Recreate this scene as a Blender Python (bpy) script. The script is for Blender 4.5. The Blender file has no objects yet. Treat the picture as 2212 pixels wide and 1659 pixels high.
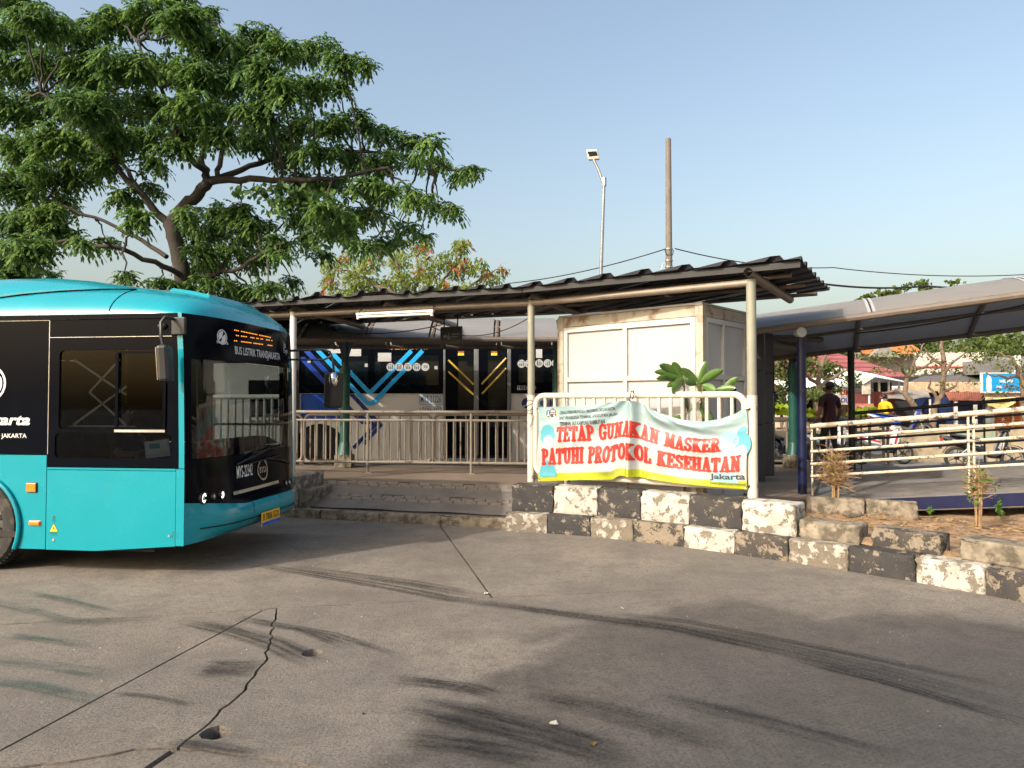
import bpy, bmesh, math, random
import numpy as np
from mathutils import Vector, Matrix
from mathutils.geometry import tessellate_polygon
R = math.radians
SC = bpy.context.scene
COL = SC.collection
# ------------------------------------------------------------------ camera
HC, FP, PITCH = 1.75, 1550.0, math.atan(40.5 / 1550.0)
cam = bpy.data.objects.new('camera', bpy.data.cameras.new('camera'))
COL.objects.link(cam)
cam.location = (0, 0, HC)
cam.rotation_euler = (R(90) + PITCH, 0, 0)
cam.data.sensor_width = 36.0
cam.data.lens = 36.0 * FP / 2212.0
cam.data.clip_end = 900
cam.data.clip_start = 0.05
SC.camera = cam
# ------------------------------------------------------------------ sky and sun
SUN_EL, SUN_H = R(32), Vector((-0.75, -0.66, 0)).normalized()
world = bpy.data.worlds.new('World'); SC.world = world; world.use_nodes = True
nt = world.node_tree; bg = nt.nodes['Background']
sky = nt.nodes.new('ShaderNodeTexSky'); sky.sky_type = 'NISHITA'; sky.sun_disc = False
sky.sun_elevation = SUN_EL; sky.sun_rotation = math.atan2(SUN_H.x, SUN_H.y)
sky.air_density = 1.35; sky.dust_density = 6.0; sky.ozone_density = 0.0; sky.altitude = 0
nt.links.new(sky.outputs[0], bg.inputs[0]); bg.inputs[1].default_value = 0.15
sun = bpy.data.objects.new('sun', bpy.data.lights.new('sun', 'SUN')); COL.objects.link(sun)
sun.data.energy = 2.5; sun.data.angle = R(0.9); sun.data.color = (1.0, 0.92, 0.81)
sdir = Vector((SUN_H.x * math.cos(SUN_EL), SUN_H.y * math.cos(SUN_EL), math.sin(SUN_EL)))
sun.rotation_euler = sdir.to_track_quat('Z', 'Y').to_euler()
sun.location = (-10, -10, 20)
SC.view_settings.view_transform = 'Standard'; SC.view_settings.look = 'None'
SC.view_settings.exposure = 0.78; SC.view_settings.gamma = 1.0
SC.view_settings.use_curve_mapping = False
SC.render.engine = 'CYCLES'
SC.cycles.max_bounces = 8; SC.cycles.transparent_max_bounces = 16; SC.cycles.use_denoising = True
# ------------------------------------------------------------------ picture measurements -> metres (frame 2212 x 1659)
CP, SP = math.cos(PITCH), math.sin(PITCH)
def ray(u, v):
    a, b = (u - 1106.0) / FP, -(v - 829.5) / FP
    return Vector((a, CP - b * SP, SP + b * CP))
def at(u, v, Y):
    d = ray(u, v); k = Y / d.y
    return Vector((d.x * k, Y, HC + d.z * k))
def gp(u, v, z=0.0):
    d = ray(u, v); k = (z - HC) / d.z
    return Vector((d.x * k, d.y * k, z))
def onplane(u, v, P, Q):
    """distance along P->Q and height where the sight line meets the upright plane through P, Q"""
    d = ray(u, v); n = Vector((Q[1] - P[1], P[0] - Q[0]))
    k = (n.x * P[0] + n.y * P[1]) / (n.x * d.x + n.y * d.y)
    p = d * k; e = Vector((Q[0] - P[0], Q[1] - P[1])).normalized()
    return (p.x - P[0]) * e.x + (p.y - P[1]) * e.y, HC + p.z
# ------------------------------------------------------------------ mesh helpers
class MB:
    def __init__(s): s.v = []; s.f = []
    def add(s, vs, fs):
        o = len(s.v); s.v += [tuple(p) for p in vs]; s.f += [tuple(i + o for i in f) for f in fs]; return s
    def box(s, x0, x1, y0, y1, z0, z1):
        return s.add([(x0,y0,z0),(x1,y0,z0),(x1,y1,z0),(x0,y1,z0),(x0,y0,z1),(x1,y0,z1),(x1,y1,z1),(x0,y1,z1)],
                     [(0,3,2,1),(4,5,6,7),(0,1,5,4),(1,2,6,5),(2,3,7,6),(3,0,4,7)])
    def obox(s, c, size, rz=0, ry=0, rx=0):
        m = Matrix.Translation(Vector(c)) @ Matrix.Rotation(rz,4,'Z') @ Matrix.Rotation(ry,4,'Y') @ Matrix.Rotation(rx,4,'X')
        a, b, d = size[0]/2, size[1]/2, size[2]/2
        t = MB().box(-a,a,-b,b,-d,d)
        return s.add([m @ Vector(p) for p in t.v], t.f)
    def tube(s, pts, r, n=8, cap=True):
        pts = [Vector(p) for p in pts]; k = len(pts)
        rs = r if isinstance(r, (list, tuple)) else [r] * k
        up = None; rings = []
        for i, p in enumerate(pts):
            t = (pts[min(i+1,k-1)] - pts[max(i-1,0)])
            if t.length < 1e-9: t = Vector((0,0,1))
            t.normalize()
            if up is None:
                up = Vector((0,0,1)) if abs(t.z) < 0.9 else Vector((1,0,0))
            a = t.cross(up)
            if a.length < 1e-6: a = t.cross(Vector((0,1,0)))
            a.normalize(); b = a.cross(t).normalized(); up = b
            rings.append([p + (a*math.cos(2*math.pi*j/n) + b*math.sin(2*math.pi*j/n)) * rs[i] for j in range(n)])
        vs = [q for rg in rings for q in rg]
        fs = [(i*n+j, i*n+(j+1)%n, (i+1)*n+(j+1)%n, (i+1)*n+j) for i in range(k-1) for j in range(n)]
        if cap: fs += [tuple(range(n))[::-1], tuple((k-1)*n+j for j in range(n))]
        return s.add(vs, fs)
    def grid(s, rows, close=False):
        m = len(rows[0]); vs = [p for r in rows for p in r]
        fs = []
        for i in range(len(rows)-1):
            for j in range(m if close else m-1):
                j2 = (j+1) % m
                fs.append((i*m+j, i*m+j2, (i+1)*m+j2, (i+1)*m+j))
        return s.add(vs, fs)
    def poly(s, pts): return s.add(pts, [tuple(range(len(pts)))])
    def prism(s, pts, d):
        n = len(pts); d = Vector(d)
        return s.add([Vector(p) for p in pts] + [Vector(p) + d for p in pts],
                     [tuple(range(n))[::-1], tuple(range(n, 2*n))] + [(i, (i+1)%n, n+(i+1)%n, n+i) for i in range(n)])
    def holed(s, outer, holes, place, d):
        """flat plate with holes: 2d loops, place(x, y, k) with k 0 front and 1 back"""
        loops = [outer] + holes; flat = [p for l in loops for p in l]
        tr = tessellate_polygon([[Vector((p[0], p[1], 0)) for p in l] for l in loops]); N = len(flat)
        vs = [place(p[0], p[1], 0) for p in flat] + [place(p[0], p[1], 1) for p in flat]
        fs = [tuple(t) for t in tr] + [tuple(i + N for i in t[::-1]) for t in tr]
        o = 0
        for l in loops:
            n = len(l); fs += [(o+i, o+(i+1)%n, N+o+(i+1)%n, N+o+i) for i in range(n)]; o += n
        return s.add(vs, fs)
    def lathe(s, prof, c=(0,0,0), axis='Y', n=24):
        rings = []
        for j in range(n):
            a = 2*math.pi*j/n; ca, sa = math.cos(a), math.sin(a); rg = []
            for r, h in prof:
                q = (r*ca, h, r*sa) if axis == 'Y' else ((r*ca, r*sa, h) if axis == 'Z' else (h, r*ca, r*sa))
                rg.append((c[0]+q[0], c[1]+q[1], c[2]+q[2]))
            rings.append(rg)
        return s.grid(rings + [rings[0]])
    def ball(s, c, r, nu=12, nv=8):
        r = r if isinstance(r, (tuple, list)) else (r, r, r)
        rows = [[(c[0]+r[0]*math.sin(math.pi*i/nv)*math.cos(2*math.pi*j/nu), c[1]+r[1]*math.sin(math.pi*i/nv)*math.sin(2*math.pi*j/nu),
                  c[2]+r[2]*math.cos(math.pi*i/nv)) for j in range(nu)] for i in range(nv+1)]
        return s.grid(rows, close=True)
    def mesh(s, name, smooth=False):
        me = bpy.data.meshes.new(name); me.from_pydata([tuple(p) for p in s.v], [], s.f); me.update()
        bm = bmesh.new(); bm.from_mesh(me)
        bmesh.ops.remove_doubles(bm, verts=bm.verts, dist=1e-5)
        bmesh.ops.recalc_face_normals(bm, faces=bm.faces); bm.to_mesh(me); bm.free()
        if smooth:
            me.shade_smooth(); me.set_sharp_from_angle(angle=R(smooth if smooth is not True else 40))
        return me
    def build(s, name, m, parent=None, smooth=False, bevel=0):
        o = bpy.data.objects.new(name, s.mesh(name, smooth)); COL.objects.link(o)
        o.data.materials.append(m)
        if parent: o.parent = parent
        if bevel:
            b = o.modifiers.new('bevel', 'BEVEL'); b.width = bevel; b.segments = 2; b.limit_method = 'ANGLE'; b.angle_limit = R(35)
        return o
def tag(o, label=None, cat=None, group=None, kind=None):
    if label: o['label'] = label
    if cat: o['category'] = cat
    if group: o['group'] = group
    if kind: o['kind'] = kind
    return o
def thing(name, label, cat, loc=(0,0,0), rz=0, group=None):
    o = bpy.data.objects.new(name, None); COL.objects.link(o); o.empty_display_size = 0.2
    o.location = loc; o.rotation_euler = (0, 0, rz)
    return tag(o, label, cat, group)
def dup(o, parent=None):
    c = o.copy(); COL.objects.link(c)
    if parent: c.parent = parent
    return c
def dup_tree(root):
    r = dup(root)
    for ch in root.children:
        c = dup(ch, r)
        for g in ch.children: dup(g, c)
    return r
def fast_mesh(name, V, F, m, parent=None):
    V = np.asarray(V, dtype=np.float32); F = np.asarray(F, dtype=np.int32)
    me = bpy.data.meshes.new(name); k = F.shape[1]
    me.vertices.add(len(V)); me.vertices.foreach_set('co', V.ravel())
    me.loops.add(F.size); me.loops.foreach_set('vertex_index', F.ravel())
    me.polygons.add(len(F)); me.polygons.foreach_set('loop_start', np.arange(0, F.size, k, dtype=np.int32))
    me.update(calc_edges=True); me.validate()
    o = bpy.data.objects.new(name, me); COL.objects.link(o); me.materials.append(m)
    if parent: o.parent = parent
    return o
def text_polys(txt, size=1.0, bold=0.0, align='LEFT'):
    """triangulated letters lying in x, y"""
    cu = bpy.data.curves.new('t', 'FONT'); cu.body = txt; cu.size = size; cu.offset = bold; cu.align_x = align
    cu.resolution_u = 3
    ob = bpy.data.objects.new('t', cu); COL.objects.link(ob)
    dg = bpy.context.evaluated_depsgraph_get(); dg.update()
    me = bpy.data.meshes.new_from_object(ob.evaluated_get(dg))
    vs = [v.co.copy() for v in me.vertices]; fs = [tuple(p.vertices) for p in me.polygons]
    bpy.data.objects.remove(ob); bpy.data.curves.remove(cu); bpy.data.meshes.remove(me)
    return vs, fs
def text_on(mb, txt, w, h, place, bold=0.0):
    """letters stretched to a w x h box whose lower left corner is 0, 0; place(x, y) gives the point"""
    vs, fs = text_polys(txt, 1.0, bold)
    if not vs: return
    x0 = min(v.x for v in vs); x1 = max(v.x for v in vs); y0 = min(v.y for v in vs); y1 = max(v.y for v in vs)
    mb.add([place((v.x-x0)/(x1-x0)*w, (v.y-y0)/(y1-y0)*h) for v in vs], fs)
# ------------------------------------------------------------------ materials
def nodes(name):
    m = bpy.data.materials.new(name); m.use_nodes = True
    t = m.node_tree; return m, t, t.nodes['Principled BSDF']
def noise(t, scale, detail=4, vec=None, rough=0.55):
    n = t.nodes.new('ShaderNodeTexNoise'); n.inputs['Scale'].default_value = scale
    n.inputs['Detail'].default_value = detail; n.inputs['Roughness'].default_value = rough
    if vec is not None: t.links.new(vec, n.inputs['Vector'])
    return n
def coords(t, kind='Object', stretch=(1,1,1), shuffle=True):
    c = t.nodes.new('ShaderNodeTexCoord'); mp = t.nodes.new('ShaderNodeMapping')
    t.links.new(c.outputs[kind], mp.inputs['Vector']); mp.inputs['Scale'].default_value = stretch
    if shuffle:
        oi = t.nodes.new('ShaderNodeObjectInfo'); mu = t.nodes.new('ShaderNodeMath'); mu.operation = 'MULTIPLY'; mu.inputs[1].default_value = 37.0
        t.links.new(oi.outputs['Random'], mu.inputs[0])
        t.links.new(mu.outputs[0], mp.inputs['Location'])
    return mp.outputs[0]
def ramp(t, fac, stops):
    r = t.nodes.new('ShaderNodeValToRGB'); e = r.color_ramp.elements
    while len(e) < len(stops): e.new(0.5)
    for i, (p, c) in enumerate(stops):
        e[i].position = p; e[i].color = (c, c, c, 1) if isinstance(c, (int, float)) else (c[0], c[1], c[2], 1)
    t.links.new(fac, r.inputs[0]); return r.outputs[0]
def mixc(t, fac, a, b, mode='MIX'):
    n = t.nodes.new('ShaderNodeMix'); n.data_type = 'RGBA'; n.blend_type = mode
    for s, x in ((n.inputs['Factor'], fac), (n.inputs['A'], a), (n.inputs['B'], b)):
        if isinstance(x, (int, float)): s.default_value = x
        elif isinstance(x, (tuple, list)): s.default_value = (x[0], x[1], x[2], 1)
        else: t.links.new(x, s)
    return n.outputs['Result']
def bump(t, p, h, strength=0.3, dist=0.01):
    b = t.nodes.new('ShaderNodeBump'); b.inputs['Strength'].default_value = strength; b.inputs['Distance'].default_value = dist
    t.links.new(h, b.inputs['Height']); t.links.new(b.outputs[0], p.inputs['Normal'])
def mat(name, col, rough=0.6, metal=0.0, var=0.18, scale=4.0, bmp=0.0, bscale=60.0, coat=0.0, emit=None, kind='Object', spec=0.5, dirt=None):
    m, t, p = nodes(name); v = coords(t, kind)
    n = noise(t, scale, 6, v)
    c = mixc(t, ramp(t, n.outputs['Fac'], [(0.3, 0.0), (0.7, 1.0)]), tuple(x*(1-var) for x in col), tuple(min(1, x*(1+var)) for x in col))
    if dirt:
        d = noise(t, dirt[1], 8, v, 0.65)
        c = mixc(t, ramp(t, d.outputs['Fac'], [(dirt[2], 0.0), (dirt[2]+0.12, dirt[3] if len(dirt) > 3 else 0.8)]), c, dirt[0])
    t.links.new(c, p.inputs['Base Color'])
    p.inputs['Metallic'].default_value = metal; p.inputs['Specular IOR Level'].default_value = spec
    t.links.new(ramp(t, n.outputs['Fac'], [(0.2, max(0, rough-0.08)), (0.8, min(1, rough+0.08))]), p.inputs['Roughness'])
    if coat: p.inputs['Coat Weight'].default_value = coat; p.inputs['Coat Roughness'].default_value = 0.06
    if bmp: bump(t, p, noise(t, bscale, 5, v).outputs['Fac'], bmp, 0.01)
    if emit: p.inputs['Emission Color'].default_value = (*emit[0], 1); p.inputs['Emission Strength'].default_value = emit[1]
    return m
def chipped(name, paint, under, scale=6.0, thr=0.55, rough=0.55, grime=(0.16,0.12,0.08), gamt=0.35, stretch=(1,1,1), bmp=0.4, soft=0.03):
    """paint flaking off what lies under it"""
    m, t, p = nodes(name); v = coords(t, 'Object', stretch)
    a = noise(t, scale, 9, v, 0.62); g = noise(t, scale*0.45, 7, v, 0.6); fine = noise(t, scale*7, 6, v, 0.7)
    am = t.nodes.new('ShaderNodeMath'); am.operation = 'MULTIPLY_ADD'; am.inputs[1].default_value = 0.30; t.links.new(fine.outputs['Fac'], am.inputs[0])
    ao = t.nodes.new('ShaderNodeMath'); ao.operation = 'MULTIPLY'; ao.inputs[1].default_value = 0.70; t.links.new(a.outputs['Fac'], ao.inputs[0]); t.links.new(ao.outputs[0], am.inputs[2])
    mask = ramp(t, am.outputs[0], [(thr-soft*.6, 0.0), (thr+soft*.4, 1.0)])
    un = mixc(t, fine.outputs['Fac'], tuple(x*0.6 for x in under), tuple(min(1, x*1.35) for x in under))
    pt = mixc(t, ramp(t, g.outputs['Fac'], [(0.42, 0.0), (0.72, gamt)]), paint, grime)
    pt = mixc(t, ramp(t, fine.outputs['Fac'], [(0.62, 0.0), (0.72, 0.5)]), pt, grime)
    t.links.new(mixc(t, mask, pt, un), p.inputs['Base Color'])
    p.inputs['Roughness'].default_value = rough
    h = t.nodes.new('ShaderNodeMath'); h.operation = 'SUBTRACT'; t.links.new(fine.outputs['Fac'], h.inputs[0]); t.links.new(mask, h.inputs[1])
    bump(t, p, h.outputs[0], bmp, 0.012)
    return m
def glass(name, tint, refl=1.0, rough=0.02):
    m = bpy.data.materials.new(name); m.use_nodes = True; t = m.node_tree; t.nodes.clear()
    o = t.nodes.new('ShaderNodeOutputMaterial'); tr = t.nodes.new('ShaderNodeBsdfTransparent'); gl = t.nodes.new('ShaderNodeBsdfGlossy')
    fr = t.nodes.new('ShaderNodeFresnel'); fr.inputs[0].default_value = 1.5; mx = t.nodes.new('ShaderNodeMixShader')
    tr.inputs[0].default_value = (*tint, 1); gl.inputs['Roughness'].default_value = rough; gl.inputs[0].default_value = (refl,)*3 + (1,)
    t.links.new(fr.outputs[0], mx.inputs[0]); t.links.new(tr.outputs[0], mx.inputs[1]); t.links.new(gl.outputs[0], mx.inputs[2])
    t.links.new(mx.outputs[0], o.inputs[0]); return m
def leafmat(name, cols, trans=0.35, rough=0.5):
    m, t, p = nodes(name); g = t.nodes.new('ShaderNodeNewGeometry')
    c = ramp(t, g.outputs['Random Per Island'], [(i/(len(cols)-1) if len(cols) > 1 else 0, x) for i, x in enumerate(cols)])
    n = noise(t, 0.5, 3, coords(t, 'Object', shuffle=False))
    c = mixc(t, ramp(t, n.outputs['Fac'], [(0.35, 0.0), (0.7, 0.5)]), c, mixc(t, 1.0, c, (1.5, 1.35, 0.8), 'MULTIPLY'))
    t.links.new(c, p.inputs['Base Color']); p.inputs['Roughness'].default_value = rough; p.inputs['Specular IOR Level'].default_value = 0.3
    tl = t.nodes.new('ShaderNodeBsdfTranslucent'); t.links.new(c, tl.inputs[0])
    mx = t.nodes.new('ShaderNodeMixShader'); mx.inputs[0].default_value = trans
    o = t.nodes['Material Output']; t.links.new(p.outputs[0], mx.inputs[1]); t.links.new(tl.outputs[0], mx.inputs[2]); t.links.new(mx.outputs[0], o.inputs[0])
    return m
M = {}
M['teal'] = mat('teal_paint', (0.001, 0.262, 0.335), 0.26, var=0.05, scale=1.5, coat=0.5, spec=0.3, dirt=((0.02,0.22,0.25), 2.5, 0.60, 0.4))
M['bus_black'] = mat('bus_black', (0.003, 0.004, 0.007), 0.12, var=0.05, spec=0.05)
M['rubber'] = mat('rubber', (0.022, 0.021, 0.02), 0.85, var=0.3, bmp=0.3, dirt=((0.10,0.085,0.07), 5, 0.5, 0.6))
M['black_plastic'] = mat('black_plastic', (0.014, 0.014, 0.016), 0.5, var=0.2)
M['flashing'] = mat('shade_dark_flashing', (0.012, 0.012, 0.014), 0.6)  # near-black colour stands in for the shade below the roof edge
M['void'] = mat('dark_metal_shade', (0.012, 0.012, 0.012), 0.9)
M['steel'] = mat('steel', (0.42, 0.42, 0.41), 0.38, 0.9, var=0.15, bmp=0.1, dirt=((0.12,0.10,0.08), 9, 0.55, 0.5))
M['chrome'] = mat('chrome', (0.75, 0.75, 0.76), 0.12, 1.0, var=0.05)
M['white_print'] = mat('white_print', (0.64, 0.64, 0.63), 0.5, var=0.04)
M['lamp_on'] = mat('lit_lamp', (0.8, 0.8, 0.8), 0.3, emit=((1, 0.97, 0.9), 2.2))
M['amber'] = mat('amber_lens', (0.85, 0.20, 0.01), 0.2, var=0.25, scale=60, coat=0.6)
M['led'] = mat('led_amber', (0.4, 0.15, 0.02), 0.5, emit=((1.0, 0.30, 0.02), 1.1))
M['glass'] = glass('window_glass', (0.27, 0.31, 0.335), 0.28)
M['screen'] = glass('windscreen_glass', (0.46, 0.50, 0.52), 0.7)
M['glass_dark'] = mat('tinted_glass', (0.006, 0.008, 0.010), 0.05, var=0.2, spec=0.4)
M['white_rail'] = chipped('white_rail_paint', (0.60, 0.55, 0.47), (0.10, 0.09, 0.08), 7, 0.66, gamt=0.15)
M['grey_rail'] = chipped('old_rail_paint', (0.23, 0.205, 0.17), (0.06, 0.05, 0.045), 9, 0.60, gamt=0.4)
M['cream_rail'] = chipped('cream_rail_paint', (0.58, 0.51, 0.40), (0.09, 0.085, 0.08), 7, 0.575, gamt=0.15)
M['post_olive'] = mat('post_paint', (0.255, 0.255, 0.20), 0.5, var=0.12, scale=3, dirt=((0.25,0.20,0.14), 7, 0.62, 0.5))
M['pipe'] = mat('roof_pipe', (0.23, 0.185, 0.145), 0.5, 0.2, var=0.2, dirt=((0.16,0.06,0.03), 3, 0.60, 0.7))
M['corr'] = mat('corrugated_sheet', (0.026, 0.027, 0.033), 0.55, 0.2, var=0.3, scale=2, bmp=0.1, dirt=((0.05,0.04,0.032), 2.5, 0.55, 0.6))  # base colour lowered to carry the shade at the roof edge
M['booth_frame'] = mat('booth_frame', (0.40, 0.36, 0.29), 0.6, var=0.12, dirt=((0.15,0.065,0.03), 3.5, 0.515, 0.85))
M['alu'] = mat('aluminium', (0.52, 0.51, 0.50), 0.4, 0.35, var=0.06)
M['panel'] = mat('booth_panel', (0.42, 0.415, 0.42), 0.5, var=0.045, scale=1.2, dirt=((0.42,0.38,0.34), 2.2, 0.62, 0.35))
M['clad'] = mat('dark_cladding', (0.045, 0.046, 0.055), 0.42, 0.2, var=0.12)
M['green_post'] = mat('green_post', (0.012, 0.085, 0.065), 0.42, var=0.2)
M['blue_post'] = mat('blue_post', (0.006, 0.010, 0.050), 0.4, var=0.25, dirt=((0.22,0.23,0.26), 9, 0.66, 0.7))
M['canopy'] = mat('canopy_sheet', (0.36, 0.33, 0.295), 0.5, var=0.05, scale=1.5, dirt=((0.25,0.21,0.17), 2.0, 0.6, 0.4))
M['canopy_rib'] = mat('canopy_rib', (0.15, 0.122, 0.10), 0.6, 0.1, var=0.15)
M['asphalt'] = mat('asphalt', (0.085, 0.082, 0.08), 0.85, var=0.25, scale=1.5, bmp=0.5, bscale=120, kind='Object')
M['platform'] = mat('platform_floor', (0.20, 0.155, 0.12), 0.8, var=0.2, scale=1.3, bmp=0.3, bscale=80)
M['ramp'] = mat('ramp_asphalt', (0.165, 0.150, 0.138), 0.85, var=0.22, scale=2, bmp=0.5, bscale=90, dirt=((0.07,0.065,0.06), 2.0, 0.55, 0.6))
M['paver'] = mat('paver', (0.20, 0.17, 0.145), 0.85, var=0.25, scale=6, bmp=0.5, bscale=70)
M['concrete'] = mat('rough_concrete', (0.24, 0.205, 0.155), 0.9, var=0.4, scale=9, bmp=1.0, bscale=28, dirt=((0.075,0.062,0.042), 8, 0.47, 0.8))
M['kerb_w'] = chipped('kerb_white', (0.55, 0.52, 0.465), (0.20, 0.17, 0.13), 9, 0.55, 0.8, gamt=0.5, bmp=0.8, soft=.05)
M['kerb_w2'] = chipped('kerb_white_worn', (0.48, 0.44, 0.38), (0.19, 0.16, 0.12), 11, 0.50, 0.8, gamt=0.6, bmp=0.9, soft=.06)
M['kerb_b'] = chipped('kerb_black', (0.032, 0.031, 0.033), (0.25, 0.215, 0.17), 8, 0.565, 0.75, grime=(0.09,0.075,0.06), gamt=0.4, bmp=0.7)
M['kerb_b2'] = chipped('kerb_black_worn', (0.042, 0.040, 0.040), (0.24, 0.20, 0.15), 7.5, 0.505, 0.8, grime=(0.12,0.095,0.07), gamt=0.5, bmp=0.8)
M['soil'] = mat('dry_soil', (0.30, 0.20, 0.12), 0.95, var=0.4, scale=5, bmp=0.9, bscale=30, dirt=((0.14,0.09,0.05), 9, 0.5, 0.7))
M['bark'] = mat('bark', (0.042, 0.034, 0.028), 0.9, var=0.35, scale=6, bmp=0.8, bscale=25)
M['bark_light'] = mat('bark_light', (0.17, 0.125, 0.09), 0.9, var=0.3, scale=8, bmp=0.6, bscale=30)
M['twig'] = mat('dry_twig', (0.30, 0.19, 0.10), 0.85, var=0.35, scale=12)
M['rain_leaf'] = leafmat('rain_tree_leaf', [(0.040,0.092,0.032), (0.066,0.138,0.042), (0.108,0.205,0.056), (0.185,0.285,0.070)], 0.48)
M['pod_leaf'] = leafmat('pod_tree_leaf', [(0.17,0.25,0.05), (0.25,0.33,0.06), (0.16,0.22,0.06), (0.33,0.37,0.09)], 0.5)
M['red_pod'] = leafmat('red_pod', [(0.26,0.08,0.045), (0.32,0.13,0.06)], 0.2)
M['street_leaf'] = leafmat('street_leaf', [(0.05,0.085,0.02), (0.075,0.12,0.03), (0.11,0.15,0.035)], 0.35)
M['big_leaf'] = mat('big_leaf', (0.085, 0.17, 0.035), 0.35, var=0.3, scale=9, coat=0.15)
M['lime_leaf'] = leafmat('lime_leaf', [(0.30,0.36,0.02), (0.22,0.33,0.03)], 0.45)
M['weed'] = leafmat('weed_leaf', [(0.07,0.17,0.03), (0.11,0.22,0.04)], 0.35)
M['dark_wire'] = mat('dark_wire', (0.02, 0.02, 0.022), 0.6)
# ------------------------------------------------------------------ ground, concrete yard
def yard_material():
    m, t, p = nodes('yard_concrete'); v = coords(t, 'Object', shuffle=False)
    big = noise(t, 0.35, 5, v); mid = noise(t, 1.7, 7, v, 0.6); fine = noise(t, 55, 6, v, 0.75); sp = noise(t, 140, 3, v, 0.8)
    c = mixc(t, ramp(t, big.outputs['Fac'], [(0.35, 0.0), (0.65, 1.0)]), (0.190, 0.172, 0.152), (0.290, 0.254, 0.212))
    c = mixc(t, ramp(t, mid.outputs['Fac'], [(0.45, 0.0), (0.75, 0.75)]), c, (0.125, 0.112, 0.100))
    c = mixc(t, ramp(t, fine.outputs['Fac'], [(0.36, 0.8), (0.52, 0.0)]), c, (0.075, 0.068, 0.062))
    mid2 = noise(t, 14, 7, v, 0.7); c = mixc(t, ramp(t, mid2.outputs['Fac'], [(0.50, 0.0), (0.62, 0.45)]), c, (0.115, 0.10, 0.085))
    pat = noise(t, 4.5, 8, v, 0.72); c = mixc(t, ramp(t, pat.outputs['Fac'], [(0.50, 0.0), (0.66, 0.5)]), c, (0.12, 0.108, 0.096))
    c = mixc(t, ramp(t, sp.outputs['Fac'], [(0.67, 0.0), (0.75, 0.35)]), c, (0.46, 0.42, 0.36))
    w = t.nodes.new('ShaderNodeTexWave'); w.inputs['Scale'].default_value = 9.0; w.inputs['Distortion'].default_value = 5.0
    w.inputs['Detail'].default_value = 4; w.inputs['Detail Scale'].default_value = 3.0
    mp = t.nodes.new('ShaderNodeMapping'); mp.inputs['Rotation'].default_value = (0, 0, R(62)); t.links.new(v, mp.inputs[0]); t.links.new(mp.outputs[0], w.inputs[0])
    wear = noise(t, 0.8, 4, v)
    wm = t.nodes.new('ShaderNodeMath'); wm.operation = 'MULTIPLY'
    t.links.new(w.outputs['Fac'], wm.inputs[0]); t.links.new(ramp(t, wear.outputs['Fac'], [(0.4, 0.0), (0.7, 0.45)]), wm.inputs[1])
    c = mixc(t, wm.outputs[0], c, mixc(t, 1.0, c, (0.72, 0.72, 0.73), 'MULTIPLY'))
    t.links.new(c, p.inputs['Base Color']); p.inputs['Roughness'].default_value = 0.82; p.inputs['Specular IOR Level'].default_value = 0.35
    ad = t.nodes.new('ShaderNodeMath'); ad.operation = 'MULTIPLY_ADD'; ad.inputs[1].default_value = 0.35
    t.links.new(wm.outputs[0], ad.inputs[0]); t.links.new(fine.outputs['Fac'], ad.inputs[2])
    bump(t, p, ad.outputs[0], 0.8, 0.014)
    return m
M['yard'] = yard_material()
gnd = tag(MB().box(-400, 400, -150, 500, -0.9, -0.14).build('ground', M['asphalt']), kind='structure')

def inset(pts, d):
    n = len(pts); out = []
    area = sum(pts[i][0]*pts[(i+1)%n][1] - pts[(i+1)%n][0]*pts[i][1] for i in range(n))
    sg = 1 if area > 0 else -1
    for i in range(n):
        a, b, c = Vector(pts[i-1][:2]), Vector(pts[i][:2]), Vector(pts[(i+1)%n][:2])
        e1 = (b-a).normalized(); e2 = (c-b).normalized()
        n1 = Vector((-e1.y, e1.x))*sg; n2 = Vector((-e2.y, e2.x))*sg
        q = n1 + n2; q = q / max(0.35, q.dot(n1)) if q.length > 1e-6 else n1
        out.append((b.x + q.x*d, b.y + q.y*d))
    return out
yard = thing('concrete_yard', 'grey concrete bus yard with joints, cracks and tyre marks', 'yard'); tag(yard, kind='structure')
def jag(a, b, n, amp, seed):
    rnd = random.Random(seed); a, b = Vector(a), Vector(b); e = b - a; q = Vector((-e.y, e.x)).normalized()
    return [tuple(a + e*(i/n) + q*(rnd.uniform(-amp, amp) if 0 < i < n else 0)) for i in range(n+1)]
def chain(pts, amp, seed):
    out = []
    for i in range(len(pts)-1):
        out += jag(pts[i], pts[i+1], max(2, int((Vector(pts[i+1])-Vector(pts[i])).length/0.07)), amp, seed+i)[:-1]
    return out + [tuple(pts[-1])]
g2 = lambda u, v: tuple(gp(u, v)[:2])
A0, A1, A2, A3, A4 = (-14, 3.55), g2(571, 1316.5), g2(1064, 1291), g2(1481, 1272.5), (9, 6.55)
J3 = (-1.55, 12.6); J2b = (-3.87, -3.0)
X0 = g2(383, 1616)                                             # where the two cracks meet
C1 = chain([g2(600, 1313), g2(571, 1432), g2(530, 1490), g2(477, 1532), g2(430, 1580), X0], 0.018, 3)
C1s = chain([X0, g2(319, 1659), (-1.62, 1.2), (-1.5, -3.0)], 0.015, 11)
C2w = chain([X0, g2(290, 1618), g2(200, 1636), g2(90, 1650), (-2.62, 3.42)], 0.012, 21)
C2e = chain([X0, g2(440, 1618), g2(548, 1632), g2(693, 1658), (1.5, 2.55), (9, 1.2)], 0.012, 31)
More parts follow.
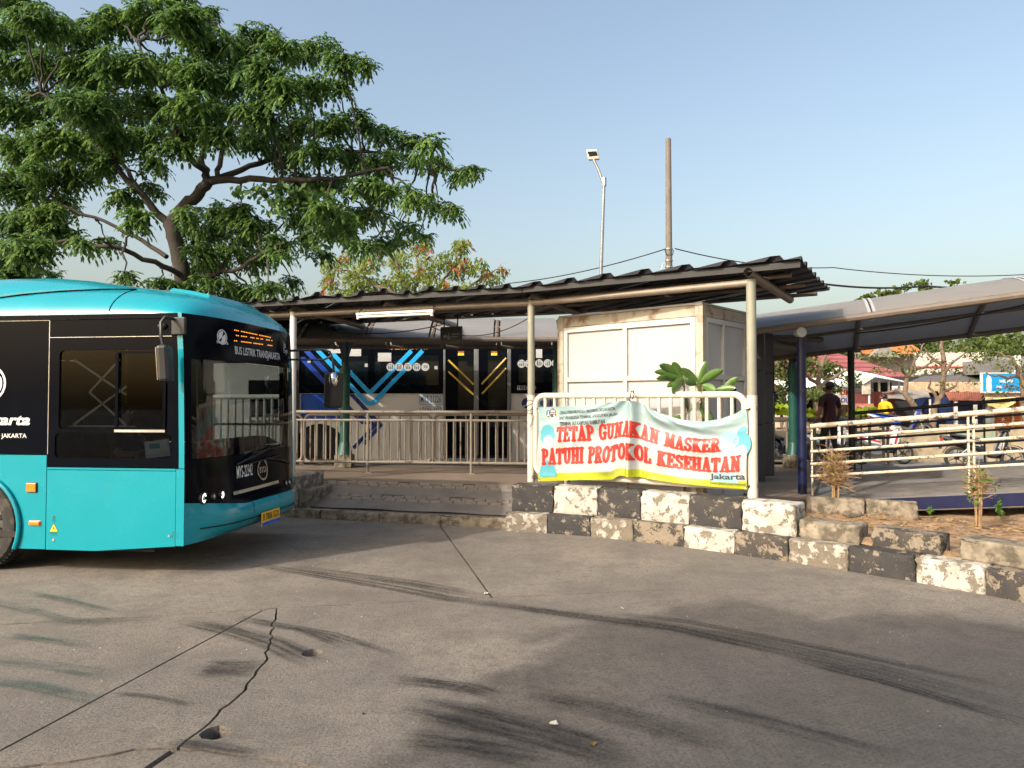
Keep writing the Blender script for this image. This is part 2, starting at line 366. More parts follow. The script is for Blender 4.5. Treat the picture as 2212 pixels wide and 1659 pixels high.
slabs = [
    ([A0, A1, C1[0], A2, J3, (-14, 12.6)], []),
    ([A2, A3, A4, (9, 12.6), J3], []),
    ([A0, A1, C2w[-1], J2b, (-14, -3)], []),
    ([A1] + C1 + C2w[1:], []),
    (C1[::-1] + [A2, A3, A4] + C2e[::-1][:-1], [(g2(466, 1582), 0.083), (g2(674, 1410), 0.075), (g2(788, 1541), 0.016)]),
    (C2w[::-1] + C1s[1:] + [J2b], []),
    (C2e + [(9, -3)] + C1s[::-1][:-1], []),
]
for k, (pl, holes) in enumerate(slabs):
    pl = inset(pl, (0.012, 0.012, 0.010, 0.0075, 0.009, 0.020, 0.020)[k]); hl = []
    for (c, r) in holes:
        rnd = random.Random(int(c[0]*100))
        hl.append([(c[0]+r*rnd.uniform(.88,1.08)*math.cos(2*math.pi*i/18), c[1]+r*rnd.uniform(.88,1.08)*math.sin(2*math.pi*i/18)) for i in range(18)])
    MB().holed(pl, hl, lambda x, y, q: (x, y, -0.135*q), 0).build('slab', M['yard'], yard)
def mark_material(name, col, amt, streak):
    m = bpy.data.materials.new(name); m.use_nodes = True; t = m.node_tree; p = t.nodes['Principled BSDF']; o = t.nodes['Material Output']
    uv = t.nodes.new('ShaderNodeUVMap'); sx = t.nodes.new('ShaderNodeSeparateXYZ'); t.links.new(uv.outputs[0], sx.inputs[0])
    mp = t.nodes.new('ShaderNodeMapping'); mp.inputs['Scale'].default_value = (streak[0], streak[1], 1); t.links.new(uv.outputs[0], mp.inputs[0])
    oi = t.nodes.new('ShaderNodeObjectInfo'); mu = t.nodes.new('ShaderNodeMath'); mu.operation = 'MULTIPLY'; mu.inputs[1].default_value = 50
    t.links.new(oi.outputs['Random'], mu.inputs[0]); t.links.new(mu.outputs[0], mp.inputs['Location'])
    n = noise(t, 1.0, 6, mp.outputs[0], 0.65); f = noise(t, 40, 5, coords(t, 'Object', shuffle=False), 0.8)
    acr = ramp(t, sx.outputs['Y'], [(0.0, 0.0), (0.22, 1.0), (0.78, 1.0), (1.0, 0.0)])
    aln = ramp(t, sx.outputs['X'], [(0.0, 0.0), (0.25, 1.0), (0.8, 0.9), (1.0, 0.0)])
    a = ramp(t, n.outputs['Fac'], [(0.36, 0.05), (0.62, 1.0)]); b = ramp(t, f.outputs['Fac'], [(0.35, 0.35), (0.6, 1.0)])
    cur = a
    for x in (b, acr, aln, amt):
        mm = t.nodes.new('ShaderNodeMath'); mm.operation = 'MULTIPLY'; t.links.new(cur, mm.inputs[0])
        if isinstance(x, float): mm.inputs[1].default_value = x
        else: t.links.new(x, mm.inputs[1])
        cur = mm.outputs[0]
    tr = t.nodes.new('ShaderNodeBsdfTransparent'); mx = t.nodes.new('ShaderNodeMixShader')
    p.inputs['Base Color'].default_value = (*col, 1); p.inputs['Roughness'].default_value = 0.75
    t.links.new(cur, mx.inputs[0]); t.links.new(tr.outputs[0], mx.inputs[1]); t.links.new(p.outputs[0], mx.inputs[2]); t.links.new(mx.outputs[0], o.inputs[0])
    return m
M['skid'] = mark_material('tyre_rubber_mark', (0.017, 0.016, 0.017), 0.92, (2.2, 7))
M['skid_green'] = mark_material('green_smear', (0.035, 0.075, 0.068), 0.72, (2, 3))
M['skid_soft'] = mark_material('dark_wheel_track', (0.028, 0.027, 0.028), 0.68, (1.5, 4))
def mark(pix, w, m, k, name='tyre_mark'):
    pts = [Vector(gp(*q)) for q in pix]; fine = []
    for i in range(len(pts)-1):
        for j in range(6): fine.append(pts[i].lerp(pts[i+1], j/6))
    fine.append(pts[-1]); n = len(fine); vs = []; uvs = []
    for i, p in enumerate(fine):
        d = (fine[min(i+1, n-1)] - fine[max(i-1, 0)]).normalized(); q = Vector((-d.y, d.x, 0))
        for s in (-1, 1): vs.append((p.x+q.x*w/2*s, p.y+q.y*w/2*s, 0.0035+0.0006*k)); uvs.append((i/(n-1), (s+1)/2))
    me = bpy.data.meshes.new(name); me.from_pydata(vs, [], [(2*i, 2*i+1, 2*i+3, 2*i+2) for i in range(n-1)])
    ul = me.uv_layers.new(name='UVMap')
    for l in me.loops: ul.data[l.index].uv = uvs[l.vertex_index]
    o = bpy.data.objects.new(name, me); COL.objects.link(o); me.materials.append(m); o.parent = yard
marks = [([(520,1215),(700,1246),(860,1272),(960,1292),(1070,1308)], .20, 'skid'), ([(610,1222),(760,1242),(900,1262),(1050,1290)], .24, 'skid'),
    ([(980,1294),(1150,1318),(1400,1350),(1640,1392),(1900,1450),(2300,1560)], .30, 'skid_soft'), ([(1000,1296),(1200,1324),(1450,1358),(1780,1432)], .16, 'skid'),
    ([(1300,1322),(1500,1346),(1800,1406),(2212,1492)], .12, 'skid'), ([(1700,1420),(1900,1470),(2260,1575)], .16, 'skid'),
    ([(825,1463),(930,1476),(1010,1488),(1090,1508)], .19, 'skid'), ([(850,1522),(1000,1548),(1180,1590),(1380,1650)], .36, 'skid'),
    ([(860,1595),(1000,1610),(1200,1648)], .24, 'skid'), ([(1130,1500),(1300,1535),(1600,1620)], .28, 'skid_soft'), ([(1400,1500),(1650,1560),(1950,1640)], .2, 'skid_soft'),
    ([(380,1338),(500,1365),(600,1395),(690,1440)], .26, 'skid'), ([(500,1335),(640,1360),(760,1402)], .14, 'skid'), ([(620,1355),(720,1372),(880,1425)], .10, 'skid'),
    ([(-40,1296),(60,1320),(190,1352)], .15, 'skid_green'), ([(40,1280),(140,1298),(250,1328)], .14, 'skid_green'), ([(0,1375),(90,1384),(200,1398)], .14, 'skid_green'),
    ([(-60,1425),(90,1440),(240,1462)], .17, 'skid_green'), ([(-60,1470),(60,1484),(230,1520)], .16, 'skid_green'), ([(230,1500),(330,1510),(420,1530)], .06, 'skid'),
    ([(110,1345),(230,1345),(370,1340)], .20, 'skid_soft'), ([(425,1448),(480,1448),(565,1448)], .34, 'skid'), ([(360,1610),(430,1616),(560,1640)], .14, 'skid')]
for k, (px, w, mm) in enumerate(marks): mark(px, w, M[mm], k)
# ------------------------------------------------------------------ litter and chips lying on the concrete
rnd = random.Random(5)
litter_mat = mat('paper_litter', (0.62, 0.58, 0.50), 0.8, var=0.2); leaf_litter = mat('dry_leaf', (0.40, 0.22, 0.07), 0.7, var=0.3)
for (u, v, s, mm, lab) in [(1345,1316,.035,litter_mat,'small white paper scrap on the concrete in front of the black kerb stone'), (1170,1292,.05,litter_mat,'white scrap lying where two slab joints meet'),
        (1196,1566,.04,litter_mat,'pale scrap on the concrete near the bottom middle skid marks'), (1282,1611,.03,leaf_litter,'small reddish dry leaf at the bottom of the yard')]:
    p = gp(u, v) if lab[0] != 'w' else gp(1050+0.0, 1284)
    o = MB().grid([[(p.x+s*(i/2-.5)+rnd.uniform(-.008,.008), p.y+s*(j/2-.5)*1.2+rnd.uniform(-.008,.008), .006+rnd.uniform(0,.014)) for j in range(3)] for i in range(3)]).build('litter_scrap', mm)
    tag(o, lab, 'litter', 'litter on the yard')
# ------------------------------------------------------------------ kerb of painted stones
def stone(pa, pb, depth, z0, z1, m, parent, seed, name='kerb_stone', gap=0.008, lift=0.0):
    """one bevelled, slightly broken stone with its front face on the line pa-pb"""
    rd = random.Random(seed); a, b = Vector(pa[:2]), Vector(pb[:2]); e = (b-a); L = e.length; e.normalize(); q = Vector((-e.y, e.x))
    nx, nz, ny = 9, 5, 4; bm = bmesh.new()
    bmesh.ops.create_cube(bm, size=1.0)
    for v in bm.verts: v.co = Vector((gap/2 if v.co.x < 0 else L-gap/2, 0 if v.co.y < 0 else depth, z0 if v.co.z < 0 else z1))
    bmesh.ops.bevel(bm, geom=bm.edges[:], offset=0.022, segments=2, affect='EDGES', profile=0.6)
    bmesh.ops.subdivide_edges(bm, edges=[x for x in bm.edges if x.calc_length() > 0.1], cuts=4, use_grid_fill=True)
    for v in bm.verts:
        edge = (v.co.z > z1-0.04) + (v.co.y < 0.03) + (v.co.x < .05 or v.co.x > L-.05)
        amp = 0.003 + 0.006*max(0, edge-1)
        v.co += Vector((rd.uniform(-1,1), rd.uniform(-1,1), rd.uniform(-1,1)))*amp
        v.co.z += lift*v.co.x
    me = bpy.data.meshes.new(name); bm.to_mesh(me); bm.free(); me.shade_smooth(); me.set_sharp_from_angle(angle=R(50))
    o = bpy.data.objects.new(name, me); COL.objects.link(o); me.materials.append(m); o.parent = parent
    o.matrix_parent_inverse = parent.matrix_world.inverted() if False else Matrix()
    o.location = (a.x, a.y, 0); o.rotation_euler = (0, 0, math.atan2(e.y, e.x))
    return o
kpix = [(1092,1147),(1182,1152),(1275,1159),(1368,1169),(1477,1182),(1587,1197),(1703,1214),(1832,1234),(1978,1258),(2128,1285),(2300,1320)]
KP = [Vector(gp(*q)) for q in kpix]; KP.append(KP[-1] + (KP[-1]-KP[-2])); KP.append(KP[-1] + (KP[-1]-KP[-2]))
kerb = thing('painted_kerb', 'low street kerb of alternating worn white and black stones along the yard', 'kerb')
kc = ['kerb_w2','kerb_b','kerb_w2','kerb_b2','kerb_w','kerb_b2','kerb_w2','kerb_b','kerb_w','kerb_b2','kerb_w','kerb_b']
for i in range(len(KP)-1): stone(KP[i], KP[i+1], 0.30, -0.02, 0.25, M[kc[i]], kerb, 50+i)
def kline(d):
    out = []
    for i, p in enumerate(KP):
        e = (KP[min(i+1,len(KP)-1)] - KP[max(i-1,0)]).normalized(); out.append(Vector((p.x-e.y*d, p.y+e.x*d, 0)))
    return out
KU = kline(0.17)
def kpt(u, line):
    """point on an offset kerb line seen in picture column u"""
    r = (u-1106)/FP
    for i in range(len(line)-1):
        a, b = line[i], line[i+1]; fa, fb = a.x-r*a.y, b.x-r*b.y
        if fa <= 0 <= fb: return a.lerp(b, -fa/(fb-fa))
    return line[0].lerp(line[1], -0.02) if line[0].x-r*line[0].y > 0 else line[-1]
upper = thing('painted_plinth', 'upper tier of large black and white painted stones under the banner railing', 'kerb')
ub = [1105,1195,1290,1383,1487,1600,1716]; uc = ['kerb_b','kerb_w','kerb_b','kerb_w','kerb_b','kerb_w']
for i in range(6): stone(kpt(ub[i], KU), kpt(ub[i+1], KU), 0.32, 0.24, 0.61, M[uc[i]], upper, 90+i)
for (ua, ubb, off, h, mm, lab, sd) in [(1722,1853,0.20,.20,'concrete','bare grey concrete block beside the end of the painted plinth',201),
        (1877,2028,0.22,.20,'kerb_b2','loose block with flaking black paint lying on the kerb',203), (2067,2290,0.20,.21,'concrete','long brown weathered block at the right edge on the kerb',204)]:
    ln = kline(off); a, b = kpt(ua, ln), kpt(ubb, ln)
    r_ = thing('loose_block', lab, 'block', (a.x, a.y, 0.0), 0, 'loose blocks on the kerb')
    o = stone((0,0), (b.x-a.x, b.y-a.y), 0.30, 0.245, 0.245+h, M[mm], r_, sd)
    o.parent = None; o.location = (a.x, a.y, 0); o.name = 'loose_block'
    bpy.data.objects.remove(r_); tag(o, lab, 'block', 'loose blocks on the kerb')
# soil bed behind the kerb
def soilz(x, y): return 0.285 + 0.03*math.sin(3.1*x+1.3*y) + 0.02*math.sin(7.3*x-5*y) + 0.012*math.sin(17*x+13*y)
rows = []
for i in range(46):
    x = 2.9 + i*0.13; ln = kline(0.24)
    yk = None
    for a, b in zip(ln, ln[1:]):
        if a.x <= x <= b.x: yk = a.y + (b.y-a.y)*(x-a.x)/(b.x-a.x)
    if yk is None: yk = ln[-1].y
    yt = 10.75 - 0.42*(x-4.0)
    rows.append([(x, yk+(yt-yk)*j/22, soilz(x, yk+(yt-yk)*j/22) - (0.05 if j == 0 else 0)) for j in range(23)])
tag(MB().grid(rows).build('soil_bed', M['soil'], smooth=60), kind='structure')
rd = random.Random(8)
for (u, v, s, lab) in [(1758,1098,.10,'small rounded stone at the foot of the blue post'),(1800,1101,.15,'brown rubble lump left of the dry bush foot'),(1842,1108,.12,'brown rubble lump right of the dry bush foot')]:
    p = gp(u, v, .33); mb = MB().ball((p.x, p.y, .31), (s, s*.8, s*.5), 10, 7)
    mb.v = [tuple(c+rd.uniform(-.012,.012) for c in q) for q in mb.v]
    tag(mb.build('rubble_stone', M['concrete'], smooth=60), lab, 'stone', 'rubble in the soil bed')
for (ua, va, ub_, vb, z1, lab, sd) in [(1742,1106,1868,1113,.50,'brown kerb block half buried behind the dry bush',301),(1872,1115,1984,1121,.50,'mossy brown kerb block with weeds in front of the blue beam',302)]:
    a, b = gp(ua, va, .30), gp(ub_, vb, .30)
    r_ = thing('old', 'x', 'x'); o = stone(a, b, .2, .2, z1, M['concrete'], r_, sd); o.parent = None; bpy.data.objects.remove(r_); o.name = 'old_block'
    tag(o, lab, 'block', 'old blocks behind the soil bed')
# ------------------------------------------------------------------ ramp up to the platform
k0, k1 = Vector(gp(645, 1119)), Vector(gp(1094, 1142))
ke = (k1-k0).normalized(); kq = Vector((-ke.y, ke.x, 0))
k00 = k0 - ke*5.5
lowk = thing('ramp_kerb', 'low unpainted concrete kerb along the foot of the asphalt ramp', 'kerb')
for i in range(9):
    L = (k1-k00).length; a = k00 + ke*(L*i/9); b = k00 + ke*(L*(i+1)/9)
    stone(a, b, .16, -.02, .135, M['concrete'], lowk, 400+i, gap=.004)
rampw = 1.35
def rz(d): return 0.125 + 0.315*(d/rampw) if d < rampw else 0.44
def rpt(s, d): p = k00 + ke*s + kq*d; return (p.x, p.y, rz(d))
LR = (k1-k00).length + 0.25
ramp_o = thing('boarding_ramp', 'dark asphalt ramp with two brick strips leading up to the platform', 'ramp')
tag(ramp_o, kind='structure')
bands = [(0.155, 0.50), (0.74, 1.10), (1.32, rampw)]
for (d0, d1) in bands:
    mb = MB(); n = 60
    rows = [[Vector(rpt(LR*i/n, d0+(d1-d0)*j/6)) + Vector((0,0,0.006*math.sin(5*LR*i/n+3*j))) for j in range(7)] for i in range(n+1)]
    mb.grid(rows); mb.build('asphalt_strip', M['ramp'], ramp_o, smooth=60)
rows = [[Vector(rpt(LR*i/40, 0.15+(rampw-.15)*j/4)) - Vector((0,0,0.03)) for j in range(5)] for i in range(41)]
MB().grid(rows).build('ramp_base', M['ramp'], ramp_o)
rdp = random.Random(12)
for (d0, d1, nrow) in [(0.50, 0.74, 2), (1.10, 1.32, 2)]:
    npv = int((LR-3.6)/0.19)
    for i in range(npv):
        for j in range(nrow):
            s0 = 3.6 + 0.19*i + (0.095 if j else 0); s1 = s0+0.178; e0 = d0+(d1-d0)*j/nrow+.006; e1 = d0+(d1-d0)*(j+1)/nrow-.006
            h = rdp.uniform(-.010, .004)
            c4 = [Vector(rpt(s0+.03, e0)), Vector(rpt(s1+.03, e0)), Vector(rpt(s1, e1)), Vector(rpt(s0, e1))]
            c4 = [c+Vector((0,0,h+rdp.uniform(-.003,.003))) for c in c4]
            MB().prism([c-Vector((0,0,.03)) for c in c4], (0,0,.033)).build('paver', M['paver'], ramp_o)
# ------------------------------------------------------------------ platform, bus lane
pe0, pe1 = k00 + kq*rampw, k1 + kq*rampw
pl = [(-14, pe0.y+0.3), (pe0.x, pe0.y), (pe1.x, pe1.y), (1.2, 10.25), (3.1, 9.35), (4.1, 9.85), (6.2, 14.3), (8.0, 14.2), (8.0, 15.25), (-14, 15.25)]
tag(MB().prism([(x, y, -0.15) for x, y in pl], (0, 0, 0.588)).build('platform', M['platform']), kind='structure')
tag(MB().box(-40, 6.6, 15.26, 20.6, -0.15, 0.12).build('bus_lane', M['asphalt']), kind='structure')
pier = thing('concrete_pier', 'broken grey concrete pier at the foot of the white post by the bus nose', 'pier')
pr = gp(648, 1112)
mbp = bmesh.new()
o = stone((-3.62, 11.05), (-3.32, 10.98), .95, -.02, .62, M['kerb_w2'], pier, 77)
o2 = stone((-3.30, 11.10), (-3.10, 11.05), .7, -.02, .42, M['concrete'], pier, 78)
o.name = 'pier_block'; o2.name = 'broken_block'
# far street and earth
tag(MB().box(8.2, 80, 15.0, 21.2, -0.15, 0.0).build('street', mat('street_asphalt', (0.17,0.16,0.155), 0.85, var=0.2, scale=0.8, bmp=0.4, bscale=80)), kind='structure')
tag(MB().box(5.5, 80, 21.7, 60, -0.15, 0.55).build('shop_terrace', M['soil']), kind='structure')

# grit on the yard, dry grass and leaf litter on the soil
rg = np.random.default_rng(21); n = 420
cx = rg.uniform(-6, 5, n); cy = rg.uniform(3.2, 9.5, n); keep = [i for i in range(n) if cy[i] < 9.6-.55*max(0, cx[i]+.1) and not (cx[i] < -3.2 and cy[i] > 7)]
Vg, Fg = [], []
for i in keep:
    r = rg.uniform(.003, .009); o = len(Vg); a0 = rg.uniform(0, 6)
    for k in range(4): Vg.append((cx[i]+r*math.cos(a0+k*1.57), cy[i]+r*math.sin(a0+k*1.57)*rg.uniform(.6,1), .001))
    Vg.append((cx[i], cy[i], r*.7)); Fg += [(o+k, o+(k+1) % 4, o+4) for k in range(4)]
grit = MB().add(Vg, Fg).build('grit', mat('grit_stone', (.33,.29,.24), .9, var=.5, scale=3)); tag(grit, 'scattered pale grit and crumbs on the concrete', 'grit', kind='stuff')
Vl, Fl = [], []
for i in range(1500):
    x = rg.uniform(3.2, 7.2); y = rg.uniform(10.1, 11.0)-.72*(x-3.2)+rg.uniform(-1.6, .2); z = soilz(x, y)+.012; r = rg.uniform(.014, .05); a = rg.uniform(0, 6.3); o = len(Vl)
    for k, (dx, dy) in enumerate(((-1,0), (0,.3), (1,0), (0,-.3))): Vl.append((x+r*(dx*math.cos(a)-dy*math.sin(a)), y+r*(dx*math.sin(a)+dy*math.cos(a)), z+rg.uniform(-.006,.012)))
    Fl.append((o, o+1, o+2, o+3))
lit = MB().add(Vl, Fl).build('leaf_litter', leafmat('litter_leaf', [(.36,.22,.09), (.25,.14,.06), (.44,.32,.16), (.18,.12,.07)], .1)); tag(lit, 'brown leaf litter spread over the soil bed', 'leaf litter', kind='stuff')
Vl, Fl = [], []
for (u, v, z, s) in [(1857,1160,.27,.10),(1862,1172,.26,.09),(2045,1195,.27,.12),(2050,1205,.26,.10),(2035,1190,.28,.10),(1722,1150,.27,.06),(2060,1200,.26,.10),(1985,1200,.25,.06),(1455,1130,.25,.05),(1640,1150,.25,.05),(1700,1160,.25,.05)]:
    p = gp(u, v, z)
    for k in range(26):
        a = rg.uniform(0, 6.3); r = rg.uniform(.2, 1)*s; b = Vector((p.x+rg.uniform(-.05,.05), p.y+rg.uniform(-.03,.03), z-.01)); t_ = b+Vector((r*math.cos(a), r*math.sin(a)*.6, rg.uniform(.1,.7)*s)); q = Vector((-math.sin(a), math.cos(a), 0))*.0025; o = len(Vl)
        Vl += [b-q, b+q, t_]; Fl.append((o, o+1, o+2))
gr = MB().add(Vl, Fl).build('dry_grass', leafmat('dry_grass', [(.40,.26,.11), (.32,.20,.09), (.28,.24,.10)], .15)); tag(gr, 'dry grass tufts in the gaps between kerb stones', 'grass', kind='stuff')
# ------------------------------------------------------------------ shelter with corrugated roof
PL, P1, P2 = Vector((-3.62, 11.85, 0)), Vector((0.28, 10.5, 0)), Vector((2.91, 8.7, 0))
shel = thing('waiting_shelter', 'roadside shelter of pipe posts under a dark corrugated metal roof', 'shelter')
ZT = 3.30
def post(p, z0, z1, r, m, sleeve=None):
    MB().tube([(p.x, p.y, z0), (p.x, p.y, z1)], r, 14).build('post', m, shel, smooth=True)
    if sleeve: MB().tube([(p.x, p.y, z0), (p.x, p.y, sleeve)], r+.004, 14).build('painted_sleeve', M['white_rail'], shel, smooth=True)
M['post_white'] = chipped('white_post_paint', (0.72,0.71,0.68), (0.2,0.19,0.18), 6, 0.68, gamt=0.12)
post(PL, .60, ZT-.05, .055, M['post_white'])
post(P1, .60, ZT-.05, .052, M['post_olive'], 1.86)
post(P2, .60, ZT-.05, .058, M['post_olive'], 1.84)
PLL = PL + (PL-P1).normalized()*4.0
post(PLL, .40, ZT-.05, .055, M['post_white'])
for a, b in ((PLL, PL), (PL, P1), (P1, P2)):
    MB().tube([a+Vector((0,0,ZT-.09)), b+Vector((0,0,ZT-.09))], .046, 12).build('front_beam', M['pipe'], shel, smooth=True)
nrm = Vector((.56, .83, 0)).normalized(); nl = Vector((.33, .944, 0))
for (c, n_, L) in [(PL, nl, 2.2), (PL.lerp(P1, .42), nl, 2.7), (P1, (nrm+nl).normalized(), 3.3), (P2, nrm, 2.0), (PLL, nl, 2.2)]:
    q0 = c - n_*.13 + Vector((0,0,ZT+.02)); q1 = c + n_*L + Vector((0,0,ZT-.06))
    mb = MB().tube([q0, q1], .055, 14, cap=False).tube([q0, q1], .046, 14, cap=False)
    mb.build('cross_beam', M['pipe'], shel, smooth=True)
backs = [c + n_*L for (c, n_, L) in [(PLL, nl, 2.15), (PL, nl, 2.15), (P1, (nrm+nl).normalized(), 2.05), (P2, nrm, 2.15)]]
for dz, f in ((.09, .25), (.07, .6), (.05, .97)):
    fr = [PLL, PL, P1, P2]
    pts = [fr[i].lerp(backs[i], f) + Vector((0,0,ZT+dz-.04)) for i in range(4)]
    pts = [pts[0]] + pts[1:3] + [pts[3] + (pts[3]-pts[2]).normalized()*.35]
    MB().tube(pts, .03, 8).build('purlin', M['pipe'], shel, smooth=True)
# corrugated sheets: ribs run towards the back left, cut off by the front, right and back edges
FE = [Vector((-8.0, 13.05)), Vector((-4.25, 11.72)), Vector((0.12, 10.20)), Vector((3.33, 8.28))]
BE = [Vector((-7.2, 15.3)), Vector((-3.4, 14.0)), Vector((1.1, 12.35)), Vector((4.5, 10.12))]
rib = Vector((-.50, .866)); rn = Vector((.866, .50))
def line_hit(p, d, a, b):
    e = b-a; den = d.x*e.y - d.y*e.x
    if abs(den) < 1e-9: return None
    w = a-p; k = (w.x*e.y - w.y*e.x)/den; s = (w.x*d.y - w.y*d.x)/den
    return k if -1e-6 <= s <= 1+1e-6 else None
edges = [(FE[i], FE[i+1]) for i in range(3)] + [(FE[3], BE[3])] + [(BE[i+1], BE[i]) for i in range(3)] + [(BE[0], FE[0])]
pitch = .26
prof = [(0, 0), (.30, 0), (.40, .055), (.60, .055), (.70, 0)]
ts = sorted([f.dot(rn) for f in FE+BE]); t0, t1 = ts[0], ts[-1]
lines = []
k = math.floor(t0/pitch)
while k*pitch < t1:
    for f, h in prof: lines.append(((k+f)*pitch, h))
    k += 1
rdr = random.Random(3)
def roofz(p):
    # depth behind the front edge lowers the roof a little
    best = 9
    for a, b in [(FE[i], FE[i+1]) for i in range(3)]:
        e = (b-a).normalized(); w = p-a; d = abs(w.x*e.y - w.y*e.x)
        if -0.3 <= w.dot(e) <= (b-a).length+0.3: best = min(best, d)
    return ZT + .115 - .045*min(best, 3)
strips = []
for (t, h) in lines:
    p = rn*t; ks = sorted(k for k in (line_hit(p, rib, a, b) for a, b in edges) if k is not None)
    if len(ks) < 2 or ks[-1]-ks[0] < .02: strips.append(None); continue
    ka, kb = ks[0]-rdr.uniform(0, .015), ks[-1]
    row = []
    for j in range(9):
        q = p + rib*(ka+(kb-ka)*j/8); wob = .012*math.sin(2.1*q.x+1.7*q.y) + (.03*math.sin(9*t) if (j == 0 and -3.9 < q.x < -1.2) else 0)
        row.append((q.x, q.y, roofz(q)+h+wob))
    strips.append(row)
sheet_n = 15
roofp = MB()
i = 0
while i < len(strips)-1:
    mb = MB(); cnt = 0; j = i
    while j < len(strips)-1 and cnt < sheet_n:
        if strips[j] and strips[j+1]: mb.grid([strips[j], strips[j+1]])
        j += 1; cnt += 1
    if mb.v:
        dz = .0 if (i//sheet_n) % 2 else .006
        mb.v = [(a, b, c+dz) for a, b, c in mb.v]
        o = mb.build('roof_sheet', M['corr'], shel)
        so = o.modifiers.new('thick', 'SOLIDIFY'); so.thickness = .002
    i = j
# flashing strip under the front edge, its colour carrying the shade there
for a, b in [(FE[i], FE[i+1]) for i in range(3)]:
    e = (b-a).normalized(); q = Vector((-e.y, e.x))
    c0, c1 = a+q*.06, b+q*.06
    mb = MB().prism([(c0.x, c0.y, ZT+.03), (c1.x, c1.y, ZT+.03), (c1.x, c1.y, ZT+.105), (c0.x, c0.y, ZT+.105)], (q.x*.03, q.y*.03, 0))
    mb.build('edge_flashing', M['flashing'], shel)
# light tube, hanging sign, cables under the roof
la, lb = PL.lerp(P1, .32), PL.lerp(P1, .63)
tl = thing('tube_lamp', 'long white fluorescent tube fixed under the shelter front pipe', 'lamp')
za = ZT-.20; off = Vector((-.05, -.14, 0))
MB().tube([la+off+Vector((0,0,za)), lb+off+Vector((0,0,za))], .022, 10).build('tube', M['white_print'], tl, smooth=True)
e = (lb-la).normalized(); c = la.lerp(lb, .5)+off
MB().obox((c.x, c.y, za+.045), ((lb-la).length+.06, .06, .035), math.atan2(e.y, e.x)).build('fitting', M['white_print'], tl, bevel=.005)
for q in (la, lb):
    q = q+off; MB().obox((q.x, q.y, za+.01), (.03, .05, .09), math.atan2(e.y, e.x)).build('end_holder', M['white_print'], tl)
    MB().tube([(q.x, q.y, za+.06), (q.x+.03, q.y+.1, ZT-.06)], .006, 6).build('hanger', M['steel'], tl)
hs = thing('hanging_sign', 'small black sign board with gate number hanging under the shelter roof', 'sign', at(975, 725, 12.9), R(-25))
MB().box(-.22, .22, -.02, .02, -.16, .16).build('board', M['black_plastic'], hs, bevel=.006)
for s in (-.15, .13): MB().tube([(s, 0, .15), (s, 0, .46)], .012, 6).build('hanger', M['black_plastic'], hs)
mb = MB(); dim = mat('dim_print', (0.25,0.25,0.26), 0.6)
mb.add([(-.16,-.0205,-.01),(-.12,-.0205,.03),(-.12,-.0205,.01),(-.09,-.0205,.01),(-.09,-.0205,-.03),(-.12,-.0205,-.03),(-.12,-.0205,-.05)], [tuple(range(7))])
text_on(mb, '6', .06, .12, lambda x, y: (-.07+x, -.0212, -.07+y))
mb.box(.02, .18, -.0215, -.0205, .01, .03); mb.box(.02, .14, -.0215, -.0205, -.03, -.015)
mb.build('print', dim, hs)
def cable(name, pts, sag, r, lab, grp, m=None, n=16):
    out = []
    for i in range(len(pts)-1):
        a, b = Vector(pts[i]), Vector(pts[i+1])
        for j in range(n): f = j/n; q = a.lerp(b, f); q.z -= sag*4*f*(1-f); out.append(q)
    out.append(Vector(pts[-1]))
    return tag(MB().tube(out, r, 6).build(name, m or M['dark_wire'], smooth=True), lab, 'cable', grp)
cable('slack_cable', [at(930,705,13.6), at(1140,688,13.6)], .25, .011, 'slack dark cable sagging below the canopy between sign and post', 'cables under the roofs')
cable('slack_cable', [at(700,716,13.0), at(960,700,13.3)], .10, .010, 'thin dark cable strung below the canopy left of the hanging sign', 'cables under the roofs')
# ------------------------------------------------------------------ booth
bo = Vector((.763, 10.85, 0)); ba = math.atan2(-.66, .75)
booth = thing('ticket_booth', 'white panelled booth with beige steel frame under the shelter roof', 'booth', bo, ba)
BW, BD, Z0, Z1 = 2.27, 1.36, .44, 3.03
for (x, y) in ((0,0), (BW,0), (0,BD), (BW,BD)):
    MB().box(x-.055, x+.055, y-.055, y+.055, Z0, Z1).build('corner_post', M['booth_frame'], booth, bevel=.006)
for (a, b, c, d) in ((.055, BW-.055, -.05, .05), (.055, BW-.055, BD-.05, BD+.05)):
    MB().box(a, b, c, d, Z1-.15, Z1-.005).build('top_beam', M['booth_frame'], booth, bevel=.005)
for x in (0, BW): MB().box(x-.05, x+.05, .055, BD-.055, Z1-.15, Z1-.005).build('top_beam', M['booth_frame'], booth, bevel=.005)
MB().box(-.04, BW+.04, -.04, BD+.04, Z1+.002, Z1+.03).build('roof', M['panel'], booth)
MB().box(.06, BW-.06, .06, BD-.06, Z0, Z0+.05).build('floor', M['concrete'], booth)
zt = 2.09; fx = [.06, .13, BW/2-.035, BW/2+.035, BW-.13, BW-.06]
def framebar(x0, x1, z0, z1, side):
    mb = MB()
    if side == 'f': mb.box(x0, x1, -.052, .0, z0, z1)
    elif side == 'b': mb.box(x0, x1, BD, BD+.052, z0, z1)
    elif side == 'r': mb.box(BW, BW+.052, x0, x1, z0, z1)
    else: mb.box(-.052, 0, x0, x1, z0, z1)
    mb.build('frame_bar', M['alu'], booth, bevel=.004)
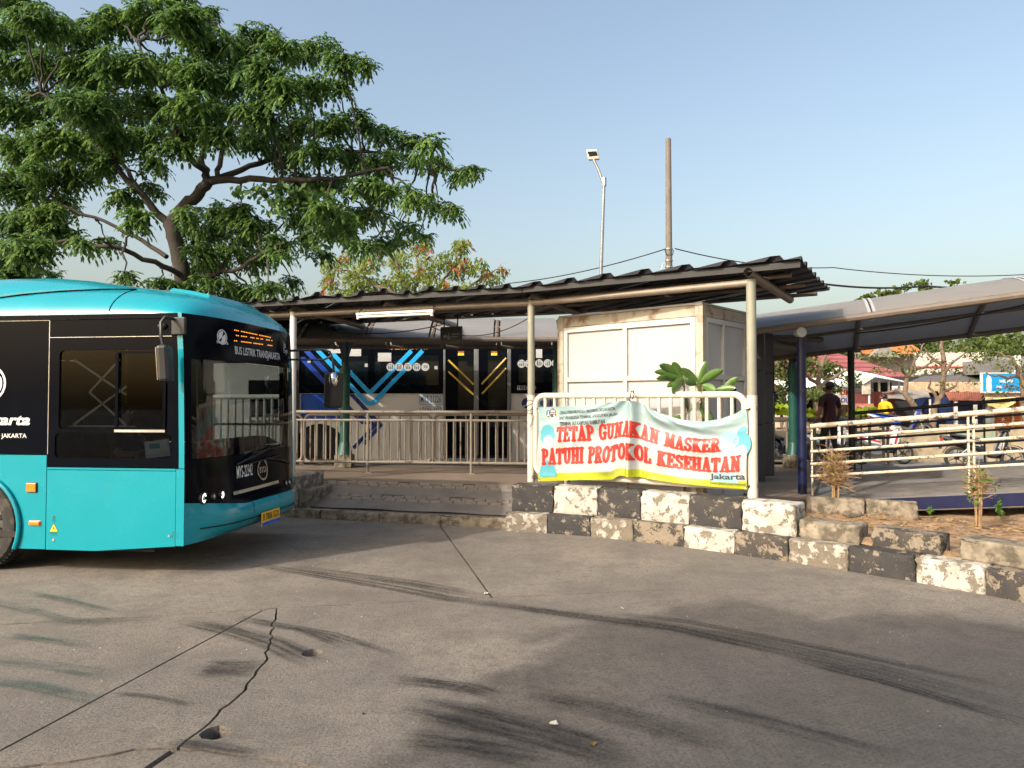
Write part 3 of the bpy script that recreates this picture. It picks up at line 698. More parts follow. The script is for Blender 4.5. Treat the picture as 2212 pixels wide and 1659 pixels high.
for sd in 'fb':
    for i in (0, 2, 4): framebar(fx[i], fx[i+1], Z0+.02, Z1-.155, sd)
    for a, b in ((fx[1], fx[2]), (fx[3], fx[4])):
        for (z0, z1) in ((Z1-.235, Z1-.155), (zt-.035, zt+.035), (Z0+.02, Z0+.12)): framebar(a, b, z0, z1, sd)
        for (z0, z1) in ((zt+.035, Z1-.235), (Z0+.12, zt-.035)):
            (MB().box(a, b, -.014, .006, z0, z1) if sd == 'f' else MB().box(a, b, BD-.006, BD+.014, z0, z1)).build('wall_panel', M['panel'], booth)
sy = [.06, .11, .56, .62, BD-.5, BD-.06]
for sd, xx in (('r', BW), ('l', 0)):
    for a, b in ((sy[0], sy[1]), (sy[2], sy[3]), (sy[5]-.05, sy[5])): framebar(a, b, Z0+.02, Z1-.155, sd)
    for a, b in ((sy[1], sy[2]), (sy[3], sy[5]-.05)):
        for (z0, z1) in ((Z1-.225, Z1-.155), (zt-.03, zt+.04)): framebar(a, b, z0, z1, sd)
        MB().box(xx-.006, xx+.012, a, b, zt+.04, Z1-.225).build('wall_panel', M['panel'], booth)
    MB().box(xx-.006, xx+.012, sy[1], sy[2], Z0, zt-.03).build('wall_panel', M['panel'], booth)
    if sd == 'l': MB().box(-.012, .006, sy[3], sy[5]-.05, Z0, zt-.03).build('wall_panel', M['panel'], booth)
dr = MB().holed([(sy[3]+.01, Z0), (sy[5]-.06, Z0), (sy[5]-.06, zt-.04), (sy[3]+.01, zt-.04)], [[(sy[3]+.16, 1.2), (sy[3]+.16, 1.95), (sy[5]-.25, 1.95), (sy[5]-.25, 1.2)]],
    lambda x, y, k: (BW+.02-.03*k, x, y), 0).build('door', M['panel'], booth)
MB().box(BW+.0, BW+.006, sy[3]+.15, sy[5]-.24, 1.19, 1.96).build('pane', M['glass_dark'], dr)
MB().tube([(BW+.05, sy[5]-.12, 1.35), (BW+.05, sy[5]-.12, 1.5)], .012, 8).build('handle', M['steel'], dr)
# dark clad gate pillars right of the booth
gate = thing('clad_gateway', 'dark grey clad gateway pillars with brown cross beam beside the booth', 'gateway')
for (u0, u1, Y, nm) in ((1628, 1652, 12.0, 'pillar'), (1654, 1672, 12.9, 'pillar')):
    a, b = at(u0, 900, Y), at(u1, 900, Y)
    for (z0, z1) in ((.44, 1.38), (1.39, 2.28), (2.29, 3.0)):
        MB().box(a.x, b.x, Y, Y+.55, z0, z1).build('cladding_panel', M['clad'], gate, bevel=.006)
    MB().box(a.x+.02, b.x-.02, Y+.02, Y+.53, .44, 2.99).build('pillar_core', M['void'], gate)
a = at(1672, 740, 13.0); MB().tube([(a.x, 13.2, 2.83), (a.x+.9, 14.2, 2.83)], .07, 10).build('cross_beam', M['canopy_rib'], gate, smooth=True)
# ------------------------------------------------------------------ white guard rails
def guard_rail(name, A, B, z0, z1, r, rb, nb, m, lab, grp, rc=.14):
    L = (B-A).length; ang = math.atan2(B.y-A.y, B.x-A.x)
    g = thing(name, lab, 'railing', (A.x, A.y, 0), ang, grp)
    pts = []
    for (cx, cz, a0) in ((rc, z1-rc, 180), (L-rc, z1-rc, 90), (L-rc, z0+rc, 0), (rc, z0+rc, -90)):
        for k in range(7):
            a = R(a0 - 15*k); pts.append((cx+rc*math.cos(a), 0, cz+rc*math.sin(a)))
    pts.append(pts[0]); pts.append(pts[1])
    MB().tube(pts, r, 10, cap=False).build('frame', m, g, smooth=True)
    bars = MB().tube([(0,0,z0), (0,0,z1)], rb, 8); me = bars.mesh('baluster', True); me.materials.append(m)
    for i in range(nb):
        o = bpy.data.objects.new('baluster', me); COL.objects.link(o); o.parent = g; o.location = (L*(i+1)/(nb+1), 0, 0)
    return g
e12 = (P2-P1).normalized(); eL = (P1-PL).normalized()
guard_rail('guard_rail', P1+e12*.085, P2-e12*.085, .72, 1.85, .044, .025, 18, M['white_rail'], 'thick white guard rail with rounded corners behind the banner', 'white guard rails')
guard_rail('guard_rail', PLL+eL*.1, PL-eL*.1, .72, 1.85, .044, .025, 24, M['white_rail'], 'white guard rail seen through the teal bus windscreen', 'white guard rails')
def straight_rail(name, pts, zr, post_at, m, lab, grp, nb, rt=.03, rm=.024, rb=.014, zf=.44):
    """top rail, second rail, bottom rail, balusters and feet along a line"""
    A, B = Vector(pts[0]), Vector(pts[1]); L = (B-A).length
    g = thing(name, lab, 'railing', (A.x, A.y, 0), math.atan2(B.y-A.y, B.x-A.x), grp)
    for z, r in zr: MB().tube([(0,0,z), (L,0,z)], r, 8).build('rail', m, g, smooth=True)
    for f in post_at:
        p = MB().tube([(L*f,0,zf), (L*f,0,zr[0][0])], .027, 8).build('post', m, g, smooth=True)
        MB().box(L*f-.09, L*f+.09, -.06, .06, zf+.001, zf+.014).build('foot_plate', m, p)
    me = MB().tube([(0,0,zr[-1][0]), (0,0,zr[1][0])], rb, 6).mesh('baluster', True); me.materials.append(m)
    for i in range(nb):
        x = L*(i+.5)/nb
        if min(abs(x-L*f) for f in post_at) < .04: continue
        o = bpy.data.objects.new('baluster', me); COL.objects.link(o); o.parent = g; o.location = (x, 0, 0)
    return g
ra, rb_ = gp(620, 1019, .44), gp(1172, 1026, .44)
rA, rB = Vector((ra.x-.0, ra.y, 0)), Vector((rb_.x, rb_.y, 0)); LL = (rB-rA).length
def frac(u):
    r_ = (u-1106)/FP; fa, fb = rA.x-r_*rA.y, rB.x-r_*rB.y; return -fa/(fb-fa)
zr = lambda v, u=900: onplane(u, v, rA, rB)[1]
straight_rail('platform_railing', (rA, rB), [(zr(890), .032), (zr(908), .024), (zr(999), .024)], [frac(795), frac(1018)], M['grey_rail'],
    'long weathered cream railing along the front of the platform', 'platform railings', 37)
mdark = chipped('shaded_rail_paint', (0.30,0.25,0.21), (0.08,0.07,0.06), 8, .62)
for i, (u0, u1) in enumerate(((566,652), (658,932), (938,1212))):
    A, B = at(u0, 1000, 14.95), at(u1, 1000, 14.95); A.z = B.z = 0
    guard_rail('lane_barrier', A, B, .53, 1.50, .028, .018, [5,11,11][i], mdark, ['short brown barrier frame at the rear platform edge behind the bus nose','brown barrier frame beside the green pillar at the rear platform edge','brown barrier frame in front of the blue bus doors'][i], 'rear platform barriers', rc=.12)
# ------------------------------------------------------------------ barrel canopy along the bus lane on green pillars
def barrel(name, lab, A, B, za, zb, q, W, rise, dzfar, nb, m_sheet, grp, strips_out):
    """barrel roof: near eave A->B (height za->zb), spanning W along q"""
    g = thing(name, lab, 'canopy', (0,0,0), 0, grp); e = B-A
    def pt(f, w, up=0.0):
        p = A + e*f + q*(W*w); z = za+(zb-za)*f + rise*(1-(2*w-1)**2) + dzfar*w
        return Vector((p.x, p.y, z+up))
    for i in range(nb):
        f0, f1 = i/nb+.004, (i+1)/nb-.004
        o = MB().grid([[pt(f0+(f1-f0)*a/2, w/14) for w in range(15)] for a in range(3)]).build('roof_panel', m_sheet, g)
        s = o.modifiers.new('thick', 'SOLIDIFY'); s.thickness = .012; s.offset = 0
    for i in range(nb+1):
        f = min(max(i/nb, .004), .996)
        MB().tube([pt(f, w/14, -.06) for w in range(15)], .045, 8).build('arch_rib', M['canopy_rib'], g, smooth=True)
        if strips_out:
            for dx in (-.05, .012):
                fo = dx/e.length
                MB().grid([[pt(f+fo, w/20, .014) for w in range(21)], [pt(f+fo+.038/e.length, w/20, .014) for w in range(21)]]).build('joint_strip', M['alu'], g)
    for w, r in ((.0, .05), (.18, .032), (.5, .035), (.82, .032), (1.0, .05)):
        MB().tube([pt(i/10, w, -.03 if w in (0, 1) else -.055) for i in range(11)], r, 8).build('purlin', M['canopy_rib'], g, smooth=True)
    return g, pt
def canopy_mat(name, col, tr):
    m, t, p = nodes(name); v = coords(t, 'Object'); n = noise(t, 1.3, 5, v); d = noise(t, 4, 7, v, .65)
    c = mixc(t, ramp(t, n.outputs['Fac'], [(.3,0.),(.7,1.)]), tuple(x*.93 for x in col), tuple(x*1.07 for x in col))
    c = mixc(t, ramp(t, d.outputs['Fac'], [(.55,0.),(.75,.45)]), c, (.15,.13,.11)); t.links.new(c, p.inputs['Base Color']); p.inputs['Roughness'].default_value = .45
    tl = t.nodes.new('ShaderNodeBsdfTranslucent'); tl.inputs[0].default_value = (.42,.46,.52,1); mx = t.nodes.new('ShaderNodeMixShader'); mx.inputs[0].default_value = tr
    o = t.nodes['Material Output']; t.links.new(p.outputs[0], mx.inputs[1]); t.links.new(tl.outputs[0], mx.inputs[2]); t.links.new(mx.outputs[0], o.inputs[0]); return m
M['canopy_t'] = canopy_mat('canopy_sheet_translucent', (.30,.28,.255), .32)
M['canopy_t2'] = canopy_mat('canopy_sheet_pale', (.20,.20,.205), .09)
lc, lpt = barrel('platform_canopy', 'long barrel vaulted canopy with grey panels above the rear platform edge', Vector((-10.2,13.6,0)), Vector((5.9,13.6,0)), 2.98, 2.98, Vector((0,1,0)), 2.55, .48, .06, 13, M['canopy_t2'], 'barrel canopies', False)
for x, lab in ((at(745,900,14.6).x, 'dark green pillar with curved brackets left of the blue bus front window'), (at(1203,900,14.6).x, 'dark green pillar partly hidden by the booth corner'), (at(1714,900,14.6).x, 'dark green pillar next to the blue post on the walkway'), (-8.0, 'dark green pillar behind the teal bus')):
    g = thing('canopy_pillar', lab, 'pillar', (x, 14.6, 0), 0, 'green canopy pillars')
    MB().tube([(0,0,.95), (0,0,2.42)], .095, 14).build('shaft', M['green_post'], g, smooth=True)
    MB().tube([(0,0,2.42), (0,0,3.42)], .075, 12).build('upper_shaft', M['green_post'], g, smooth=True)
    MB().tube([(0,0,2.36), (0,0,2.46)], .112, 14).build('collar', M['green_post'], g, smooth=True)
    MB().box(-.17, .17, -.17, .17, .44, .70).build('plinth', M['concrete'], g, bevel=.015)
    MB().tube([(0,0,.70), (0,0,.95)], [.16, .10], 12).build('base_cone', M['green_post'], g, smooth=True)
    for s in (-1, 1):
        rows = []
        for k in range(8):
            f = k/7; yy = s*(.05+.95*f**1.0); zt_ = 3.36-.30*f*f; zb = 2.55+.62*math.sin(f*math.pi/2)
            rows.append([(-.035, yy, zb), (.035, yy, zb), (.035, yy, max(zt_, zb+.02)), (-.035, yy, max(zt_, zb+.02))])
        MB().grid(rows, close=True).build('bracket', M['clad'], g)
# ------------------------------------------------------------------ covered metal walkway on the right
WD = Vector((.921, -.39, 0)); WQ = Vector((.39, .921, 0)); W0 = Vector((4.2, 10.2, 0))
walk = thing('metal_walkway', 'ribbed metal walkway ramp with dark blue edge beam', 'ramp')
tag(walk, kind='structure')
def wz(s): return .375 + .10*s
LWK = 6.2
for i in range(12):
    s0, s1 = LWK*i/12, LWK*(i+1)/12-.006
    mb = MB()
    c4 = [W0+WD*s0-WQ*.12, W0+WD*s1-WQ*.12, W0+WD*s1+WQ*4.35, W0+WD*s0+WQ*4.35]
    zz = [wz(s0), wz(s1), wz(s1), wz(s0)]
    mb.prism([(c.x, c.y, z-.03) for c, z in zip(c4, zz)], (0, 0, .03)); mb.build('deck_plate', M['deck'] if 'deck' in M else M.setdefault('deck', mat('deck_plate', (.20,.19,.185), .55, .3, var=.25, scale=3, bmp=.5, bscale=45, dirt=((.30,.22,.15), 2.5, .55, .5))), walk)
mbr = MB()
for k in range(40):
    w = -.10 + 4.4*k/39
    mbr.grid([[W0+WD*s+WQ*w+Vector((0,0,wz(s)+.001)), W0+WD*s+WQ*(w+.018)+Vector((0,0,wz(s)+.010)), W0+WD*s+WQ*(w+.036)+Vector((0,0,wz(s)+.001))] for s in (0.3, LWK)])
mbr.build('deck_ribs', M['deck'], walk)
for w in (-.14, 4.37):
    a, b = W0+WD*.35+WQ*w, W0+WD*LWK+WQ*w
    MB().prism([(a.x,a.y,wz(.35)-.17), (b.x,b.y,wz(LWK)-.19), (b.x,b.y,wz(LWK)-.012), (a.x,a.y,wz(.35)-.012)], WQ*.05).build('edge_beam', M['blue_post'], walk)
    MB().prism([(a.x,a.y,wz(.35)-.185), (b.x,b.y,wz(LWK)-.205), (b.x,b.y,wz(LWK)-.192), (a.x,a.y,wz(.35)-.172)], WQ*.10-WQ*0).build('lower_flange', M['canopy_rib'], walk)
def ramp_rail(name, w, s0, s1, zs, rs, posts, m, lab, grp, dbl):
    g = thing(name, lab, 'railing', (0,0,0), 0, grp)
    P = lambda s, z: W0+WD*s+WQ*w+Vector((0,0,wz(s)-.375+z))
    for z, r in zip(zs, rs):
        MB().tube([P(s0+(s1-s0)*k/6, z) for k in range(7)], r, 10).build('rail', m, g, smooth=True)
    for s in posts:
        for d in ((-.03, .03) if dbl and s > s0+.3 else (0,)):
            MB().prism([P(s+d-.012, .30), P(s+d+.012, .30), P(s+d+.012, zs[0]), P(s+d-.012, zs[0])], WQ*.05).build('post', m, g)
        if dbl and s > s0+.3:
            for z in zs[1:]:
                for d in (-.055, .055): MB().ball(P(s+d, z+.03)-WQ*.012, .011, 6, 4).build('bolt', M['steel'], g)
    return g
nz = [onplane(1745, v, W0, W0+WD)[1] for v in (921.5, 949, 976, 1003, 1029)]
ramp_rail('walkway_railing', 0, 0.03, 6.2, nz, [.036, .022, .021, .021, .021], [.05, 1.98, 3.9, 5.8], M['cream_rail'], 'cream railing of five sloping tubes with flaking paint on the near side of the walkway', 'walkway railings', True)
ramp_rail('walkway_railing', 4.2, .78, 6.4, [1.47, 1.20, .96, .74], [.034, .022, .022, .022], [.9, 2.9, 4.9], M['black_plastic'], 'black railing on the far side of the walkway', 'walkway railings', False)
bp = gp(1734, 1086, .31)
g = thing('blue_post', 'dark blue steel canopy post with peeling paint at the walkway corner', 'post', (bp.x, bp.y, 0))
MB().tube([(0,0,.28), (0,0,2.80)], .064, 14).build('shaft', M['blue_post'], g, smooth=True)
MB().box(-.11,.11,-.11,.11,.27,.30).build('base_plate', M['blue_post'], g)
k2 = W0+WD*.74+WQ*4.25
g = thing('black_post', 'black steel canopy post on the far side of the walkway', 'post', (k2.x, k2.y, 0))
MB().tube([(0,0,.44), (0,0,2.76)], .062, 12).build('shaft', M['black_plastic'], g, smooth=True); MB().box(-.1,.1,-.1,.1,.44,.46).build('base_plate', M['black_plastic'], g)
for s, w, zz, lab in ((4.6, -.02, 2.9, 'blue steel canopy post beyond the right edge of the walkway'), (4.9, 4.25, 2.9, 'black steel canopy post far along the walkway')):
    q = W0+WD*s+WQ*w; g = thing('canopy_post', lab, 'post', (q.x, q.y, 0)); MB().tube([(0,0,.3), (0,0,zz+.25)], .06, 12).build('shaft', M['blue_post'] if w < 1 else M['black_plastic'], g, smooth=True); MB().box(-.1,.1,-.1,.1,.3,.32).build('base_plate', M['blue_post'], g)
rc_, rpt_ = barrel('walkway_canopy', 'beige barrel vaulted canopy rising to the right over the metal walkway', Vector((3.4,10.45,0))-WD*.25, Vector((3.4,10.45,0))+WD*7.4, 2.775, 3.575, WQ, 4.6, .50, -.14, 4, M['canopy_t'], 'barrel canopies', True)
# the canopy frame hangs from a longitudinal tube; round floodlight on the blue post
fl = thing('round_floodlight', 'white round floodlight mounted high on the blue post', 'lamp', at(1727, 719, 9.95), 0)
MB().lathe([(0,-.09),(.066,-.085),(.07,-.06),(.062,0),(.05,.08),(0,.09)], axis='Y', n=18).build('housing', mat('lamp_housing', (.32,.31,.29), .5), fl, smooth=True)  # white housing given a grey base that carries the canopy's shade
MB().tube([(0,.05,.02), (.04,.12,.05)], .018, 6).build('bracket', M['canopy_rib'], fl)
for i, (u0, v0, u1, v1, Y, lab) in enumerate([(1700,700,2240,638,10.9,'black cable bundle strung under the walkway canopy front edge'), (1850,720,2240,652,11.3,'second black cable under the walkway canopy')]):
    cable('canopy_cable', [at(u0,v0,Y), at(u1,v1,Y-1.6)], .05, .012, lab, 'cables under the roofs')
straight_rail('rear_railing', (Vector((at(1655,900,15.2).x,15.2,0)), Vector((8.0,15.2,0))), [(1.40,.045), (1.36,.02), (.52,.02)], [.02,.5,.98], M['grey_rail'], 'grey railing at the rear platform edge behind the standing man', 'platform railings', 9, rb=.028)
# ------------------------------------------------------------------ banner tied to the guard rail
BA = math.atan2(e12.y, e12.x); Bo = P1 - Vector((-e12.y, e12.x, 0))*.085
bq = lambda u, v: onplane(u, v, Bo, Bo+e12)
ban = thing('health_banner', 'light blue cloth banner with large red lettering tied to the white guard rail', 'banner', (Bo.x, Bo.y, 0), BA)
topc = [bq(*p) for p in [(1162,880),(1210,878),(1270,874.5),(1330,868),(1368,864),(1388,874),(1420,890),(1470,906),(1515,911),(1555,905),(1588,894),(1613,879)]]
botc = [bq(*p) for p in [(1168,1040),(1250,1037),(1325,1036),(1340,1027),(1378,1030),(1450,1042),(1540,1052),(1617,1058)]]
def interp(c, a):
    for i in range(len(c)-1):
        if a <= c[i+1][0] or i == len(c)-2:
            f = (a-c[i][0])/(c[i+1][0]-c[i][0]); f = min(max(f, 0), 1)
            return c[i][1]+(c[i+1][1]-c[i][1])*f
def smoothc(c, a, w=.05): return (interp(c, a-w)+interp(c, a)*2+interp(c, a+w))/4
aL, aR = topc[0][0], topc[-1][0]; sp_ = (topc[4][0]-aL)/(aR-aL)
def drape(s, t, off=0.0):
    """s 0..1 left to right, t 0..1 top to bottom -> local point"""
    a = aL + (aR-aL)*s
    zt_ = smoothc(topc, a, .02); zb = smoothc(botc, a, .025); z = zt_+(zb-zt_)*t
    ds = s-sp_; y = 0.0
    # folds fanning out below the middle tie
    fan = math.exp(-t*1.1)
    ang = ds/(t*.55+.05)
    y += -.042*math.cos(ang*5.0)*math.exp(-abs(ang)*.9)*(.35+fan)
    y += -.11*math.exp(-((ds+.012*t-.004)/.016)**2)*(.45+.55*t)          # standing pleat
    y += .055*math.exp(-((ds-.035)/.022)**2)*(.3+.7*t)
    # folds running into the top right tie and the sagging hem
    if s > sp_:
        rs = (s-sp_)/(1-sp_); sag = math.sin(math.pi*rs)
        y += -.055*sag*math.exp(-((t-.08)/.07)**2) + .03*sag*math.exp(-((t-.23)/.08)**2) - .022*math.sin(9*t+7*rs)*sag*(1-t)
    y += -.010*math.sin(s*31+t*4)*math.exp(-s*6) + .008*math.sin(11*s+9*t) + .006*math.sin(23*s-13*t)
    lx = math.sin(math.pi*min(max(s,0),1)); y *= .35+.65*min(1, lx*3)
    y += -.02*t*lx
    y += -.035*math.exp(-((t-.88)/.05)**2)*math.exp(-((s-.37)/.035)**2)
    return Vector((a + .010*math.sin(6*t), y - off, z))
nu, nv = 170, 56
rows = [[drape(i/nu, j/nv) for j in range(nv+1)] for i in range(nu+1)]
me = bpy.data.meshes.new('cloth'); vs = [p for r in rows for p in r]; m1 = nv+1
me.from_pydata([tuple(p) for p in vs], [], [(i*m1+j, i*m1+j+1, (i+1)*m1+j+1, (i+1)*m1+j) for i in range(nu) for j in range(nv)])
ul = me.uv_layers.new(name='UVMap')
for l in me.loops: ul.data[l.index].uv = ((l.vertex_index//m1)/nu, (l.vertex_index % m1)/nv)
me.shade_smooth()
def banner_material():
    m, t, p = nodes('banner_print'); uv = t.nodes.new('ShaderNodeUVMap'); sx = t.nodes.new('ShaderNodeSeparateXYZ'); t.links.new(uv.outputs[0], sx.inputs[0])
    c = ramp(t, sx.outputs['Y'], [(0.0, (.24,.37,.39)), (.22, (.32,.44,.46)), (.6, (.41,.46,.47)), (.86, (.43,.46,.46)), (.895, (.43,.46,.46)), (.90, (.36,.41,.016)), (1.0, (.37,.41,.014))])
    t.nodes[-1].color_ramp.interpolation = 'LINEAR'
    n = noise(t, 3, 6, coords(t, 'Object', shuffle=False))
    c = mixc(t, ramp(t, n.outputs['Fac'], [(.5,0.),(.8,.3)]), c, (.55,.52,.46)); t.links.new(c, p.inputs['Base Color'])
    p.inputs['Roughness'].default_value = .42; bump(t, p, noise(t, 9, 5, coords(t, 'Object', shuffle=False)).outputs['Fac'], .25, .03)
    tl = t.nodes.new('ShaderNodeBsdfTranslucent'); t.links.new(c, tl.inputs[0]); mx = t.nodes.new('ShaderNodeMixShader'); mx.inputs[0].default_value = .12
    o = t.nodes['Material Output']; t.links.new(p.outputs[0], mx.inputs[1]); t.links.new(tl.outputs[0], mx.inputs[2]); t.links.new(mx.outputs[0], o.inputs[0]); return m
cl = bpy.data.objects.new('cloth', me); COL.objects.link(cl); me.materials.append(banner_material()); cl.parent = ban
M['red_print'] = mat('red_print', (.42,.028,.018), .45, var=.12, scale=5); M['dark_print'] = mat('dark_print', (.045,.05,.055), .5)
M['cyan_print'] = mat('cyan_print', (.085,.34,.42), .5, var=.06); M['navy_print'] = mat('navy_print', (.03,.03,.16), .5); M['yellow_print'] = mat('yellow_print', (.7,.55,.05), .5)
M['skin_print'] = mat('pale_print', (.52,.57,.58), .5); M['cyan_print2'] = mat('pale_cyan_print', (.24,.47,.52), .5)
SW, SH = 2.95, 1.02                    # flat size of the cloth
fl_s = lambda u, v=950: (bq(u, v)[0]-aL)/(aR-aL)
# heavy slab-serif letters drawn as strokes
V_, H_, S_ = .105, .078, .07
G = {
 'T': (.92, [([(.46,.06),(.46,.92)],V_), ([(.08,.92),(.84,.92)],H_), ([(.08,.92),(.05,.73)],S_), ([(.84,.92),(.87,.73)],S_), ([(.30,.05),(.62,.05)],S_)]),
 'E': (.90, [([(.26,.06),(.26,.94)],V_), ([(.10,.94),(.76,.94)],H_), ([(.76,.94),(.79,.76)],S_), ([(.26,.51),(.60,.51)],H_), ([(.60,.40),(.60,.62)],.05), ([(.10,.06),(.80,.06)],H_), ([(.80,.06),(.83,.26)],S_)]),
 'A': (1.02, [([(.20,.06),(.50,.95)],.075), ([(.50,.95),(.80,.06)],V_), ([(.28,.32),(.70,.32)],.06), ([(.06,.05),(.34,.05)],S_), ([(.62,.05),(.98,.05)],S_)]),
 'P': (.88, [([(.26,.06),(.26,.94)],V_), ([(.10,.94),(.52,.94),(.70,.88),(.77,.73),(.70,.57),(.52,.50),(.28,.50)],.085), ([(.10,.05),(.46,.05)],S_)]),
 'G': (1.0, [([(.84,.74),(.74,.90),(.52,.97),(.30,.90),(.17,.70),(.14,.48),(.18,.26),(.32,.09),(.54,.03),(.72,.10),(.80,.22)],.09), ([(.80,.10),(.80,.42)],V_), ([(.60,.42),(.94,.42)],S_), ([(.86,.94),(.86,.72)],.05)]),
 'U': (1.0, [([(.24,.94),(.24,.34),(.32,.13),(.50,.05),(.68,.13),(.76,.34),(.76,.94)],.088), ([(.08,.95),(.42,.95)],S_), ([(.60,.95),(.94,.95)],S_)]),
 'N': (1.04, [([(.24,.06),(.24,.94)],.075), ([(.24,.94),(.80,.08)],V_), ([(.80,.08),(.80,.94)],.075), ([(.08,.05),(.42,.05)],S_), ([(.64,.95),(.98,.95)],S_), ([(.08,.95),(.28,.95)],S_)]),
 'K': (1.0, [([(.26,.06),(.26,.94)],V_), ([(.30,.46),(.74,.92)],.075), ([(.42,.58),(.80,.08)],V_), ([(.10,.05),(.44,.05)],S_), ([(.10,.95),(.44,.95)],S_), ([(.60,.95),(.92,.95)],S_), ([(.64,.05),(.98,.05)],S_)]),
 'M': (1.22, [([(.22,.06),(.26,.94)],.075), ([(.26,.94),(.60,.16)],V_), ([(.60,.16),(.94,.94)],.075), ([(.96,.94),(.98,.06)],V_), ([(.06,.05),(.38,.05)],S_), ([(.80,.05),(1.16,.05)],S_), ([(.08,.95),(.3,.95)],S_), ([(.92,.95),(1.14,.95)],S_)]),
 'S': (.84, [([(.70,.76),(.62,.90),(.42,.96),(.22,.89),(.15,.74),(.24,.59),(.44,.51),(.64,.42),(.72,.27),(.64,.11),(.42,.04),(.20,.10),(.12,.26)],.092), ([(.73,.95),(.72,.72)],.05), ([(.10,.05),(.11,.28)],.05)]),
 'R': (1.0, [([(.26,.06),(.26,.94)],V_), ([(.10,.94),(.52,.94),(.70,.88),(.77,.74),(.70,.59),(.52,.52),(.28,.52)],.085), ([(.48,.50),(.66,.36),(.80,.08)],.095), ([(.10,.05),(.46,.05)],S_), ([(.68,.05),(.98,.05)],S_)]),
 'H': (1.04, [([(.25,.06),(.25,.94)],V_), ([(.79,.06),(.79,.94)],V_), ([(.25,.50),(.79,.50)],H_), ([(.08,.05),(.43,.05)],S_), ([(.08,.95),(.43,.95)],S_), ([(.61,.05),(.96,.05)],S_), ([(.61,.95),(.96,.95)],S_)]),
 'I': (.54, [([(.27,.06),(.27,.94)],V_), ([(.08,.05),(.46,.05)],S_), ([(.08,.95),(.46,.95)],S_)]),
 'O': (1.0, [([(.50+.34*math.sin(2*math.pi*k/20), .5+.44*math.cos(2*math.pi*k/20)) for k in range(21)],.10)]),
 'L': (.88, [([(.26,.06),(.26,.94)],V_), ([(.10,.06),(.76,.06)],H_), ([(.76,.06),(.79,.28)],S_), ([(.10,.95),(.44,.95)],S_)]),
 ' ': (.55, [])}
depth_k = [0]
def stroke_letters(txt, s0, s1, t0, t1, grow=0.0):
    """strokes laid on the cloth: s range, t of top and bottom of the letters"""
    W_ = sum(G[c][0]+.06 for c in txt); mb = MB(); x = 0.0; k = (s1-s0)/W_; hh = (t0-t1)
    asp = (k*SW)/(abs(hh)*SH)
    for ch in txt:
        w, st = G[ch]
        for pl_, r in st:
            depth_k[0] += 1; o = .0045+.00012*(depth_k[0] % 11); r += grow
            q = []
            for i in range(len(pl_)-1):
                a, b = Vector(pl_[i]), Vector(pl_[i+1]); n = max(2, int((b-a).length/.07)) if len(pl_) < 5 else 2
                q += [a.lerp(b, j/n) for j in range(n)]
            q.append(Vector(pl_[-1])); n = len(q)
            def P(v): return drape(s0+k*(x+v.x), t1+hh*v.y, o)
            L_, R_ = [], []; closed = (q[0]-q[-1]).length < 1e-6
            for i in range(n):
                d = (q[min(i+1,n-1)]-q[max(i-1,0)]) if not closed else (q[(i+1)%(n-1)]-q[(i-1)%(n-1)])
                d.x *= asp; d.normalize(); nn = Vector((-d.y/asp, d.x))
                rr = r*(1.12 if i in (0, n-1) and not closed else 1)
                L_.append(q[i]+nn*rr); R_.append(q[i]-nn*rr)
            mb.grid([[P(a), P((a+b)*.5), P(b)] for a, b in zip(L_, R_)])
            if not closed:
                for i, sg in ((0, -1), (n-1, 1)):
                    c = q[i]; d = (q[1]-q[0] if i == 0 else q[-1]-q[-2]); an = math.atan2(d.y, d.x*asp)
                    arc = [c + Vector((math.cos(an+sg*0+a)/asp, math.sin(an+a)))*r*1.12 for a in [(-math.pi/2+math.pi*j/6 + (math.pi if sg < 0 else 0)) for j in range(7)]]
                    depth_k[0] += 1; o2 = o; o = .0045+.00012*(depth_k[0] % 11)
                    mb.add([P(c)] + [P(a) for a in arc], [(0, j+1, j+2) for j in range(6)]); o = o2
        x += w+.06
    return mb
def t_of(u, v): # share of the cloth height at a picture point
    a, z = bq(u, v); zt_ = smoothc(topc, a, .02); zb = smoothc(botc, a, .025); return (z-zt_)/(zb-zt_)
L1 = (fl_s(1203), fl_s(1556), .275, .475); L2 = (fl_s(1172), fl_s(1602), .565, .775)
for txt, (s0, s1, ta, tb) in (('TETAP GUNAKAN MASKER', L1), ('PATUHI PROTOKOL KESEHATAN', L2)):
    stroke_letters(txt, s0, s1, ta, tb, .004).build('lettering', M['red_print'], ban)
def flat_text(txt, s0, s1, t0, t1, m, bold=0.0, off=.004, slant=0.0):
    mb = MB(); text_on(mb, txt, 1, 1, lambda x, y: drape(s0+(s1-s0)*(x+slant*y), t1+(t0-t1)*y, off), bold)
    mb.build('lettering', m, ban)
flat_text('DINAS PERHUBUNGAN PROVINSI DKI JAKARTA', fl_s(1207), fl_s(1328), .062, .118, M['dark_print'], .02, slant=.008)
flat_text('UNIT PENGELOLA TERMINAL ANGKUTAN JALAN', fl_s(1206), fl_s(1331), .136, .192, M['dark_print'], .02)
flat_text('TERMINAL BUS KAMPUNG RAMBUTAN', fl_s(1208), fl_s(1305), .210, .266, M['dark_print'], .03)
flat_text('Jakarta', fl_s(1534), fl_s(1611), .80, .905, M['dark_print'], .03)
flat_text('Sukses Jakarta untuk Indonesia!', fl_s(1534), fl_s(1612), .925, .965, M['dark_print'])
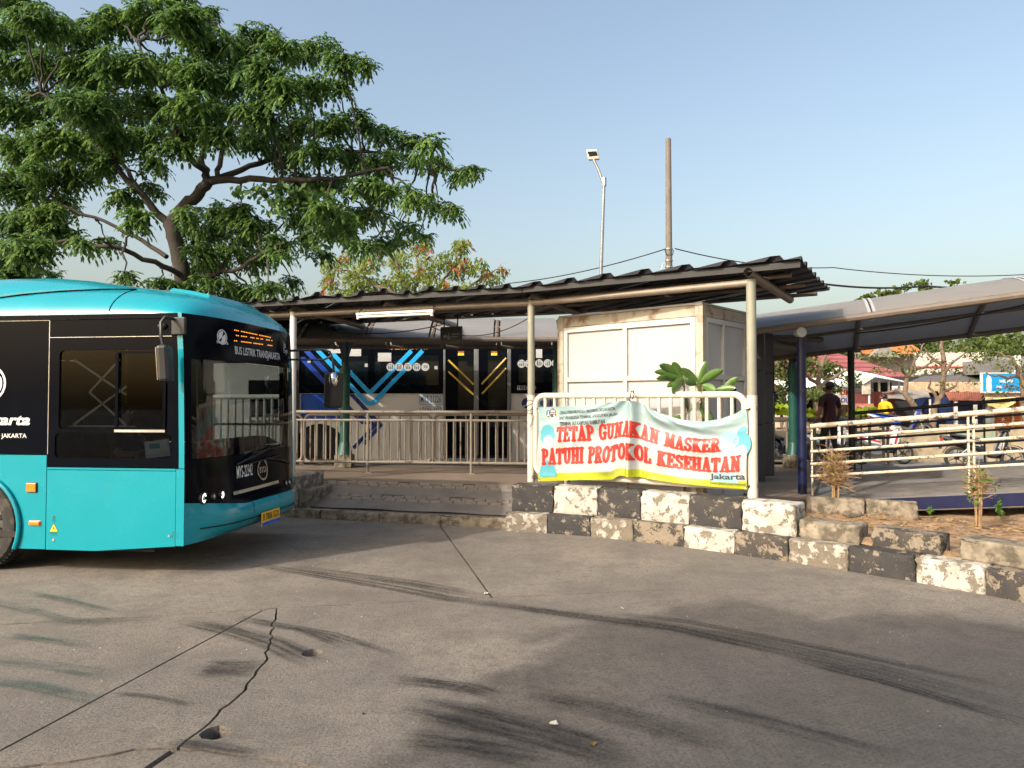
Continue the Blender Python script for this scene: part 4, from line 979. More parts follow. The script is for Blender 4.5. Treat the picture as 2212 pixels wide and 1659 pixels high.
def blob(pts, m, off, name='printed_figure'):
    """printed patch given as a loop in s, t; filled as a fan of rings so that it follows the folds"""
    cx = sum(p[0] for p in pts)/len(pts); cy = sum(p[1] for p in pts)/len(pts); n = len(pts)
    rows = [[drape(cx+(p[0]-cx)*f, cy+(p[1]-cy)*f, off) for p in pts+[pts[0]]] for f in (.001,.25,.5,.75,1)]
    MB().grid(rows).build(name, m, ban)
def loop(u, v, ru, rv, n=20, wob=0, a0=0, a1=360):
    s, t = fl_s(u), t_of(u, v); ds, dt = ru/450*1.0, rv/165
    out = []
    for i in range(n + (a1-a0 < 360)):
        a = R(a0+(a1-a0)*i/n); q = 1+wob*math.cos(9*a); out.append((s+ds*q*math.cos(a), t-dt*q*math.sin(a)))
    return out
for (u, v, ru, rv, hair, wob) in ((1182,945,18,24,'cyan_print',.05), (1228,945,15,20,'cyan_print2',0), (1570,958,22,22,'cyan_print2',0), (1600,968,18,26,'cyan_print',0)):
    blob(loop(u, v-5, ru, rv, wob=wob), M[hair], .0020); blob(loop(u+(2 if u < 1400 else -2), v+10, ru*.72, rv*.62), M['skin_print'], .0026)
blob(loop(1184,1030,22,36,a0=0,a1=180), M['cyan_print'], .0020); blob(loop(1565,1042,26,30,a0=0,a1=180), M['cyan_print2'], .0020)
blob(loop(1601,958+-26,9,9), M['cyan_print'], .0023)
for du in (-5, 4): blob(loop(1184+du, 953, 1.5, 1.0, 8), M['dark_print'], .0032); blob(loop(1571+du*1.6, 968, 2.5, 1.0, 8), M['cyan_print'], .0032)
# the two small emblems at the top left
blob([(fl_s(1184)+.015*math.cos(R(a)), t_of(1184,893)+.062*math.sin(R(a))) for a in (30,90,150,210,270,330)], M['yellow_print'], .003, 'emblem')
blob([(fl_s(1184)+.0135*math.cos(R(a)), t_of(1184,893)+.056*math.sin(R(a))) for a in (30,90,150,210,270,330)], M['green_post'], .0034, 'emblem')
blob(loop(1184,892,4.6,6.5), mat('royal_print', (.03,.10,.55), .5), .0038, 'emblem'); blob(loop(1184,892,.9,5,8), M['white_print'], .0042, 'emblem'); blob(loop(1184,897,3.2,1.3,10), M['white_print'], .0042, 'emblem')
blob(loop(1194.5,893,9,10.5), M['yellow_print'], .0030, 'emblem'); blob(loop(1193.5,892,8.6,10), M['navy_print'], .0034, 'emblem')
for dv in (-6, -3): blob(loop(1193.5,892+dv,6.5,.5,12), M['white_print'], .0038, 'emblem')
for du in (-3, 0, 3): blob(loop(1193.5+du,887.5,.35,4.2,10), M['white_print'], .0038, 'emblem')
blob(loop(1193.5,892.5,8.6,.7,12), M['yellow_print'], .0039, 'emblem'); blob(loop(1196,898,1.6,3.2,10), M['white_print'], .0038, 'emblem')
# eyelets and ties
for s, t in ((.006,.03), (sp_,.018), (.994,.03), (.008,.975), (.994,.975)):
    p = drape(s, t, .005); MB().lathe([(.006,-.001),(.013,-.003),(.013,.003)], p, 'Y', 12).build('eyelet', M['steel'], ban)
p = drape(sp_, .012, .006); MB().tube([p, p+Vector((0,.02,.05)), p+Vector((.004,.05,.13)), p+Vector((.008,.10,.135)), p+Vector((.004,.135,.08)), p+Vector((0,.09,.03))], .007, 6).build('tie', M['dark_wire'], ban, smooth=True)
for s, dx in ((.004,-.09), (.996,.09)):
    for t in (.03, .97):
        p = drape(s, t, .004)
        for k in range(3): MB().tube([p, p+Vector((dx*.5,.03,.012*k)), p+Vector((dx,.085,.02*k-.01)), p+Vector((dx*1.6,.03+.01*k,.01+.02*k))], .004, 5).build('tie', M['dark_wire'], ban, smooth=True)
# wire wound round the left post
w = thing('tie_wire', 'dark wire wound round the post at the left end of the banner', 'wire', (P1.x, P1.y, 0))
for k in range(4):
    z = 1.62+.045*k; MB().tube([(.062*math.cos(R(a)), .062*math.sin(R(a)), z+.03*math.sin(R(a*1.0+k*70))) for a in range(0, 361, 30)], .004, 5).build('turn', M['dark_wire'], w)
for k in range(3): MB().tube([(-.02+.03*k,-.07,1.65), (.01+.02*k,-.085,1.55), (.02-.03*k,-.08,1.42-.03*k)], .003, 5).build('loose_end', M['dark_wire'], w)
# ------------------------------------------------------------------ teal bus, local X forward, Y away from the camera, Z up
TH = R(-7.4); TO = Vector((-3.28, 7.20, 0)); TR = Matrix.Translation(TO) @ Matrix.Rotation(TH, 4, 'Z'); BWD = 2.5
bus = thing('teal_bus', 'turquoise electric city bus with black window band nosing in from the left', 'bus', TO, TH)
def sideX(u):
    r = (u-1106)/FP; c, s = math.cos(TH), math.sin(TH)
    return (r*TO.y - TO.x)/(c - r*s)
def sideZ(u, v):
    x = sideX(u); d = ray(u, v); return HC + d.z*(TO.y+x*math.sin(TH))/d.y
def lean(z):
    K = [(.30,-.10),(.40,.06),(.50,.125),(.60,.115),(.72,.045),(.95,0),(1.2,0),(2.2,-.02),(2.66,-.05)]
    if z <= K[0][0]: return K[0][1]
    for (a, p), (b, q) in zip(K, K[1:]):
        if z <= b: return p+(q-p)*(z-a)/(b-a)
    return K[-1][1]
def cf(t): return .17*(1-abs(2*t-1)**3.6)
def sm(x): x = min(1, max(0, x)); return x*x*(3-2*x)
def lean_t(z, t):
    if z >= .95: return lean(z)
    k = sm(min(t, 1-t)/.22); return lean(z)*k + min(0, (z-.33)*.0)*(1-k)
def FS(t, z, off=0.0): return Vector((cf(t)+lean_t(z, t)+off, BWD*t, z))
def proj(p):
    w = TR @ p; d = Vector((w.x, w.y, w.z-HC)); yy = d.y*CP+d.z*SP; zz = -d.y*SP+d.z*CP
    return 1106+FP*d.x/yy, 829.5-FP*zz/yy
def front_tz(u, v):
    best = None
    for i in range(0, 401):
        t = i/400; z = 1.5
        for _ in range(4):
            pu, pv = proj(FS(t, z)); w = TR @ FS(t, z); z += (pv-v)*w.y/FP
        pu, pv = proj(FS(t, z)); e = abs(pu-u)
        if best is None or e < best[0]: best = (e, t, z)
    return best[1], best[2]
def front_grid(name, t0, t1, z0, z1, m, nt_=30, nz_=8, off=0.0, parent=bus, zf0=None, zf1=None):
    rows = []
    for i in range(nt_+1):
        t = t0+(t1-t0)*i/nt_; a = zf0(t) if zf0 else z0; b = zf1(t) if zf1 else z1
        rows.append([FS(t, a+(b-a)*j/nz_, off) for j in range(nz_+1)])
    return MB().grid(rows).build(name, m, parent, smooth=50)
bot = lambda t: .325+.05*math.sin(math.pi*t*.5)*0 + .04*t
front_grid('front_bumper', 0.0, .36, .33, .70, M['teal'], 14, 10, zf0=bot, zf1=lambda t: .745-.10*min(1, t*3.2))
front_grid('front_bumper', .364, .86, .33, .65, M['teal'], 16, 10, zf0=bot, zf1=lambda t: .648)
front_grid('front_bumper', .864, 1.0, .33, .65, M['teal'], 8, 10, zf0=bot, zf1=lambda t: .648+.05*(t-.864)/.136)
front_grid('lower_front_panel', 0.005, .995, .65, 1.18, M['bus_black'], 30, 8, off=.0, zf0=lambda t: (.752-.10*min(1, t*3.2)) if t < .864 else .655+.05*(t-.864)/.136)
front_grid('bumper_groove', .06, .97, .46, .475, M['void'], 30, 1, off=.004)
front_grid('number_recess', .364, .86, .36, .365, M['void'], 20, 1, off=.004)
ws = front_grid('windscreen', .03, .985, 1.185, 2.195, M['screen'], 30, 12)
front_grid('windscreen_border', .003, .03, 1.18, 2.2, M['bus_black'], 2, 8); front_grid('windscreen_border', .975, .997, 1.18, 2.2, M['bus_black'], 2, 8, off=.002)
front_grid('destination_panel', .003, .997, 2.2, 2.655, M['bus_black'], 30, 8)
# wipers
for (ua, va, ub_, vb) in ((508,1003,578,968), (622,1000,570,990)):
    t0_, z0_ = front_tz(ua, va); t1_, z1_ = front_tz(ub_, vb)
    wp = MB().tube([FS(t0_, z0_, .02), FS((t0_+t1_)/2, (z0_+z1_)/2+.01, .05), FS(t1_, z1_, .03)], .011, 6).build('wiper', M['black_plastic'], bus)
    ta = max(.05, t1_-.17); tb = min(.95, t1_+.16)
    MB().tube([FS(ta+(tb-ta)*k/6, z1_-.03+.04*k/6, .028) for k in range(7)], .009, 6).build('blade', M['black_plastic'], wp)
# chrome strip, badge ring and letters, fleet number
def strip(ua, va, ub_, vb, h, m, name):
    a, b = front_tz(ua, va), front_tz(ub_, vb)
    rows = [[FS(a[0]+(b[0]-a[0])*k/10, a[1]+(b[1]-a[1])*k/10+dz, .012) for dz in (-h/2, 0, h/2)] for k in range(11)]
    MB().grid(rows).build(name, m, bus)
strip(502, 1066, 600, 1040, .035, M['chrome'], 'chrome_strip')
def front_text(txt, pbl, pbr, h, m, bold=0.0, off=.006, name='lettering', slant=0.0):
    a, b = front_tz(*pbl), front_tz(*pbr); mb = MB()
    text_on(mb, txt, 1, 1, lambda x, y: FS(a[0]+(b[0]-a[0])*(x+slant*y), a[1]+(b[1]-a[1])*x+h*y, off), bold); mb.build(name, m, bus)
front_text('MYS-22342', (511,1034), (545,1026), .135, M['white_print'], .012)
front_text('BUS LISTRIK TRANSJAKARTA', (507.5,770), (604.5,783), .115, M['white_print'], .008)
front_text('transjakarta', (467,743), (492,747), .05, M['white_print'], .015, slant=.02)
front_text('Jak', (612,755), (617,756), .10, M['white_print']); front_text('Lingko', (612,765), (621,767), .08, M['white_print'])
bt, bz = front_tz(565, 1014)
def ring(ct, cz, r0, r1, m, name, off=.012, a0=0, a1=360):
    rows = []
    for k in range(25):
        a = R(a0+(a1-a0)*k/24); rows.append([FS(ct+r*math.cos(a)/BWD, cz+r*math.sin(a), off) for r in (r0, r1)])
    MB().grid(rows).build(name, m, bus)
ring(bt, bz, .105, .125, M['chrome'], 'badge_ring'); ring(bt, bz, .004, .105, M['bus_black'], 'badge_disc', .009)
a = (bt-.030, bz-.035); mb = MB(); text_on(mb, 'BYD', .15, .07, lambda x, y: FS(bt+(x-.075)/BWD, bz-.035+y, .014), .02); mb.build('badge_letters', M['chrome'], bus)
lt, lz = front_tz(479, 728)
ring(lt, lz, .070, .082, M['white_print'], 'round_logo', .006); ring(lt, lz, .001, .062, M['white_print'], 'round_logo', .006, 70, 215); ring(lt, lz, .001, .062, M['white_print'], 'round_logo', .006, 250, 395)
# destination display: rows of amber dashes
for r_, (va, vb) in enumerate(((714,735), (725,741), (737,752))):
    mb = MB(); rd = random.Random(r_)
    a, b = front_tz(505, va-1), front_tz(588, vb-5); n = 26
    for k in range(n):
        if rd.random() < .28: continue
        f0, f1 = k/n, (k+.6)/n
        q = [FS(a[0]+(b[0]-a[0])*f, a[1]+(b[1]-a[1])*f+dz, .006) for f, dz in ((f0,-.005),(f1,-.005),(f1,.006),(f0,.006))]; mb.poly(q)
    mb.build('display_row', M['led'], bus)
# head lamps
for s_, lst in ((0, [(439,1076,.055,'lamp_on'), (461,1072,.034,'chrome'), (479,1069,.040,'lamp_on')]), (1, [(617,1043,.035,'chrome'), (624,1041,.04,'chrome')])):
    for (u, v, r, mm) in lst:
        t, z = front_tz(u, v); c = FS(t, z, 0)
        h = MB().lathe([(r*1.15,-.01),(r*1.15,.016),(r*.95,.02),(r*.9,.004)], c, 'X', 20).build('headlight', M['black_plastic'], bus, smooth=True)
        MB().lathe([(r*.9,.008),(r*.62,.012),(r*.60,.006),(.001,.004)], c, 'X', 20).build('lens', M[mm], h, smooth=True)
        MB().lathe([(r*.5,.0075),(r*.3,.012),(.001,.013)], c, 'X', 16).build('bulb', M['chrome'], h, smooth=True)
# number plate
ta, za_ = front_tz(561, 1131); tb, zb_ = front_tz(598, 1118)
tm = min((abs(proj(FS(k/200, .45, .02))[0]-580), k/200) for k in range(60, 190))[1]; zm = .425
pl0 = FS(tm, .50).x+.02; y0, y1 = BWD*tm-.225, BWD*tm+.225; zc = zm
np_ = MB().box(pl0-.012, pl0, y0, y1, zc-.085, zc+.075).build('number_plate', mat('plate_yellow', (.75,.42,.01), .45), bus, bevel=.004)
MB().box(pl0+.0005, pl0+.002, y0+.005, y1-.005, zc-.08, zc-.04).build('plate_band', mat('plate_blue', (.02,.10,.55), .45), np_)
mb = MB(); text_on(mb, 'B 7006 SGX', .40, .08, lambda x, y: (pl0+.003, y0+.025+x, zc-.022+y), .01); mb.build('plate_letters', M['dark_print'], np_)
MB().box(pl0-.045, pl0-.012, y0+.05, y1-.05, zc-.06, zc+.05).build('plate_holder', M['black_plastic'], np_)
# ---- near and far side walls
def arch(cx, cz, r, n=18):
    a0 = math.asin(min(1, (cz-.25)/r)); return [(cx+r*math.cos(a), cz+r*math.sin(a)) for a in [-a0+(math.pi+2*a0)*k/n for k in range(n+1)]]
WX, WZ, WR = -2.345, .475, .475; RX = -8.4
for side in (0, 1):
    Y = 0 if side == 0 else BWD; dY = .012 if side == 0 else -.012
    pl_ = lambda x, z, k: (x, Y+dY*k, z)
    def plate(pts, name, m, holes=[], yoff=0.0, thick=1.0, parent=bus):
        return MB().holed(pts, holes, lambda x, z, k: (x, Y + (-yoff if side == 0 else yoff) + dY*k*thick, z), 0).build(name, m, parent)
    # lower skin
    plate([(-1.507,.248), (-.95,.248), (-.088,.315), (-.088,1.062), (-1.507,1.062)], 'lower_panel', M['teal'], yoff=.004)
    plate([(-1.507,1.068), (-.088,1.068), (-.088,1.088), (-1.507,1.088)], 'trim_strip', M['teal'], yoff=.008)
    ar = arch(WX, WZ, .54)
    plate([(-3.4,.25)] + [(-3.4,1.21), (-1.519,1.21), (-1.519,.25)] + ar, 'arch_panel', M['teal'])
    plate([(RX-1.2,.25), (RX-1.2,1.21), (-3.406,1.21), (-3.406,.25)] + arch(RX, WZ, .54), 'arch_panel', M['teal'])
    plate([(-12,.28), (RX-1.206,.25), (RX-1.206,1.21), (-12,1.21)], 'lower_panel', M['teal'])
    lip = []
    for q in arch(WX, WZ, .54, 26): lip.append((q[0], Y-(.018 if side == 0 else -.018), q[1]))
    MB().tube(lip, .022, 8).build('arch_lip', M['teal'], bus, smooth=True)
    lip = [(q[0], Y-(.018 if side == 0 else -.018), q[1]) for q in arch(RX, WZ, .54, 26)]
    MB().tube(lip, .022, 8).build('arch_lip', M['teal'], bus, smooth=True)
    # front corner pillar
    rows = [[Vector((x_(z), Y-(.006 if side == 0 else -.006), z)) for x_ in (lambda z: -.082, lambda z: (lean(z) if z > .95 else 0)+.006)] for z in [.32,.36,.42,.5,.6,.7,.9,1.085]]
    MB().grid(rows).build('corner_panel', M['teal'], bus)
    rows = [[Vector((x, Y-(.006 if side == 0 else -.006), z)) for x in (lean(z)-.055, lean(z)+.004)] for z in [1.092+(2.66-1.092)*k/10 for k in range(11)]]
    MB().grid(rows).build('corner_pillar', M['teal'], bus)
    # black band with window openings
    def rr(x0, x1, z0, z1, r=.05):
        out = []
        for (cx, cz, a0) in ((x1-r, z1-r, 0), (x0+r, z1-r, 90), (x0+r, z0+r, 180), (x1-r, z0+r, 270)):
            out += [(cx+r*math.cos(R(a0+k*22.5)), cz+r*math.sin(R(a0+k*22.5))) for k in range(5)]
        return out
    zx = [(-1.5,1.095), (-.06,1.095), (-.06,1.6), (-.078,2.2), (-.09,2.42), (-1.5,2.42)]
    w1 = rr(-1.39, -.19, 1.475, 2.29); w2 = rr(-1.43, -.14, 1.185, 1.442)
    bandp = plate(zx, 'window_band', M['bus_black'], [w1, w2])
    for w_, nm in ((rr(-1.40,-.18,1.465,2.30), 'side_window'), (rr(-1.44,-.13,1.175,1.452), 'side_window')):
        MB().poly([(x, Y+dY*1.2, z) for x, z in w_]).build(nm, M['glass'], bus)
    plate([(-1.5,2.426), (-.09,2.426), (-.10,2.60), (-1.5,2.60)], 'top_band', M['bus_black'])
    plate([(-12,2.605), (-.085,2.605), (-.09,2.655), (-12,2.655)], 'gutter', M['bus_black'], yoff=.012, thick=2)
    xs = [-1.508, -3.1, -4.9, -6.7, -8.5, -10.3, -11.98]
    for i in range(6):
        hole = [] if i == 0 else [rr(xs[i+1]+.08, xs[i]-.08, 1.42, 2.35)]
        plate([(xs[i+1]+.006,1.218), (xs[i],1.218), (xs[i],2.60), (xs[i+1]+.006,2.60)], 'window_band', M['bus_black'], hole)
        if hole: MB().poly([(x, Y+dY*1.3, z) for x, z in rr(xs[i+1]+.07, xs[i]-.07, 1.41, 2.36)]).build('side_window', M['glass'], bus)
# sliding window frame, white seams, camera dome, sign in the lower window
fr_ = [(-.757+.0,1.46), (-.205,1.46), (-.205,2.275), (-.757,2.275)]
MB().holed(fr_, [[(-.725,1.50), (-.235,1.50), (-.235,2.255), (-.725,2.255)]], lambda x, z, k: (x, -.010+.016*k, z), 0).build('sliding_frame', M['bus_black'], bus)
MB().box(-.757, -.205, -.016, -.010, 1.452, 1.478).build('frame_sill', M['steel'], bus)
for (x0, x1, z0, z1) in ((-1.51,-1.504,1.22,2.60), (-1.504,-.15,2.420,2.425), (-3.1,-1.51,2.598,2.603)): MB().box(x0, x1, -.0025, .001, z0, z1).build('seam_strip', M['steel'], bus)
MB().ball((sideX(350), -.012, sideZ(350,705)), (.05,.03,.032), 12, 8).build('side_camera', M['black_plastic'], bus, smooth=True)
sg = MB().obox((sideX(335), .05, sideZ(335,970)), (.27, .008, .17), 0, R(-7)).build('paper_card', mat('pale_blue_card', (.50,.58,.78), .5, var=.05), bus)
MB().obox((sideX(335), .044, sideZ(335,966)), (.235, .004, .125), 0, R(-7)).build('card_print', mat('card_white', (.66,.72,.80), .5), sg)
MB().obox((sideX(330), .040, sideZ(330,964)), (.11, .003, .05), 0, R(-4)).build('card_print', M['cyan_print'], sg)
MB().obox((sideX(350), .040, sideZ(350,976)), (.07, .003, .02), 0, R(18)).build('card_print', M['yellow_print'], sg)
# amber lamps, warning triangle, fasteners, washer mark
for (ua, ub_, va, vb, nm) in ((63,83.5,1043,1062.5,'indicator'), (70,92,1125.5,1134,'side_marker')):
    x0, x1, z0, z1 = sideX(ua), sideX(ub_), sideZ(ua,vb), sideZ(ua,va)
    MB().box(x0-.006, x1+.006, -.008, .004, z0-.006, z1+.006).build('lamp_bezel', M['black_plastic'] if nm == 'indicator' else M['amber'], bus, bevel=.004)
    MB().box(x0, x1, -.022, -.008, z0, z1).build(nm, M['amber'], bus, bevel=.008)
tx, tz = sideX(122), sideZ(122,1141)
def tri(s, y, m, nm): MB().poly([(tx-s, y, tz-s*.75), (tx+s, y, tz-s*.75), (tx, y, tz+s)]).build(nm, m, bus)
tri(.052, -.0055, M['dark_print'], 'warning_triangle'); tri(.044, -.0065, mat('sign_yellow', (.80,.62,.03), .4), 'warning_triangle')
MB().add([(tx+.006,-.0075,tz+.025), (tx-.012,-.0075,tz-.005), (tx+.002,-.0075,tz-.003), (tx-.006,-.0075,tz-.028), (tx+.014,-.0075,tz+.004), (tx,-.0075,tz+.003)], [(0,1,2,3,4,5)]).build('lightning_mark', M['dark_print'], bus)
mb = MB(); text_on(mb, 'DANGER', .075, .018, lambda x, z: (tx-.038+x, -.0055, tz-.062+z)); mb.box(tx-.035, tx+.035, -.0055, -.0045, tz-.075, tz-.071); mb.build('warning_text', M['dark_print'], bus)
mb = MB().box(tx-.018, tx+.018, -.0055, -.0045, tz+.105, tz+.11).box(tx-.01, tx+.01, -.0055, -.0045, tz+.11, tz+.125); mb.tube([(tx+.013*math.cos(R(a)), -.005, tz+.082+.017*math.sin(R(a))) for a in range(0,361,30)], .0022, 4); mb.build('fastener_mark', M['dark_print'], bus)
for (u, v) in ((122,1166), (370,1158)): MB().lathe([(.001,-.012),(.012,-.012),(.016,-.004),(.016,.004)], (sideX(u), 0, sideZ(u,v)), 'Y', 14).build('fastener', M['steel'], bus)
wx, wz_ = sideX(383), sideZ(383,1156)
mb = MB().tube([(wx-.035,-.006,wz_+.02), (wx,-.006,wz_+.035), (wx+.04,-.006,wz_+.015)], .002, 4).tube([(wx-.03,-.006,wz_-.03), (wx-.035,-.006,wz_), (wx+.03,-.006,wz_), (wx+.02,-.006,wz_-.03), (wx-.02,-.006,wz_-.03)], .002, 4); mb.build('washer_mark', M['dark_print'], bus)
# lettering on the side
def side_text(txt, u0, u1, vb, vt, m, bold=0.0, slant=0.0):
    x0, x1, z0, z1 = sideX(u0), sideX(u1), sideZ(u1,vb), sideZ(u1,vt); mb = MB()
    text_on(mb, txt, 1, 1, lambda x, y: (x0+(x1-x0)*x+slant*y, -.005, z0+(z1-z0)*y), bold); mb.build('lettering', m, bus)
side_text('transjakarta', -128, 63, 926, 895, M['white_print'], .035, .05)
side_text('OF JAKARTA', -14, 60, 949, 936.5, M['white_print'], .012)
lx, lz_ = sideX(-22), sideZ(-22, 828)
def sring(r0, r1, a0, a1, dx=0, dz=0):
    MB().grid([[(lx+dx+r*math.cos(R(a)), -.005, lz_+dz+r*math.sin(R(a))) for r in (r0, r1)] for a in [a0+(a1-a0)*k/24 for k in range(25)]]).build('round_logo', M['white_print'], bus)
sring(.165, .19, 0, 360); sring(.002, .145, 70, 210); sring(.002, .145, 250, 390)
# ---- wheels
def wheel(cx, y, s, parent, r=.475, hub=M['steel']):
    w = MB().lathe([(r*.62,-.0),(r*.66,-.012),(r*.80,-.028),(r*.93,-.018),(r*.985,.012),(r,.05),(r,.23),(r*.97,.26),(r*.7,.27),(r*.62,.25)], (cx, y, WZ), 'Y', 48)
    if s < 0: w.v = [(a, 2*y-b, c) for a, b, c in w.v]
    t = w.build('wheel', M['rubber'], parent, smooth=35)
    mb = MB()
    for k in range(64):
        a = 2*math.pi*k/64
        for (h0, h1) in ((.012,.06), (.07,.12)):
            c = Vector((cx+r*math.cos(a), y+s*(h0+h1)/2, WZ+r*math.sin(a))); mb.obox(c, (.014, h1-h0, .026), 0, -a)
    mb.build('tread', M['rubber'], t)
    rm = MB().lathe([(r*.63,.0),(r*.60,.012),(r*.57,.05),(r*.50,.075),(r*.42,.05),(r*.34,.012),(r*.30,-.004),(r*.20,-.008),(r*.17,-.05),(r*.06,-.06),(.001,-.06)], (cx, y, WZ), 'Y', 40)
    if s < 0: rm.v = [(a, 2*y-b, c) for a, b, c in rm.v]
    rm.build('rim', hub, t, smooth=35)
    mb = MB(); mb2 = MB()
    for k in range(10):
        a = 2*math.pi*(k+.5)/10; mb.lathe([(.001,0),(.030,0),(.033,.02)], (cx+r*.455*math.cos(a), y+s*.052, WZ+r*.455*math.sin(a)), 'Y', 12)
        mb2.lathe([(.001,-.028),(.013,-.028),(.016,0)], (cx+r*.25*math.cos(a), y-s*.003, WZ+r*.25*math.sin(a)), 'Y', 8)
    mb.build('rim_holes', M['void'], t); mb2.build('wheel_nuts', M['steel'], t)
for cx in (WX, RX):
    wheel(cx, .05, 1, bus); wheel(cx, BWD-.05, -1, bus)
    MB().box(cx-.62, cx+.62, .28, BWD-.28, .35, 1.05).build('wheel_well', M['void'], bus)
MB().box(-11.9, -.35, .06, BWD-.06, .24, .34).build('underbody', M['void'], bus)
MB().box(-11.9, -.22, .02, BWD-.02, .36, .42).build('floor', M['black_plastic'], bus)
# ---- roof
dist = [(0,0,1),(.03,.07,1),(.08,.14,.99),(.16,.215,.96),(.28,.27,.9),(.45,.315,.8),(.7,.36,.62),(1.05,.39,.4),(1.6,.41,.15),(2.4,.42,0),(12.0,.42,0)]
rows = []
for (d, h, w) in dist:
    row = []
    for k in range(33):
        t = k/32; tt = .5-.5*math.cos(math.pi*t); X = -.05 + cf(tt)*w - d if d < 11 else -12.0
        z = 2.655 + h*(1-abs(2*tt-1)**3.4)**.62
        row.append((X, BWD*tt, z))
    rows.append(row)
MB().grid(rows).build('roof', M['teal'], bus, smooth=50)
MB().poly([(-12, 0, .28), (-12, BWD, .28), (-12, BWD, 2.66), (-12, 2.2, 3.07), (-12, .3, 3.07), (-12, 0, 2.66)]).build('rear_panel', M['teal'], bus)
# raised battery fairing with a diagonal crease
def roofz(x, y):
    t = min(max(y/BWD, .001), .999); h = .42; c = cf(t)
    for (d0, h0, w0), (d1, h1, w1) in zip(dist, dist[1:]):
        a, b = -.05+c*w0-d0, -.05+c*w1-d1
        if b <= x <= a: h = h0+(h1-h0)*(a-x)/(a-b); break
    return 2.655 + h*(1-abs(2*t-1)**3.4)**.62
def fair(x):
    f = sm((-.70-x)/1.3); yb = max(.03, .46-.21*(-.7-x)); out = []
    for dy, dz in ((0,-.02), (.004,.035*f), (.06,.055*f), (.16,.08*f), (.34,.11*f)): out.append((yb+dy, roofz(x, yb+dy)+dz))
    out.append((BWD/2, roofz(x, BWD/2)+.12*f)); return out + [(BWD-y, z) for y, z in out[::-1][1:]]
xs = [-.70,-.9,-1.15,-1.5,-1.9,-2.3,-2.74,-4,-8,-11.99]
MB().grid([[(x, *p) for p in fair(x)] for x in xs]).build('battery_fairing', M['teal'], bus, smooth=28)
MB().tube([(x, fair(x)[0][0]-.006, roofz(x, fair(x)[0][0])+.004) for x in (-.85,-1.2,-1.6,-2.0,-2.4,-2.74)], .010, 6).build('fairing_seam', M['bus_black'], bus)
MB().tube([(-.85, y, roofz(-.85, y)+.002) for y in (.004,.03,.08,.15,.25,.36,.44)], .006, 6).build('fairing_seam', M['bus_black'], bus)
MB().grid([[(x, y, roofz(x, y)+(.035 if 0 < i < 4 and 0 < j < 5 else -.01)) for j, y in enumerate((.70,.74,1.1,1.4,1.76,1.80))] for i, x in enumerate((-.66,-.62,-.40,-.18,-.12))]).build('roof_hatch', M['teal'], bus, smooth=30)
# ---- mirrors
mx, mz = sideX(383), sideZ(383, 705)
m1_ = MB().box(mx-.05, mx+.10, -.045, -.006, mz-.09, mz+.09).build('mirror_arm', M['black_plastic'], bus, bevel=.012)
MB().tube([(mx-.02,-.05,mz+.07), (mx-.04,-.16,mz+.075), (mx-.055,-.20,mz+.02), (mx-.045,-.21,mz-.12), (mx-.02,-.21,mz-.22)], .016, 8).build('bent_tube', M['black_plastic'], m1_, smooth=True)
def mirror(c, w, h, d, rz, parent, tilt=0):
    g = MB().obox((0,0,0), (d, w, h), rz, tilt); g.v = [(a+c[0], b+c[1], e_+c[2]) for a, b, e_ in g.v]
    o = g.build('mirror_housing', M['black_plastic'], parent, bevel=.03)
    n = Matrix.Rotation(rz, 3, 'Z') @ Matrix.Rotation(tilt, 3, 'Y')
    k = MB().obox((0,0,0), (.006, w*.84, h*.88), rz, tilt); q = n @ Vector((-d/2-.002,0,0)); k.v = [(a+c[0]+q.x, b+c[1]+q.y, e_+c[2]+q.z) for a, b, e_ in k.v]
    k.build('mirror_glass', M['chrome'], o)
mirror((mx-.0, -.20, sideZ(383,790)+.01), .19, .36, .11, R(14), bus, R(-4))
fc = FS(.985, 2.45)
m2_ = MB().tube([fc, fc+Vector((.42,.10,.02)), fc+Vector((.50,.12,-.01)), fc+Vector((.54,.13,-.10)), fc+Vector((.56,.13,-.28))], .016, 8).build('mirror_arm', M['black_plastic'], bus, smooth=True)
fc2 = FS(.985, 2.33); MB().tube([fc2, fc2+Vector((.42,.10,0)), fc2+Vector((.52,.12,.05))], .014, 8).build('lower_tube', M['black_plastic'], m2_, smooth=True)
mirror((fc.x+.57, fc.y+.10, 1.92), .24, .48, .14, R(-28), bus, R(3))
MB().ball((fc.x+.62, fc.y-.03, 2.06), (.06,.08,.10), 12, 8).build('wide_angle_mirror', M['chrome'], bus, smooth=True)
# ---- interior: dashboard, wheel, partition, seats, poles
db = MB().grid([[(-.12-.50*f, y, 1.22+.10*math.sin(f*math.pi)) for f in (0,.3,.6,1)] for y in (.15,.7,1.2,1.8,2.35)]).build('dashboard', M['black_plastic'], bus, smooth=60)
MB().box(-.64, -.60, .15, 2.35, .42, 1.22).build('dash_back', M['black_plastic'], bus)
MB().tube([(-.62+.06*math.sin(R(a)), .62+.23*math.cos(R(a)), 1.20+.20*math.sin(R(a))) for a in range(0,361,24)], .016, 6, cap=False).build('steering_wheel', M['black_plastic'], bus)
def seat(x, y, m, w=.46):
    s = MB().box(x-.24, x+.22, y-w/2, y+w/2, .80, .92).build('seat', m, bus, bevel=.03)
    MB().obox((x-.27, y, 1.25), (.10, w, .75), 0, R(-8)).build('seat_back', m, s, bevel=.03); MB().box(x-.1, x+.1, y-.1, y+.1, .42, .8).build('seat_base', M['black_plastic'], s)
sm = mat('seat_cloth', (.05,.055,.07), .8); seat(-1.15, .62, sm)
for x in (-3.0,-4.0,-5.0,-6.0,-7.2): seat(x, .45, sm); seat(x, 2.05, sm)
pc = mat('partition_panel', (.10,.11,.12), .5)
MB().box(-1.62, -1.58, .10, 1.25, .42, 2.2).build('partition', pc, bus)
